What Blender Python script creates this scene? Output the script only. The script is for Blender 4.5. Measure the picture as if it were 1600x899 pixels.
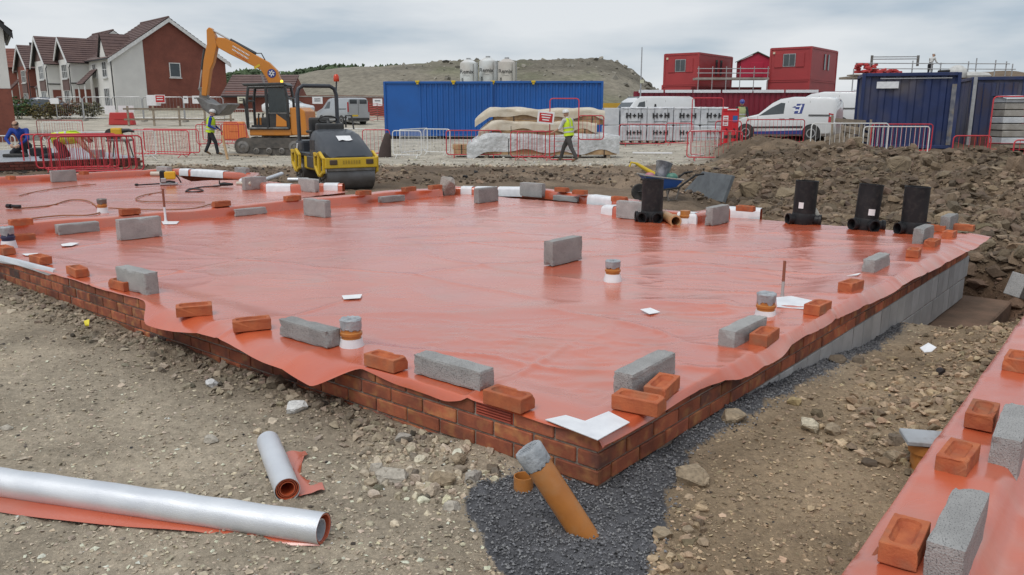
import bpy, bmesh, math, random
import numpy as np
from mathutils import Vector, Matrix
R = math.radians
random.seed(7); rng = np.random.default_rng(7)
for o in list(bpy.data.objects): bpy.data.objects.remove(o)
S = bpy.context.scene; COL = S.collection

# ------------------------------------------------------------------ camera, sky, sun, exposure
CAM_H, FOC, HOR = 1.50, 1250.0, 175.0          # eye height in m, focal length and horizon row of a 1600 px wide frame
PITCH = math.atan2(449.5-HOR, FOC)
cam_d = bpy.data.cameras.new('camera'); cam = bpy.data.objects.new('camera', cam_d); COL.objects.link(cam)
cam.location = (0, 0, CAM_H); cam.rotation_euler = (math.pi/2-PITCH, 0, 0)
cam_d.sensor_width = 36; cam_d.lens = 36*FOC/1600; cam_d.clip_start = .05; cam_d.clip_end = 3000
S.camera = cam
SUN_EL, SUN_AZ = R(58), R(215)
W = bpy.data.worlds.new('World'); S.world = W; W.use_nodes = True
nt = W.node_tree; nt.nodes.clear(); N = nt.nodes.new; L = nt.links.new
out = N('ShaderNodeOutputWorld'); mix = N('ShaderNodeMixShader'); bg1 = N('ShaderNodeBackground'); bg2 = N('ShaderNodeBackground')
sky = N('ShaderNodeTexSky'); sky.sky_type = 'NISHITA'; sky.sun_disc = False; sky.sun_elevation = SUN_EL; sky.sun_rotation = SUN_AZ
bg1.inputs[1].default_value = .10; L(sky.outputs[0], bg1.inputs[0])
tc = N('ShaderNodeTexCoord'); mp = N('ShaderNodeMapping'); mp.inputs['Scale'].default_value = (1, 1, 4.5); mp.inputs['Location'].default_value = (.55, .2, .1)
n1 = N('ShaderNodeTexNoise'); n1.inputs['Scale'].default_value = 2.7; n1.inputs['Detail'].default_value = 5; n1.inputs['Roughness'].default_value = .5
cr = N('ShaderNodeValToRGB'); e = cr.color_ramp.elements
e[0].position = .36; e[0].color = (.43, .515, .60, 1); e[1].position = .60; e[1].color = (.76, .79, .82, 1)
x = e.new(.47); x.color = (.62, .67, .72, 1)
L(tc.outputs['Generated'], mp.inputs[0]); L(mp.outputs[0], n1.inputs['Vector']); L(n1.outputs[0], cr.inputs[0]); L(cr.outputs[0], bg2.inputs[0])
bg2.inputs[1].default_value = .97; mix.inputs[0].default_value = .93
L(bg1.outputs[0], mix.inputs[1]); L(bg2.outputs[0], mix.inputs[2]); L(mix.outputs[0], out.inputs[0])
sd = bpy.data.lights.new('sun', 'SUN'); sd.energy = 1.5; sd.angle = R(28); sd.color = (1, .97, .93)
sun = bpy.data.objects.new('sun', sd); COL.objects.link(sun)
sun.rotation_euler = (math.pi/2-SUN_EL, 0, math.pi-SUN_AZ); sun.location = (0, 0, 30)
S.view_settings.view_transform = 'Standard'; S.view_settings.look = 'None'; S.view_settings.exposure = 0.06; S.view_settings.gamma = 1

# ------------------------------------------------------------------ helpers
def at(px, py, z=0.0):
    """world point of height z that the photograph shows at pixel px, py"""
    x, y = px-800, 449.5-py; cp, sp = math.cos(PITCH), math.sin(PITCH)
    d = (x, FOC*cp+y*sp, y*cp-FOC*sp); t = (z-CAM_H)/d[2]
    return Vector((d[0]*t, d[1]*t, z))
def atY(px, py, Y):
    x, y = px-800, 449.5-py; cp, sp = math.cos(PITCH), math.sin(PITCH)
    d = (x, FOC*cp+y*sp, y*cp-FOC*sp); t = Y/d[1]
    return Vector((d[0]*t, Y, CAM_H+d[2]*t))
def _h(ix, iy, s):
    n = (ix*374761393+iy*668265263+s*1274126177) & 0x7fffffff
    n = ((n ^ (n >> 13))*1274126177) & 0x7fffffff
    return ((n ^ (n >> 16)) & 0xffff)/65535.0
def vn(x, y, s=0):
    x = np.asarray(x, float); y = np.asarray(y, float)
    ix = np.floor(x).astype(np.int64); iy = np.floor(y).astype(np.int64); fx = x-ix; fy = y-iy
    fx = fx*fx*(3-2*fx); fy = fy*fy*(3-2*fy)
    return (_h(ix, iy, s)*(1-fx)+_h(ix+1, iy, s)*fx)*(1-fy)+(_h(ix, iy+1, s)*(1-fx)+_h(ix+1, iy+1, s)*fx)*fy
def fbm(x, y, sc=1., o=4, s=0, g=.5):
    v = 0; a = 1; t = 0
    for k in range(o):
        v = v+a*(vn(x*sc+k*17.3, y*sc-k*9.1, s+k)-.5); t += a; a *= g; sc *= 2.03
    return v/t*2
def ss(a, b, x):
    t = np.clip((np.asarray(x, float)-a)/(b-a), 0, 1); return t*t*(3-2*t)

class MB:
    def __init__(s): s.v = []; s.f = []; s.m = []
    def add(s, vs, fs, mi=0):
        b = len(s.v); s.v += [tuple(v) for v in vs]
        for f in fs: s.f.append(tuple(b+i for i in f)); s.m.append(mi)
        return s
    def box(s, c, d, rot=None, mi=0, taper=1.0):
        hx, hy, hz = d[0]/2, d[1]/2, d[2]/2; vs = []
        for z in (-1, 1):
            k = taper if z > 0 else 1
            for x, y in ((-1, -1), (1, -1), (1, 1), (-1, 1)): vs.append(Vector((x*hx*k, y*hy*k, z*hz)))
        if rot is not None: vs = [rot @ v for v in vs]
        c = Vector(c); vs = [v+c for v in vs]
        return s.add(vs, [(0, 3, 2, 1), (4, 5, 6, 7), (0, 1, 5, 4), (1, 2, 6, 5), (2, 3, 7, 6), (3, 0, 4, 7)], mi)
    def tube(s, pts, r, n=8, mi=0, caps=True, closed=False):
        pts = [Vector(p) for p in pts]; k = len(pts)
        rs = r if isinstance(r, (list, tuple)) else [r]*k
        up = None; rings = []
        for i, p in enumerate(pts):
            if closed: t = pts[(i+1) % k]-pts[i-1]
            else: t = pts[min(i+1, k-1)]-pts[max(i-1, 0)]
            if t.length < 1e-9: t = Vector((0, 0, 1))
            t.normalize()
            if up is None: up = Vector((0, 0, 1)) if abs(t.z) < .9 else Vector((1, 0, 0))
            a = t.cross(up)
            if a.length < 1e-6: a = t.cross(Vector((1, 0, 0)) if abs(t.x) < .9 else Vector((0, 1, 0)))
            a.normalize(); b = a.cross(t).normalized(); up = b
            rings.append([p+(a*math.cos(q)+b*math.sin(q))*rs[i] for q in [2*math.pi*j/n for j in range(n)]])
        vs = [v for g in rings for v in g]; fs = []
        for i in range(k if closed else k-1):
            A, B = i*n, ((i+1) % k)*n
            for j in range(n): fs.append((A+j, A+(j+1) % n, B+(j+1) % n, B+j))
        if caps and not closed: fs += [tuple(range(n))[::-1], tuple((k-1)*n+j for j in range(n))]
        return s.add(vs, fs, mi)
    def lathe(s, prof, n=20, M=None, mi=0, cap0=True, cap1=True):
        vs = []; k = len(prof)
        for r, z in prof:
            for j in range(n): q = 2*math.pi*j/n; vs.append(Vector((r*math.cos(q), r*math.sin(q), z)))
        fs = [(i*n+j, i*n+(j+1) % n, (i+1)*n+(j+1) % n, (i+1)*n+j) for i in range(k-1) for j in range(n)]
        if cap0: fs.append(tuple(range(n))[::-1])
        if cap1: fs.append(tuple((k-1)*n+j for j in range(n)))
        if M is not None: vs = [M @ v for v in vs]
        return s.add(vs, fs, mi)
    def prism(s, poly, a, b, plane='xz', mi=0):
        """polygon in a plane extruded between coordinates a and b along the third axis"""
        def P(u, w, t): return {'xz': (u, t, w), 'xy': (u, w, t), 'yz': (t, u, w)}[plane]
        n = len(poly); vs = [P(u, w, a) for u, w in poly]+[P(u, w, b) for u, w in poly]
        fs = [tuple(range(n)), tuple(range(2*n-1, n-1, -1))]+[(i, i+n, (i+1) % n+n, (i+1) % n) for i in range(n)]
        return s.add(vs, fs, mi)
    def loft(s, secs, mi=0, caps=True, closed=True):
        n = len(secs[0]); vs = [p for q in secs for p in q]; fs = []
        for i in range(len(secs)-1):
            for j in range(n if closed else n-1):
                fs.append((i*n+j, i*n+(j+1) % n, (i+1)*n+(j+1) % n, (i+1)*n+j))
        if caps and closed: fs += [tuple(range(n))[::-1], tuple((len(secs)-1)*n+j for j in range(n))]
        return s.add(vs, fs, mi)
    def grid(s, rows, mi=0): return s.loft(rows, mi, False, False)
    def ball(s, c, r, n=12, m=8, mi=0):
        c = Vector(c); r = Vector(r) if not isinstance(r, (int, float)) else Vector((r, r, r))
        prof = [(math.sin(math.pi*i/m), -math.cos(math.pi*i/m)) for i in range(1, m)]
        Mx = Matrix.Translation(c) @ Matrix.Diagonal((r.x, r.y, r.z, 1))
        return s.lathe(prof, n, Mx, mi)
    def mesh(s, name, mats, smooth=False, bev=0, seg=1, recalc=True):
        me = bpy.data.meshes.new(name); me.from_pydata(s.v, [], s.f)
        for m in (mats if isinstance(mats, (list, tuple)) else [mats]): me.materials.append(m)
        if len(set(s.m)) > 1 or (s.m and s.m[0]): me.polygons.foreach_set('material_index', s.m)
        if recalc or bev:
            bm = bmesh.new(); bm.from_mesh(me)
            if recalc: bmesh.ops.recalc_face_normals(bm, faces=bm.faces)
            if bev:
                ed = [g for g in bm.edges if len(g.link_faces) == 2 and g.calc_face_angle(0) > .5]
                bmesh.ops.bevel(bm, geom=ed, offset=bev, segments=seg, affect='EDGES', profile=.6)
            bm.to_mesh(me); bm.free()
        if smooth:
            me.polygons.foreach_set('use_smooth', [True]*len(me.polygons))
            if smooth != 'all': me.set_sharp_from_angle(angle=R(38))
        return me
    def build(s, name, mats, parent=None, smooth=False, bev=0, seg=1, loc=None, rot=None, recalc=True):
        return link(name, s.mesh(name, mats, smooth, bev, seg, recalc), parent, loc, rot)
def link(name, me, parent=None, loc=None, rot=None):
    o = bpy.data.objects.new(name, me); COL.objects.link(o)
    if parent: o.parent = parent
    if loc is not None: o.location = loc
    if rot is not None: o.rotation_euler = rot if isinstance(rot, (tuple, list)) else (0, 0, rot)
    return o
def tag(o, label=None, cat=None, group=None, kind=None):
    if label: o['label'] = label
    if cat: o['category'] = cat
    if group: o['group'] = group
    if kind: o['kind'] = kind
    return o
def thing(name, label, cat, loc=(0, 0, 0), rz=0, group=None, rot=None):
    o = bpy.data.objects.new(name, None); COL.objects.link(o); o.empty_display_size = .1
    o.location = loc; o.rotation_euler = rot if rot else (0, 0, rz)
    return tag(o, label, cat, group)
def copy_tree(o, parent=None):
    c = o.copy(); COL.objects.link(c); c.parent = parent
    if parent is None:
        for k in ('label',):
            if k in c: del c[k]
    for ch in o.children: copy_tree(ch, c)
    return c
def rotx(a): return Matrix.Rotation(a, 3, 'X')
def roty(a): return Matrix.Rotation(a, 3, 'Y')
def rotz(a): return Matrix.Rotation(a, 3, 'Z')

def weathered(dims, mat_, seed, cuts=7, jit=.0005, chips=4, name='block'):
    """a block with slightly ragged arrises and a few chipped corners"""
    q = random.Random(seed); bm = bmesh.new(); bmesh.ops.create_cube(bm, size=1); bmesh.ops.subdivide_edges(bm, edges=list(bm.edges), cuts=cuts, use_grid_fill=True)
    h = [d/2 for d in dims]; cs = []
    for k in range(chips):
        c = [q.choice((-1, 1))*h[0], q.choice((-1, 1))*h[1], h[2]*q.choice((-1, 1, 1))]; i = q.randrange(3); c[i] *= q.uniform(-.8, 1); cs.append((Vector(c), q.uniform(.012, .030)))
    for v in bm.verts:
        v.co.x *= dims[0]; v.co.y *= dims[1]; v.co.z *= dims[2]; on = sum(abs(abs(v.co[i])-h[i]) < 1e-5 for i in range(3)); o = v.co.copy()
        if on >= 2: v.co -= Vector([math.copysign(1, o[i])*(abs(abs(o[i])-h[i]) < 1e-5) for i in range(3)])*q.uniform(.0008, .0045)
        else: v.co += Vector((q.gauss(0, jit*.4), q.gauss(0, jit*.4), q.gauss(0, jit*.4)))
        for c, r_ in cs:
            d = (o-c).length
            if d < r_*1.6: v.co -= c.normalized()*(r_*1.6-d)*.42
        v.co.z += h[2]
    me = bpy.data.meshes.new(name); bm.to_mesh(me); bm.free(); me.materials.append(mat_); return me
# ------------------------------------------------------------------ materials
def mat(name, c, rough=.6, c2=None, scale=5., detail=4, bump=0., bscale=40., metal=0., rnd=0., spec=.5, fleck=None, fscale=200., famt=.5, c3=None, coat=0., world=False, lo=.35, hi=.65, bdist=.01, alpha=1.0, trans=0., rvar=0.):
    m = bpy.data.materials.new(name); m.use_nodes = True; t = m.node_tree; b = t.nodes['Principled BSDF']; N = t.nodes.new; L = t.links.new
    def mx(f, a, bb, mode='MIX'):
        q = N('ShaderNodeMix'); q.data_type = 'RGBA'; q.blend_type = mode
        if isinstance(f, float): q.inputs[0].default_value = f
        else: L(f, q.inputs[0])
        for i, v in ((6, a), (7, bb)):
            if isinstance(v, tuple): q.inputs[i].default_value = (*v[:3], 1)
            else: L(v, q.inputs[i])
        return q.outputs[2]
    tc = N('ShaderNodeTexCoord'); oi = N('ShaderNodeObjectInfo'); vec = tc.outputs['Object']
    if world: g = N('ShaderNodeNewGeometry'); vec = g.outputs['Position']
    else:
        ad = N('ShaderNodeVectorMath'); ad.operation = 'ADD'; mu = N('ShaderNodeMath'); mu.operation = 'MULTIPLY'; mu.inputs[1].default_value = 61.7
        L(oi.outputs['Random'], mu.inputs[0]); L(vec, ad.inputs[0]); L(mu.outputs[0], ad.inputs[1]); vec = ad.outputs[0]
    def noise(sc, d=3, ro=.55):
        n = N('ShaderNodeTexNoise'); n.inputs['Scale'].default_value = sc; n.inputs['Detail'].default_value = d; n.inputs['Roughness'].default_value = ro
        L(vec, n.inputs['Vector']); return n.outputs[0]
    def ramp(src, lo, hi):
        r = N('ShaderNodeMapRange'); r.inputs[1].default_value = lo; r.inputs[2].default_value = hi; L(src, r.inputs[0]); return r.outputs[0]
    c2 = c2 or tuple(v*.78 for v in c)
    col = mx(ramp(noise(scale, detail), lo, hi), tuple(c), tuple(c2))
    if c3: col = mx(ramp(noise(scale*.37, 3), .5, .72), col, tuple(c3))
    if fleck: col = mx(ramp(noise(fscale, 2), .56, .66), col, tuple(fleck)) if famt >= 1 else mx(ramp(noise(fscale, 2), .5, .5+.3/famt), col, tuple(fleck))
    if rnd:
        hs = N('ShaderNodeHueSaturation'); q = N('ShaderNodeMapRange'); q.inputs[3].default_value = 1-rnd; q.inputs[4].default_value = 1+rnd
        L(oi.outputs['Random'], q.inputs[0]); L(q.outputs[0], hs.inputs['Value']); L(col, hs.inputs['Color']); col = hs.outputs[0]
    L(col, b.inputs['Base Color']); b.inputs['Roughness'].default_value = rough; b.inputs['Metallic'].default_value = metal
    if rvar:
        q = N('ShaderNodeMapRange'); q.inputs[1].default_value = .3; q.inputs[2].default_value = .7; q.inputs[3].default_value = rough-rvar; q.inputs[4].default_value = rough+rvar
        L(noise(scale*1.7, 3), q.inputs[0]); L(q.outputs[0], b.inputs['Roughness'])
    b.inputs['Specular IOR Level'].default_value = spec
    if coat: b.inputs['Coat Weight'].default_value = coat; b.inputs['Coat Roughness'].default_value = .08
    if trans: b.inputs['Transmission Weight'].default_value = trans
    if bump:
        bn = N('ShaderNodeBump'); bn.inputs['Strength'].default_value = bump; bn.inputs['Distance'].default_value = bdist
        L(noise(bscale, 4), bn.inputs['Height']); L(bn.outputs[0], b.inputs['Normal'])
    return m
def paint(name, c, rough=.4, dirt=.25, metal=0., coat=0., rnd=0.):
    d = tuple(v*(1-dirt)+k*dirt for v, k in zip(c, (.22, .18, .14)))
    return mat(name, c, rough, c2=d, scale=2.6, detail=6, lo=.42, hi=.8, bump=.08, bscale=25, metal=metal, coat=coat, rnd=rnd, rvar=.1)
def emit(name, c, s):
    m = bpy.data.materials.new(name); m.use_nodes = True; b = m.node_tree.nodes['Principled BSDF']
    b.inputs['Base Color'].default_value = (*c, 1); b.inputs['Emission Color'].default_value = (*c, 1); b.inputs['Emission Strength'].default_value = s; return m
def glass(name, c=(.05, .06, .065), rough=.06):
    return mat(name, c, rough, c2=tuple(v*.7 for v in c), scale=1.5, spec=.8)

m_brick = mat('fired_brick', (.37, .105, .048), .85, c2=(.22, .062, .034), scale=9, c3=(.075, .045, .04), rnd=.42, bump=.5, bscale=90, bdist=.004, fleck=(.46, .22, .08), fscale=14, famt=.8)
m_loose = mat('new_facing_brick', (.50, .145, .055), .85, c2=(.38, .095, .04), scale=14, rnd=.16, bump=.6, bscale=120, bdist=.004, fleck=(.25, .16, .10), fscale=9, famt=.7)
m_block = mat('aggregate_block', (.39, .383, .372), .95, c2=(.31, .304, .296), scale=8, rnd=.22, bump=1., bscale=160, bdist=.006, fleck=(.12, .12, .12), fscale=220, famt=1.)
m_mortar = mat('cement_mortar', (.34, .27, .22), .95, c2=(.22, .17, .14), scale=20, bump=.6, bscale=120)
m_conc = mat('weathered_concrete', (.40, .38, .35), .9, c2=(.27, .25, .22), scale=3, bump=.5, bscale=60, fleck=(.2, .17, .14), fscale=30, famt=.6)
m_white = mat('white_patch_tape', (.80, .81, .83), .5, c2=(.68, .69, .72), scale=9, bump=.15, bscale=30)
m_paper = mat('white_paper', (.82, .82, .83), .7, c2=(.74, .74, .75), scale=12)
m_orange = mat('terracotta_plastic_pipe', (.50, .195, .045), .42, c2=(.40, .15, .035), scale=7, bump=.05, fleck=(.42, .22, .10), fscale=12, famt=.7, rvar=.1)
m_tape = mat('grey_duct_tape', (.40, .42, .44), .45, c2=(.27, .29, .31), scale=22, bump=.7, bscale=45, rvar=.12)
m_black = mat('black_plastic', (.012, .012, .014), .5, spec=.3, c2=(.02, .02, .022), scale=6, rvar=.12, fleck=(.06, .055, .05), fscale=20, famt=.5)
m_foil = mat('silver_foil', (.76, .78, .81), .46, c2=(.68, .70, .74), scale=5, metal=.55, bump=.22, bscale=300, rvar=.08)
m_rubber = mat('dark_rubber', (.025, .025, .026), .8, c2=(.055, .05, .045), scale=9, bump=.3, bscale=50)
m_steel = mat('worn_steel', (.23, .22, .21), .5, c2=(.15, .13, .11), scale=6, metal=.5, bump=.2, bscale=40)
m_galv = mat('galvanised_steel', (.48, .49, .50), .45, c2=(.38, .38, .38), scale=8, metal=.6)
m_redbar = paint('red_barrier_paint', (.55, .035, .05), .4, .12, rnd=.12)
m_whitebar = paint('white_barrier_paint', (.72, .72, .70), .45, .15)
m_wood = mat('sawn_timber', (.46, .31, .17), .8, c2=(.34, .21, .11), scale=6, rnd=.2, bump=.3, bscale=60)
m_oldwood = mat('weathered_timber', (.34, .28, .21), .85, c2=(.22, .18, .14), scale=6, rnd=.2, bump=.3)

def soil_mat(name):
    """loose ground: colour zones come from the sheet's own attribute, grain from noise"""
    m = bpy.data.materials.new(name); m.use_nodes = True; t = m.node_tree; b = t.nodes['Principled BSDF']; N = t.nodes.new; L = t.links.new
    g = N('ShaderNodeNewGeometry'); ca = N('ShaderNodeVertexColor'); ca.layer_name = 'zone'
    def noise(sc, d=4, ro=.6):
        n = N('ShaderNodeTexNoise'); n.inputs['Scale'].default_value = sc; n.inputs['Detail'].default_value = d; n.inputs['Roughness'].default_value = ro; L(g.outputs['Position'], n.inputs['Vector']); return n.outputs[0]
    def mr(s, a, bb, c, d):
        r = N('ShaderNodeMapRange'); r.inputs[1].default_value = a; r.inputs[2].default_value = bb; r.inputs[3].default_value = c; r.inputs[4].default_value = d; L(s, r.inputs[0]); return r.outputs[0]
    def mul(a, bb):
        q = N('ShaderNodeVectorMath'); q.operation = 'SCALE'; L(a, q.inputs[0]); L(bb, q.inputs['Scale']); return q.outputs[0]
    c = mul(ca.outputs[0], mr(noise(1.1, 7), .3, .7, .70, 1.22))
    c = mul(c, mr(noise(28, 5, .7), .3, .7, .72, 1.25))
    mx = N('ShaderNodeMix'); mx.data_type = 'RGBA'; vo = N('ShaderNodeTexVoronoi'); vo.inputs['Scale'].default_value = 46; L(g.outputs['Position'], vo.inputs['Vector'])
    L(mr(vo.outputs['Distance'], .18, .30, .5, 0), mx.inputs[0]); L(c, mx.inputs[6])
    sc = N('ShaderNodeVectorMath'); sc.operation = 'SCALE'; sc.inputs['Scale'].default_value = 1.5; L(c, sc.inputs[0]); L(sc.outputs[0], mx.inputs[7])
    L(mx.outputs[2], b.inputs['Base Color']); b.inputs['Roughness'].default_value = .95; b.inputs['Specular IOR Level'].default_value = .25
    bn = N('ShaderNodeBump'); bn.inputs['Strength'].default_value = .9; bn.inputs['Distance'].default_value = .02; L(noise(55, 6, .7), bn.inputs['Height'])
    L(bn.outputs[0], b.inputs['Normal']); return m
m_soil = soil_mat('site_soil')
def stone_mat(name, rough=.9):
    m = bpy.data.materials.new(name); m.use_nodes = True; t = m.node_tree; b = t.nodes['Principled BSDF']; N = t.nodes.new; L = t.links.new
    ca = N('ShaderNodeVertexColor'); ca.layer_name = 'zone'; g = N('ShaderNodeNewGeometry'); n = N('ShaderNodeTexNoise'); n.inputs['Scale'].default_value = 60; n.inputs['Detail'].default_value = 4
    L(g.outputs['Position'], n.inputs['Vector']); r = N('ShaderNodeMapRange'); r.inputs[1].default_value = .3; r.inputs[2].default_value = .7; r.inputs[3].default_value = .75; r.inputs[4].default_value = 1.2
    L(n.outputs[0], r.inputs[0]); q = N('ShaderNodeVectorMath'); q.operation = 'SCALE'; L(ca.outputs[0], q.inputs[0]); L(r.outputs[0], q.inputs['Scale']); L(q.outputs[0], b.inputs['Base Color'])
    b.inputs['Roughness'].default_value = rough; bn = N('ShaderNodeBump'); bn.inputs['Strength'].default_value = .5; bn.inputs['Distance'].default_value = .01; L(n.outputs[0], bn.inputs['Height']); L(bn.outputs[0], b.inputs['Normal'])
    return m
m_stone = stone_mat('loose_stone')

def raw_mesh(name, V, F, mats, color=None, smooth=False):
    """numpy vertices (n,3), faces (m,3 or 4), optional colour per vertex"""
    me = bpy.data.meshes.new(name); k = F.shape[1]; n = len(F)
    me.vertices.add(len(V)); me.vertices.foreach_set('co', V.astype(np.float32).ravel())
    me.loops.add(n*k); me.loops.foreach_set('vertex_index', F.astype(np.int32).ravel())
    me.polygons.add(n); me.polygons.foreach_set('loop_start', np.arange(0, n*k, k, dtype=np.int32))
    me.update(calc_edges=True)
    me.polygons.foreach_set('use_smooth', [bool(smooth)]*n)
    for m in mats: me.materials.append(m)
    if color is not None:
        a = me.color_attributes.new('zone', 'FLOAT_COLOR', 'POINT'); c4 = np.ones((len(V), 4), np.float32); c4[:, :3] = color; a.data.foreach_set('color', c4.ravel())
    me.validate(); return me
def stone_shapes(npt, n, seed, jag=.3):
    """angular broken stones: convex hulls of a few points"""
    r = np.random.default_rng(seed); outs = []
    for k in range(n):
        bm = bmesh.new()
        for q in range(npt):
            d = r.normal(size=3); d /= np.linalg.norm(d); d = np.sign(d)*np.abs(d)**.8; bm.verts.new(d*r.uniform(1-jag, 1.0))
        bmesh.ops.convex_hull(bm, input=list(bm.verts))
        for v in [v for v in bm.verts if not v.link_faces]: bm.verts.remove(v)
        if npt > 18:
            bmesh.ops.bevel(bm, geom=list(bm.edges), offset=.05, segments=1, affect='EDGES')
            bmesh.ops.triangulate(bm, faces=bm.faces); bmesh.ops.subdivide_edges(bm, edges=list(bm.edges), cuts=1)
            for v in bm.verts: v.co *= 1+r.normal()*.035
        bmesh.ops.triangulate(bm, faces=bm.faces); bm.verts.index_update(); bm.verts.ensure_lookup_table()
        outs.append((np.array([v.co[:] for v in bm.verts]), np.array([[v.index for v in f.verts] for f in bm.faces]))); bm.free()
    return outs
ICO1 = stone_shapes(13, 14, 3); ICO2 = stone_shapes(22, 12, 4, .25)
def octa(n, seed):
    r = np.random.default_rng(seed); outs = []
    for k in range(n):
        v = np.array([[1, 0, 0], [-1, 0, 0], [0, 1, 0], [0, -1, 0], [0, 0, 1], [0, 0, -1]], float)*r.uniform(.6, 1.2, (6, 1))+r.normal(0, .15, (6, 3))
        f = np.array([[0, 2, 4], [2, 1, 4], [1, 3, 4], [3, 0, 4], [2, 0, 5], [1, 2, 5], [3, 1, 5], [0, 3, 5]]); outs.append((v, f))
    return outs
OCT = octa(10, 5)
def scatter(name, P, size, cols, shapes, flat=(.5, .9), seed=1, m=None):
    """one joined mesh of stones: P (n,3) positions, size (n,), cols (n,3)"""
    r = np.random.default_rng(seed); Vs = []; Fs = []; Cs = []; b = 0; n = len(P); which = r.integers(0, len(shapes), n)
    for k, (bv, bf) in enumerate(shapes):
        idx = np.where(which == k)[0]
        if not len(idx): continue
        a = r.uniform(0, 2*np.pi, len(idx)); sc = np.stack([r.uniform(.7, 1.3, len(idx)), r.uniform(.6, 1.0, len(idx)), r.uniform(*flat, len(idx))], 1)*size[idx, None]
        v = bv[None]*sc[:, None, :]
        tl = r.normal(0, .35, len(idx)); y = v[..., 1]*np.cos(tl)[:, None]-v[..., 2]*np.sin(tl)[:, None]; z = v[..., 1]*np.sin(tl)[:, None]+v[..., 2]*np.cos(tl)[:, None]
        X = v[..., 0]*np.cos(a)[:, None]-y*np.sin(a)[:, None]; Y = v[..., 0]*np.sin(a)[:, None]+y*np.cos(a)[:, None]
        v = np.stack([X, Y, z], -1)+P[idx][:, None, :]
        Vs.append(v.reshape(-1, 3)); Fs.append((bf[None]+(np.arange(len(idx))*len(bv))[:, None, None]+b).reshape(-1, 3)); Cs.append(np.repeat(cols[idx], len(bv), 0)); b += len(idx)*len(bv)
    me = raw_mesh(name, np.concatenate(Vs), np.concatenate(Fs), [m or m_stone], np.concatenate(Cs)); return link(name, me)
# ------------------------------------------------------------------ site frame: the slab's corner and its two directions
ZT, ZI = .225, .19
C0 = at(935, 684, ZT); AU, AV = R(40), R(-50.6)
U = Vector((math.sin(AU), math.cos(AU), 0)); V = Vector((math.sin(AV), math.cos(AV), 0))
RU, RV = math.atan2(U.y, U.x), math.atan2(V.y, V.x)     # z rotations that lay local x along U / V
CR = at(1518, 368, ZT); LA = (CR-C0).length
def isect(p, d, q, e):
    t = ((q.x-p.x)*e.y-(q.y-p.y)*e.x)/(d.x*e.y-d.y*e.x); return Vector((p.x+d.x*t, p.y+d.y*t, 0))
g0, g1 = at(87, 365, ZI), at(692, 307, ZI)               # foot of the ridge between the two slabs
GD = (g1-g0).normalized()
K0 = isect(C0, V, g0, GD); K1 = isect(CR, V, g0, GD)
LB = (K0-Vector((C0.x, C0.y, 0))).length
f0, f1 = at(0, 288, ZI), at(270, 273, ZI); FD = (f1-f0).normalized()
Q0 = isect(C0, V, f0, FD)
r0, r1 = at(1316, 899, ZT), at(1539, 583, ZT); UR = (r1-r0).normalized(); VR = Vector((UR.y, -UR.x, 0))   # near edge of the slab at the right; VR points into it
def uv(x, y): 
    dx, dy = x-C0.x, y-C0.y; det = U.x*V.y-U.y*V.x
    return (dx*V.y-dy*V.x)/det, (U.x*dy-U.y*dx)/det
def inpoly(x, y, poly):
    c = np.zeros(np.shape(x), bool); n = len(poly)
    for i in range(n):
        x0, y0 = poly[i][:2]; x1, y1 = poly[(i+1) % n][:2]
        k = ((y0 > y) != (y1 > y)) & (x < (x1-x0)*(y-y0)/(y1-y0+1e-12)+x0); c ^= k
    return c
# ------------------------------------------------------------------ ground
b0, b1 = at(1150, 330, 0), at(1600, 432, 0); BD = (b1-b0).normalized(); BN = Vector((-BD.y, BD.x, 0)); BN = BN if BN.y > 0 else -BN
def hbase(x, y):
    z = .30*ss(30, 50, y)+1.55*ss(44, 78, y)*ss(0, -20, x)+.35*ss(5, 12, x)*ss(22, 32, y)
    return z
def heap_s(x, y): return (x-b0.x)*BN.x+(y-b0.y)*BN.y
def heap_h(x, y):
    s = heap_s(x, y); a = x/np.maximum(y, .5); w = ss(.225, .31, a+.03*fbm(x, y, .7, 3, 9))*ss(0, .6, s)
    z = (.62*ss(-.2, 6.2, s)-.62*ss(8.0, 12.5, s))
    p = atY(1187, 215, 16.6); z = z+.22*np.exp(-((x-p.x)**2+(y-p.y)**2)/.8)
    p = atY(1580, 225, 14.5); z = z+.22*np.exp(-((x-p.x)**2+(y-p.y)**2)/2.5)
    n = fbm(x, y, .9, 4, 21)*.24+np.abs(fbm(x, y, 2.2, 4, 31))*.26+fbm(x, y, 6, 3, 33)*.05
    return w*(z+n*ss(0, 1.5, s))
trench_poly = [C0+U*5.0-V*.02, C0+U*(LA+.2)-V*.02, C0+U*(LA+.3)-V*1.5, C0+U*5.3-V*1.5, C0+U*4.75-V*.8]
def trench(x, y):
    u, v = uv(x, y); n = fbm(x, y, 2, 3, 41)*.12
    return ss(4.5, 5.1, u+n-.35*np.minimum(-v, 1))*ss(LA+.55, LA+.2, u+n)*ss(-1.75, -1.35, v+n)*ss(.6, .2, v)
GRAV = [at(*p) for p in ((735, 768), (722, 800), (752, 845), (790, 899), (810, 960), (990, 960), (1003, 880), (1040, 815), (1056, 750), (1085, 702), (1190, 640), (1270, 580), (1350, 520), (1420, 470), (1405, 462), (935, 740), (850, 720))]
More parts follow.
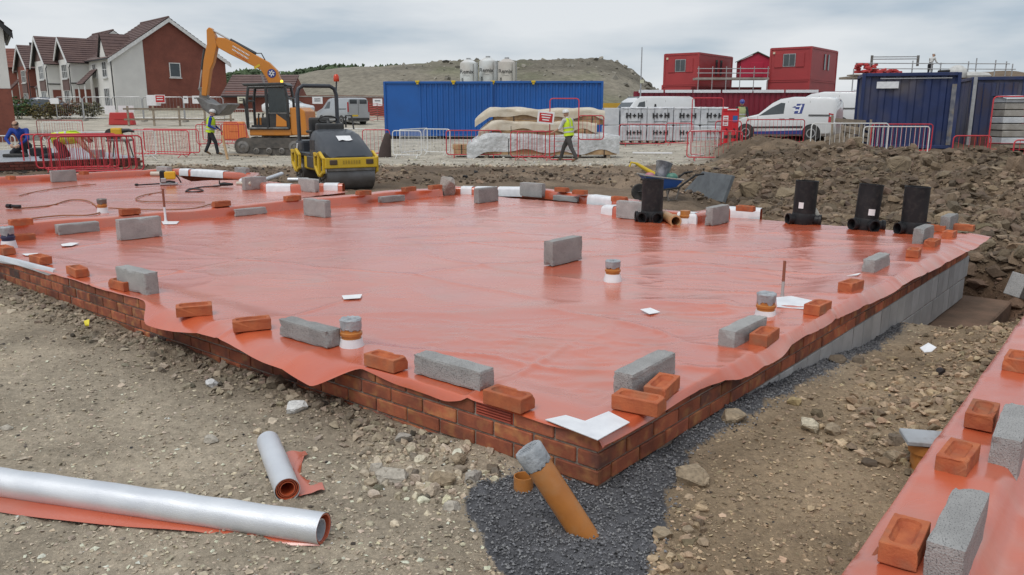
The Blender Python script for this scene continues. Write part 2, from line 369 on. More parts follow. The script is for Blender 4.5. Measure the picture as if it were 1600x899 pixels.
def hground(x, y, fine=True):
    z = hbase(x, y)
    rough = fbm(x, y, 1.1, 3, 1)*.03+fbm(x, y, 5, 3, 2)*.012
    u, v = uv(x, y)
    soil = ss(11.2, 13, y)*ss(26.5, 22.5, y+1.0*fbm(x, y, .3, 2, 8))*ss(.30, .22, x/np.maximum(y, 1))
    z = z+soil*(.10+fbm(x, y, .8, 4, 5)*.16+np.abs(fbm(x, y, 2.6, 4, 6))*.12)
    z = z+rough*ss(40, 8, y)
    dl = np.where(v > 0, -u, 9.); z = z+.02*np.exp(-((dl-.1)/.2)**2)*ss(.9, 1.6, v)-.03*ss(.6, .0, dl)*ss(.9, 1.6, v)*ss(6, 4, v)*(1+1.2*fbm(x, y, 3, 3, 11))
    dr = np.where(u > 0, -v, 9.); z = z+.05*np.exp(-((dr-1.35)/.45)**2)*ss(.6, 1.8, u)*(1+.8*fbm(x, y, 2.4, 3, 12))-.20*ss(1.0, 4.3, u)*ss(1.5, .3, dr)
    z = z+heap_h(x, y)-(.56+.1*fbm(x, y, 2, 3, 3))*trench(x, y)
    inside = (u > .03) & (v > .03) & (y < 17.5) & (heap_s(x, y) < .2)
    z = np.where(inside, np.minimum(z, -.05), z)
    rr = (x-r0.x)*VR.x+(y-r0.y)*VR.y; z = np.where((rr > .05) & (y < 11), np.minimum(z, -.03), z)
    if fine:
        w = ss(14, 4, y)
        z = z+w*(np.abs(fbm(x, y, 9, 3, 13))*.022+fbm(x, y, 34, 2, 14)*.007)
    return z
def gz(x, y): return float(hground(np.array([x]), np.array([y]))[0])
def G(px, py):
    """point where the line of sight meets the ground"""
    z = 0.
    for k in range(12):
        p = at(px, py, min(z, CAM_H-.02)); z = .5*z+.5*float(hbase(np.array([p.x]), np.array([p.y]))[0])
    return p
def gcolor(x, y):
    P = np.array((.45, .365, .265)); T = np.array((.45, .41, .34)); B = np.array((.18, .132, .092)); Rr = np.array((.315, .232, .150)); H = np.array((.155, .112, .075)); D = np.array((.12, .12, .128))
    c = np.broadcast_to(P, x.shape+(3,)).copy()
    def bl(w, col): 
        nonlocal c; c = c*(1-w[..., None])+col*w[..., None]
    u, v = uv(x, y); n = fbm(x, y, .9, 4, 61)
    bl(ss(-.35, .25, n)*.35*ss(8, 4, y), np.array((.34, .31, .255)))
    bl(ss(-1.7, -.7, u+n*.3)*ss(.15, -.35, v+n*.15), Rr)
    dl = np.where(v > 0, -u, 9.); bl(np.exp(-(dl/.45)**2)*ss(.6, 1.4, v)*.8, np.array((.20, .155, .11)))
    bl(ss(9.5, 11.5, y)*ss(26, 24, y+1.5*n), B*(1+.5*n[..., None]))
    bl(ss(24.5, 27, y+1.2*n), T)
    bl(ss(.1, .5, n)*.5*ss(26, 30, y), np.array((.33, .29, .23)))
    bl(ss(60, 90, y), np.array((.30, .30, .22)))
    bl(ss(-.3, .3, heap_s(x, y)+n*.5)*ss(.21, .27, x/np.maximum(y, .5)), H*(1+.6*n[..., None]))
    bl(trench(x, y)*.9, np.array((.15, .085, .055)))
    g = inpoly(x+.05*fbm(x, y, 6, 3, 71), y+.05*fbm(x, y, 6, 3, 72), GRAV); bl(g*1., D)
    return np.clip(c*(1+.22*fbm(x, y, 3.5, 3, 81)[..., None]), .02, .8)
rad = np.concatenate([[.25, .5, .75], 1.0*np.exp(np.linspace(0, math.log(1400), 760))])
az = np.concatenate([np.linspace(-180, -50, 40)[:-1], np.linspace(-50, 50, 360), np.linspace(50, 180, 40)[1:-1]])
AZ, RD = np.meshgrid(np.radians(az), rad); gx, gy = RD*np.sin(AZ), RD*np.cos(AZ); zz = hground(gx, gy)
zz = np.where(gy < .3, hbase(gx, np.maximum(gy, 0))*0+.01*fbm(gx, gy, 2, 3, 1), zz)
nr, na = gx.shape; idx = np.arange(nr*na).reshape(nr, na); nx = np.roll(idx, -1, 1)
F = np.stack([idx[:-1], nx[:-1], nx[1:], idx[1:]], -1).reshape(-1, 4)[:, ::-1]
F = np.concatenate([F, np.array([[idx[0, k], idx[0, k+1], idx[0, k+2], idx[0, k+3]] for k in range(0, 3, 3)])])
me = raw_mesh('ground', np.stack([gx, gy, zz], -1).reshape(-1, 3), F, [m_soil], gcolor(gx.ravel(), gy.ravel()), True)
tag(link('ground', me), kind='structure')

# ------------------------------------------------------------------ stones and clods (nobody could count these)
def spots(n, region, seed):
    r = np.random.default_rng(seed); x0, x1, y0, y1 = region; return r.uniform(x0, x1, n), r.uniform(y0, y1, n)
def lay(name, x, y, size, tint, shapes, sink=.25, seed=1, flat=(.5, .9), vary=.3):
    r = np.random.default_rng(seed+50); z = hground(x, y)+size*sink
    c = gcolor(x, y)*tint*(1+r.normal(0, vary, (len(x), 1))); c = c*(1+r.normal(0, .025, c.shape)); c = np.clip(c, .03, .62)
    return tag(scatter(name, np.stack([x, y, z], 1), size, c, shapes, flat, seed), kind='stuff')
r = np.random.default_rng(11)
def persp(n, dmin, dmax, a0, a1, seed):
    """spots spread evenly over the ground as the eye meets it"""
    r = np.random.default_rng(seed); d = np.exp(r.uniform(np.log(dmin), np.log(dmax), n)); a = np.radians(r.uniform(a0, a1, n)); return d*np.sin(a), d*np.cos(a)
def clear(x, y, grav=True):
    u, v = uv(x, y); k = ~((u > -.02) & (v > -.02) & (y < 18) & (heap_s(x, y) < .4)); k &= ((x-r0.x)*VR.x+(y-r0.y)*VR.y < -.03) | (y > 11)
    if grav: k &= ~inpoly(x, y, GRAV)
    return k
x, y = persp(80000, 1.35, 10, -40, 38, 21); k = clear(x, y); x, y = x[k], y[k]
lay('small_stones', x, y, (.003+.0105*np.random.default_rng(3).random(len(x))**3.5)*(.75+.09*y), 1.12, OCT, seed=2, flat=(.25, .6), vary=.36)
x, y = persp(2600, 1.4, 9, -40, 38, 22); k = clear(x, y) & (vn(x*1.1, y*1.1, 5) > .38); x, y = x[k], y[k]
lay('stones', x, y, .008+.02*np.random.default_rng(4).random(len(x))**4, 1.2, ICO1, sink=.1, seed=3, flat=(.3, .6))
# rubble along the foot of the two walls
t = r.uniform(.75, 7.5, 2300); d = np.abs(r.normal(.06, .16, 2300))+.0; x = C0.x+V.x*t-U.x*(d+.03); y = C0.y+V.y*t-U.y*(d+.03)
lay('wall_foot_rubble', x, y, (.007+.03*r.random(2300)**3.6), 1.0, ICO1, seed=4)
t = r.uniform(.9, 5.0, 2600); d = r.normal(.95, .33, 2600).clip(.28, 1.8); x = C0.x+U.x*t-V.x*d; y = C0.y+U.y*t-V.y*d; k = clear(x, y); x, y = x[k], y[k]
lay('soil_rubble', x, y, .008+.035*np.random.default_rng(8).random(len(x))**3, 1.05, ICO1, seed=5)
ra = np.random.default_rng(71); pa_ = [at(ra.uniform(560, 790), 0, 0) if 0 else at(ra.uniform(560, 785), ra.uniform(690, 790), 0) for _ in range(170)]; x = np.array([p.x for p in pa_]); y = np.array([p.y for p in pa_]); k = clear(x, y); x, y = x[k], y[k]; lay('broken_rubble', x, y, .010+.03*ra.random(len(x))**2.2, 1.1, ICO2, sink=.15, seed=72)
ra = np.random.default_rng(73); pa_ = [at(ra.uniform(1000, 1100), ra.uniform(720, 899), 0) for _ in range(110)]; x = np.array([p.x for p in pa_]); y = np.array([p.y for p in pa_]); k = clear(x, y); x, y = x[k], y[k]; lay('broken_rubble', x, y, .008+.025*ra.random(len(x))**2.2, 1.1, ICO2, sink=.15, seed=74)
# dark drainage gravel round the corner
gp = np.array([p[:2] for p in GRAV]); lo, hi = gp.min(0), gp.max(0)
x, y = spots(120000, (lo[0], hi[0], lo[1], hi[1]), 31); kk = np.random.default_rng(34).normal(0, .035, (2, len(x))); k = inpoly(x+.05*fbm(x, y, 6, 3, 71)+kk[0], y+.05*fbm(x, y, 6, 3, 72)+kk[1], GRAV) & ~((uv(x, y)[0] > 0) & (uv(x, y)[1] > 0)); x, y = x[k][:40000], y[k][:40000]
rr_ = np.random.default_rng(32); s_ = .003+.0045*rr_.random(len(x)); zz_ = hground(x, y)+s_*(.4+rr_.random(len(x)))
cc = np.clip(np.array((.19, .19, .20))*(1+rr_.normal(0, .4, (len(x), 1))), .02, .26)
tag(scatter('drainage_gravel', np.stack([x, y, zz_], 1), s_, cc, OCT, (.6, 1.), 33), kind='stuff')
# spoil heap clods
a = r.uniform(np.tan(R(12)), np.tan(R(40)), 34000); dd = np.exp(r.uniform(np.log(8), np.log(22), 34000)); x, y = a*dd, dd; k = (heap_s(x, y) > .15) & (heap_h(x, y) > .04); x, y = x[k], y[k]
q = np.random.default_rng(6).random(len(x)); lay('spoil_clods', x, y, (.012+.14*q**6.5)*(.6+.035*y), 1.1, ICO1, sink=-.05, seed=7, vary=.24)
r2 = np.random.default_rng(66); a2 = r2.uniform(np.tan(R(12)), np.tan(R(40)), 60000); d2 = np.exp(r2.uniform(np.log(8), np.log(22), 60000)); x2, y2 = a2*d2, d2; k = (heap_s(x2, y2) > .1) & (heap_h(x2, y2) > .02); x2, y2 = x2[k], y2[k]; lay('spoil_fines', x2, y2, (.008+.03*r2.random(len(x2))**3)*(.6+.035*y2), 1.15, OCT, sink=.2, seed=67, vary=.3)
x, y = x[:110], y[:110]; lay('spoil_boulders', x, y, .07+.15*np.random.default_rng(9).random(len(x))**2, 1.3, ICO2, sink=.25, seed=9, flat=(.6, .9), vary=.25)
# churned soil between slab and track
x, y = persp(15000, 11.5, 27, -36, 14, 25); k = clear(x, y, False) & (y > 11.8) & (x/y < .26) & (vn(x*.5, y*.9, 77)+.3*vn(x*2, y*2, 78) > .52); x, y = x[k], y[k]
lay('churned_clods', x, y, .018+.075*np.random.default_rng(10).random(len(x))**4, .95, ICO1, sink=.3, seed=10, vary=.4)
x, y = persp(7000, 24, 60, -34, 20, 26); lay('track_stones', x, y, .02+.05*np.random.default_rng(12).random(len(x))**3, 1.0, OCT, seed=12)

# ------------------------------------------------------------------ individual rocks
def rock(px, py, size, label, tone=(.30, .24, .17), group=None, flat=.7, seed=0, name='rock', sq=(1, .8)):
    p = at(px, py, 0); p = Vector((p.x, p.y, gz(p.x, p.y)))
    v, f = ICO2[seed % len(ICO2)]; q = np.random.default_rng(seed*7+1); a = q.uniform(0, 6.28); s = np.array((sq[0], sq[1], flat))*size
    v = v*s; v = np.stack([v[:, 0]*np.cos(a)-v[:, 1]*np.sin(a), v[:, 0]*np.sin(a)+v[:, 1]*np.cos(a), v[:, 2]], 1)
    c = np.broadcast_to(np.array(tone), v.shape)*(1+q.normal(0, .08, (len(v), 1)))
    o = link(name, raw_mesh(name, v, f, [m_stone], c)); o.location = (p.x, p.y, p.z+size*flat*.45)
    return tag(o, label, 'rock', group)
tan, grey, pale, dark, cream = (.30, .235, .16), (.34, .31, .27), (.42, .38, .32), (.16, .125, .09), (.50, .44, .33)
LIST = [
 (332, 600, .052, 'rock splashed with white paint at the foot of the long brick wall', (.55, .54, .53)),
 (465, 642, .065, 'chalky white lump lying on the soil by the wall under the loose membrane flap', (.62, .61, .59)),
 (432, 607, .075, 'round brown clod against the brickwork below the hanging membrane', dark),
 (497, 640, .045, 'small brown clod just beside the chalky white lump', dark),
 (740, 752, .06, 'grey brown boulder at the edge of the dark gravel, left of the cut pipe', grey),
 (715, 728, .05, 'tan rock on top of the rubble beside the gravel edge', tan),
 (690, 757, .07, 'flat tan rock lying in front of the rubble below the air brick', tan),
 (770, 735, .045, 'brown stone touching the brick wall at the gravel edge', dark),
 (632, 688, .05, 'long grey stone leaning on the wall rubble', grey),
 (612, 752, .075, 'broad flat slab of pale stone half sunk in the dirt', pale),
 (588, 740, .05, 'pale splintered stone beside the broad flat slab', pale),
 (706, 795, .045, 'light grey stone by the left tip of the dark gravel', pale),
 (1080, 752, .085, 'big tan boulder at the right edge of the dark gravel', tan),
 (1146, 660, .075, 'large tan boulder beside the wall where the gravel narrows', tan),
 (1036, 838, .045, 'rounded tan stone at the front right edge of the gravel', tan),
 (1076, 830, .03, 'small tan stone beside the rounded one near the gravel', tan),
 (1240, 634, .05, 'ochre rock near the gravel strip below the long wall', (.33, .25, .13)),
 (1262, 676, .07, 'cream coloured rock lying on bare soil between the slabs', cream),
 (1300, 682, .055, 'brown rock next to the cream coloured rock', tan),
 (1393, 728, .05, 'buff rock in the hollow beside the capped drain stub', tan),
 (1402, 700, .06, 'dark clod in the hollow beside the capped drain stub', dark),
 (1310, 545, .06, 'dark rock on the soil bank beneath the long brick wall', dark),
 (1345, 543, .06, 'second dark rock on the soil bank, closer to the trench', dark),
 (1548, 436, .16, 'large dark boulder at the end of the trench beyond the footing', dark),
 (1572, 446, .11, 'rugged dark boulder next to the grey block at the trench end', dark),
 (1232, 312, .26, 'big pale clay boulder at the front of the spoil heap behind black pipe', (.24, .185, .12)),
 (1170, 300, .30, 'upright slab of brown clay beside the leaning dark panel', (.22, .165, .105)),
 (1395, 300, .32, 'pale brown boulder standing out of the spoil heap above the chambers', (.235, .18, .12)),
 (1330, 262, .3, 'broad clay boulder high on the face of the spoil heap', (.21, .16, .105)),
 (1445, 300, .2, 'brown clay lump right of the pale boulder on the spoil heap', (.2, .15, .1)),
 (10, 668, .03, 'tiny pale stone beyond the end of the silver roll', pale),
 (330, 690, .04, 'flat pale stone pressed into the gravel in front of the small roll', pale),
]
for i, q in enumerate(LIST): rock(*q, seed=i+3, flat=.75 if q[2] > .1 else .62)

# ------------------------------------------------------------------ brick and block walls
m_pblock = mat('pale_wall_block', (.47, .465, .46), .95, c2=(.39, .385, .38), scale=6, rnd=.12, bump=.6, bscale=120, bdist=.004)
bk = MB().box((0, 0, 0), (.215, .1025, .065)).mesh('brick', m_brick, bev=.004)
bkh = MB().box((0, 0, 0), (.1025, .1025, .065)).mesh('brick', m_brick, bev=.004)
blk = MB().box((0, 0, 0), (.215, .1, .215)).mesh('block', m_pblock, bev=.003)
def wall(origin, d, n_out, rz, length, courses, label, name, start, blocks=False, gap=None, vent=None):
    """d: along the wall, n_out: outward. origin on the outer face at wall top"""
    t = thing(name, label, 'wall', (origin.x, origin.y, 0), rz)
    inv = Matrix.Rotation(-rz, 3, 'Z'); no = inv @ n_out; sgn = 1 if no.y > 0 else -1
    MB().box((length/2, -sgn*.064, ZT-.3-.006), (length-.03, .108, .6)).build('mortar', m_mortar, t)
    q = random.Random(len(name)+int(length*10)); n = 0
    for c in range(courses):
        z = ZT-.0325-.075*c; x = start[c % 2]
        while x < length:
            w = .215
            if gap and abs(x+.1-gap) < .12: x += .02
            if vent and c == vent[1] and abs(x-vent[0]) < .115:
                vt = MB()
                vt.box((x+w/2, -sgn*.053, z), (w, .09, .065))
                for k in range(5): vt.box((x+w/2, -sgn*.006, z-.026+k*.013), (w-.012, .012, .006), rotx(sgn*.3))
                vt.build('air_brick', mat('air_brick_clay', (.42, .07, .035), .6, bump=.1), t)
            else:
                if x+w > length:
                    w = .1025
                    if x+w > length+.02: break
                o = link('brick', bk if w > .2 else bkh, t, (x+w/2, -sgn*(.05125+q.uniform(-.002, .0015)), z), (q.gauss(0, .004), 0, q.gauss(0, .004)))
                n += 1
            x += w+.01
    if blocks:
        for c in range(2):
            z = ZT-.075*courses-.1075-.225*c-.002; x = 1.0+.11*c
            while x < length-.1:
                link('block', blk, t, (x+.1075, -sgn*(.052+q.uniform(-.002, .002)), z), (0, 0, q.gauss(0, .003))); x += .225
    return t
wl = wall(C0, V, -U, RV, 7.6, 4, 'long brick foundation wall under the membrane, running back from the front corner past the rolls', 'brick_wall', (0, .1125), gap=5.05, vent=(.42, 0))
wr = wall(C0, U, -V, RU, LA, 3, 'brick foundation wall with grey blockwork below, running from the front corner to the trench', 'brick_wall', (.1125, .0), blocks=True)
w3 = wall(Vector((r0.x, r0.y, 0))-UR*1.2+VR*.03, UR, -VR, math.atan2(UR.y, UR.x), 8, 3, 'low brick wall hidden under the membrane edge of the slab at the right', 'brick_wall', (.0, .1125))
# back end of the slab (its far faces)
bw = MB()
for a, b in ((CR, K1), (K1, Q0), (CR-U*.2, CR+V*.0)):
    pass
core = MB(); core.prism([tuple(p[:2]) for p in (C0+U*.12+V*.12, CR-U*.02+V*.12, K1-U*.1, Q0+U*.1-V*.3)], -.3, .10, 'xy'); tag(core.build('slab_core', m_conc), kind='structure')
# concrete strip footing in the trench, with bricks' foundations
ft = MB(); L0 = 5.1; ft.box(((L0+LA+.2)/2, -.16, -.58), (LA+.2-L0, .52, .24))
o = ft.build('strip_footing', mat('brown_stained_concrete', (.20, .125, .085), .95, c2=(.12, .08, .055), scale=4, bump=.8, bscale=50), bev=.015); o.location = (C0.x, C0.y, 0); o.rotation_euler = (0, 0, RU); tag(o, kind='structure')

# ------------------------------------------------------------------ the red membranes
def red_mat(name):
    m = mat(name, (.58, .115, .045), .27, c2=(.51, .09, .036), fleck=(.34, .20, .14), fscale=2.6, famt=.4, scale=1.1, detail=5, spec=.9, rvar=.05, coat=.7); m.node_tree.nodes['Principled BSDF'].inputs['Coat Roughness'].default_value = .25
    t = m.node_tree; b = t.nodes['Principled BSDF']; N = t.nodes.new; L = t.links.new; g = N('ShaderNodeNewGeometry')
    mp = N('ShaderNodeMapping'); mp.inputs['Rotation'].default_value = (0, 0, R(-20)); mp.inputs['Scale'].default_value = (.55, 1.25, 1); L(g.outputs['Position'], mp.inputs[0])
    n = N('ShaderNodeTexNoise'); n.inputs['Scale'].default_value = 3.2; n.inputs['Detail'].default_value = 4; n.inputs['Roughness'].default_value = .5; n.inputs['Distortion'].default_value = .6; L(mp.outputs[0], n.inputs['Vector'])
    n2 = N('ShaderNodeTexNoise'); n2.inputs['Scale'].default_value = 26; n2.inputs['Detail'].default_value = 3; L(mp.outputs[0], n2.inputs['Vector'])
    a = N('ShaderNodeMath'); a.operation = 'MULTIPLY_ADD'; a.inputs[1].default_value = .14; L(n2.outputs[0], a.inputs[0]); L(n.outputs[0], a.inputs[2])
    bn = N('ShaderNodeBump'); bn.inputs['Strength'].default_value = .22; bn.inputs['Distance'].default_value = .03; L(a.outputs[0], bn.inputs['Height']); L(bn.outputs[0], b.inputs['Normal'])
    return m
m_red = red_mat('red_membrane')
def wrink(x, y):
    rid = lambda v, k, p: np.clip(1-np.abs(v)*k, 0, 1)**p
    wx, wy = x+.25*fbm(x, y, .8, 3, 90), y+.25*fbm(x, y, .8, 3, 89)
    w = .006*fbm(x, y, .9, 3, 91)
    w = w+.008*rid(fbm(wx*.35+wy*.2, wy*1.2-wx*.3, .55, 2, 92), 5, 3)+.006*rid(fbm(wx*.3-wy*.25, wy+wx*.5, 1.1, 2, 95), 5, 3)
    w = w+.005*rid(fbm(wx*.5+wy*.1, wy*1.6, 2.0, 2, 99), 4, 3)*ss(-.3, .3, fbm(x, y, .5, 2, 98))+.0028*rid(fbm(wx*.6-wy*.3, wy*1.5+wx*.3, 4.2, 2, 85), 3, 2)*ss(-.25, .3, fbm(x, y, .7, 2, 84))+.0022*rid(fbm(wx+wy*.3, wy*1.8, 7.5, 2, 83), 3, 2)*ss(-.2, .3, fbm(x, y, .9, 2, 82))
    a = (x*.5+y*.87); c = (x*.87-y*.5)       # factory folds of the sheet
    w = w+.007*np.exp(-((c-(np.round(c/1.9)*1.9)+.05*fbm(x, y, .6, 2, 88))/.022)**2)*ss(-.35, .15, fbm(x, y, .4, 2, 87))
    return w
def sheet(name, c, na, nb, parent, zf, edge_a=None, edge_b=None):
    """membrane over the quad c[0]..c[3]; edge_a hangs over side 0-1, edge_b over side 0-3 (functions of metres along -> (out, drop, power))"""
    s = np.linspace(0, 1, na); t = np.linspace(0, 1, nb); k = 7
    P = [np.array(p[:2]) for p in c]; S_, T_ = np.meshgrid(s, t)
    X = lambda i: (P[0][i]*(1-S_)*(1-T_)+P[1][i]*S_*(1-T_)+P[2][i]*S_*T_+P[3][i]*(1-S_)*T_)
    x, y = X(0), X(1); z = zf(x, y)
    def strip(bx, by, bz, d, out, drop, pw):
        rx, ry, rz_ = [], [], []
        for j in range(k, 0, -1):
            f = j/k; rx.append(bx+d[0]*out*f); ry.append(by+d[1]*out*f); rz_.append(bz-drop*f**pw)
        return np.array(rx), np.array(ry), np.array(rz_)
    if edge_a:
        e1 = P[1]-P[0]; ln = np.hypot(*e1); d = (np.array((e1[1], -e1[0]))/ln); d = d if d @ (P[3]-P[0]) < 0 else -d
        o, dr, pw = edge_a(s*ln); rx, ry, rz_ = strip(x[0], y[0], z[0], d, o, dr, pw); x = np.vstack([rx, x]); y = np.vstack([ry, y]); z = np.vstack([rz_, z])
    if edge_b:
        e1 = P[3]-P[0]; ln = np.hypot(*e1); d = (np.array((e1[1], -e1[0]))/ln); d = d if d @ (P[1]-P[0]) < 0 else -d
        tt = np.concatenate([np.zeros(k), t]) if edge_a else t
        o, dr, pw = edge_b(tt*ln); rx, ry, rz_ = strip(x[:, 0], y[:, 0], z[:, 0], d, o, dr, pw); x = np.hstack([rx.T, x]); y = np.hstack([ry.T, y]); z = np.hstack([rz_.T, z])
    h, w = x.shape; idx = np.arange(h*w).reshape(h, w); F = np.stack([idx[:-1, :-1], idx[:-1, 1:], idx[1:, 1:], idx[1:, :-1]], -1).reshape(-1, 4)
    me = raw_mesh(name, np.stack([x, y, z], -1).reshape(-1, 3), F, [m_red], None, True); o = link(name, me, parent); return o
def zf1(x, y):
    u, v = uv(x, y); lift = ss(.55, .22, v)*ss(.2, 1.2, u); lift = np.maximum(lift, ss(.36, .15, v)); lift = np.maximum(lift, ss(.5, .2, u)); lift = np.maximum(lift, ss(.8, .1, np.hypot(u, v)))
    return ZI+.008+(ZT-ZI)*lift+wrink(x, y)*(1+.8*ss(2.5, .6, v))
def ea(t):      # right-hand edge, metres from the front corner
    n = fbm(t, t*0, 1.0, 2, 101); out = .035+.022*n+.05*ss(.9, 1.3, t)*ss(2.0, 1.6, t)+.10*ss(LA-2.2, LA-.2, t)+.05*ss(1.5, 4.5, t)
    drop = .03+.02*fbm(t, t*0, 1.2, 2, 103)+.03*ss(.9, 1.3, t)*ss(2.2, 1.7, t)+.035*ss(1.5, 3.2, t)-.05*ss(LA-1.6, LA-.1, t)
    return np.maximum(out, .012), np.maximum(drop, -.01), 1.4
def eb(t):      # left-hand edge
    fl = ss(1.42, 1.6, t)*ss(3.75, 3.35, t); n = fbm(t, t*0, 2.1, 3, 105)
    out = .012+.012*n+fl*(.17+.05*fbm(t, t*0, 1.3, 2, 107)-.07*ss(1.9, 2.6, t)*ss(3.4, 2.8, t))
    drop = .006+.006*n+.035*ss(.66, .85, t)*ss(1.5, 1.1, t)+fl*(.055+.05*fbm(t, t*0, 1.2, 2, 109)+.03*ss(2.0, 1.6, t))
    return np.maximum(out, .004), np.maximum(drop, .004), 1.6
M1 = thing('red_membrane', 'large sheet of glossy red membrane covering the nearer slab, weighed down with bricks', 'membrane', (0, 0, 0))
sheet('sheet', (C0, CR, K1, K0), 330, 430, M1, zf1, ea, eb)
M2 = thing('red_membrane', 'red membrane on the further slab beyond the long ridge, strewn with cables', 'membrane', (0, 0, 0))
c2_ = isect(CR-U*.3, V, f0, FD)
bpts = [at(px, py, ZI) for px, py in ((270, 273), (390, 280.5), (374, 291), (405, 296), (412, 300.5), (456, 300.6), (500, 299), (535, 299))]
sheet('sheet', (K0+V*.26, at(545, 301.5, ZI)+V*.0, at(392, 281, ZI), Q0), 150, 90, M2, lambda x, y: ZI+.008+wrink(x, y)*1.1)
sheet('sheet', (at(-260, 330, ZI), at(370, 312, ZI), f1, f0-FD*3.5), 90, 50, M2, lambda x, y: ZI+.006+wrink(x, y)*.6)
M3 = thing('red_membrane', 'red membrane on the slab at the right edge, its border holding upright blocks', 'membrane', (0, 0, 0))
def zf3(x, y):
    d = (x-r0.x)*VR.x+(y-r0.y)*VR.y; return .225+.008-.11*ss(.24, .34, d+.02*fbm(x, y, 2.5, 2, 111))+wrink(x, y)*1.6+.012*fbm(x, y, 2.4, 3, 113)*ss(.4, .2, d)
def e3(t):
    n = fbm(t, t*0, 1.8, 3, 115); return .03+.03*n+.0*t, .10+.05*fbm(t, t*0, 1.1, 2, 116), 1.3
q0 = Vector((r0.x, r0.y, 0))-UR*1.0
sheet('sheet', (q0, q0+UR*8, q0+UR*8+VR*4, q0+VR*4), 200, 140, M3, zf3, e3)

PROF = [(-.004, -.01), (0, .085), (.012, .112), (.035, .125), (.16, .125), (.185, .112), (.2, .08), (.204, -.2)]
def upstand(name, pts, parent, m, prof=PROF, z0=ZI, side=1, wob=.006, s0=0, s1=None, grow=0., sub=.12):
    """membrane (or tape) wrapped over a raised kerb that follows the polyline; side=1: the kerb lies to the right of the walking direction"""
    P = [Vector((p.x, p.y, 0)) for p in pts]; ln = [0]
    for a, b in zip(P, P[1:]): ln.append(ln[-1]+(b-a).length)
    s1 = ln[-1] if s1 is None else s1
    st = sorted(set([s0, s1]+[l for l in ln if s0 < l < s1]+[s0+sub*i for i in range(int((s1-s0)/sub)) if min(abs(s0+sub*i-l) for l in ln) > .04]))
    def nrm(i):
        d = (P[i+1]-P[i]).normalized(); return Vector((d.y, -d.x, 0))*side
    secs = []
    for s in st:
        i = max(k for k in range(len(P)-1) if ln[k] <= s+1e-6); f = (s-ln[i])/(ln[i+1]-ln[i]); p = P[i].lerp(P[i+1], f); n = nrm(i)
        if abs(s-ln[i]) < 1e-6 and i > 0: n = nrm(i)+nrm(i-1); n = n/max(.35, (1+nrm(i).dot(nrm(i-1))))
        elif abs(s-ln[i+1]) < 1e-6 and i+2 < len(P): n = nrm(i)+nrm(i+1); n = n/max(.35, (1+nrm(i).dot(nrm(i+1))))
        w = float(fbm(np.array([s*1.0]), np.array([p.x]), 1.9, 3, 121)[0])*wob; w2 = float(fbm(np.array([s]), np.array([p.y]), 1.1, 3, 122)[0])*wob
        secs.append([p+n*(o+w*(h > .05) - grow*(1 if o < .1 else -1))+Vector((0, 0, z0+h+w2*(h > .05)*1.4+(grow if h > .05 else 0))) for o, h in prof])
    return MB().loft(secs, caps=False, closed=False).build(name, m, parent, smooth=True)
RP = [(-.02, -.01), (0, .03), (.004, .09), (.02, .118), (.06, .13), (.19, .13), (.23, .118), (.25, .09), (.255, .03), (.27, -.01)]
ridge = [K0-GD*.0, K1.lerp(K0, .5), at(692, 307, ZI)]
upstand('upstand', ridge, M1, m_red, RP, side=-1, wob=.018)
b_main = [at(px, py, ZI) for px, py in ((1187, 343.5), (1140, 341), (1087, 352), (940, 336.5), (975, 327), (919, 319), (849, 309.5), (813, 306.5), (743, 305), (700, 304))]
upstand('upstand', b_main, M1, m_red, side=1, wob=.008)
upstand('upstand', bpts, M2, m_red, side=-1, wob=.006)
upstand('upstand', [f0-FD*4, f0, at(120, 281.5, ZI), f1], M2, m_red, side=-1, wob=.012)
def patch(pts, parent, a, b, side): return upstand('tape_patch', pts, parent, m_white, side=side, wob=0.004, s0=a, s1=b, grow=.006, sub=.08)
def along(pts, px):
    best = 0; acc = 0
    for a, b in zip(pts, pts[1:]):
        pa, pb = proj(a), proj(b)
        if min(pa, pb) <= px <= max(pa, pb): return acc+(b-a).length*(px-pa)/(pb-pa+1e-9)
        acc += (b-a).length
    return acc
def proj(p):
    v = Vector(p)-Vector((0, 0, CAM_H)); cp, sp = math.cos(PITCH), math.sin(PITCH); return 800+FOC*v.x/(v.y*cp-v.z*sp)
LN = [0]
for a, b in zip(b_main, b_main[1:]): LN.append(LN[-1]+(b-a).length)
patch(b_main, M1, 0, LN[1]*1.0, 1)
patch(b_main, M1, LN[2]-.02, LN[2]+.26, 1)
patch(b_main, M1, LN[3]-.17, LN[3]+.1, 1); patch(b_main, M1, LN[4]+.25, LN[5]+.02, 1)
for pa, pb in ((816, 778), (774, 742), (737, 720)):
    s_ = [0]; 
    def sof(px):
        for i in range(5, len(b_main)-1):
            a, b = proj(b_main[i]), proj(b_main[i+1])
            if b <= px <= a: return LN[i]+(LN[i+1]-LN[i])*(a-px)/(a-b)
    patch(b_main, M1, sof(pa), sof(pb), 1)
LB2 = [0]
for a, b in zip(bpts, bpts[1:]): LB2.append(LB2[-1]+(b-a).length)
def sof2(px, i0):
    for i in range(i0, len(bpts)-1):
        a, b = proj(bpts[i]), proj(bpts[i+1])
        if a <= px <= b: return LB2[i]+(LB2[i+1]-LB2[i])*(px-a)/(b-a)
for pa, pb, i0 in ((281, 296, 0), (300, 351, 0), (416, 454, 4), (506, 528, 4)): patch(bpts, M2, sof2(pa, i0), sof2(pb, i0), -1)
patch(bpts, M2, LB2[2]-.1, LB2[2]+.12, -1)
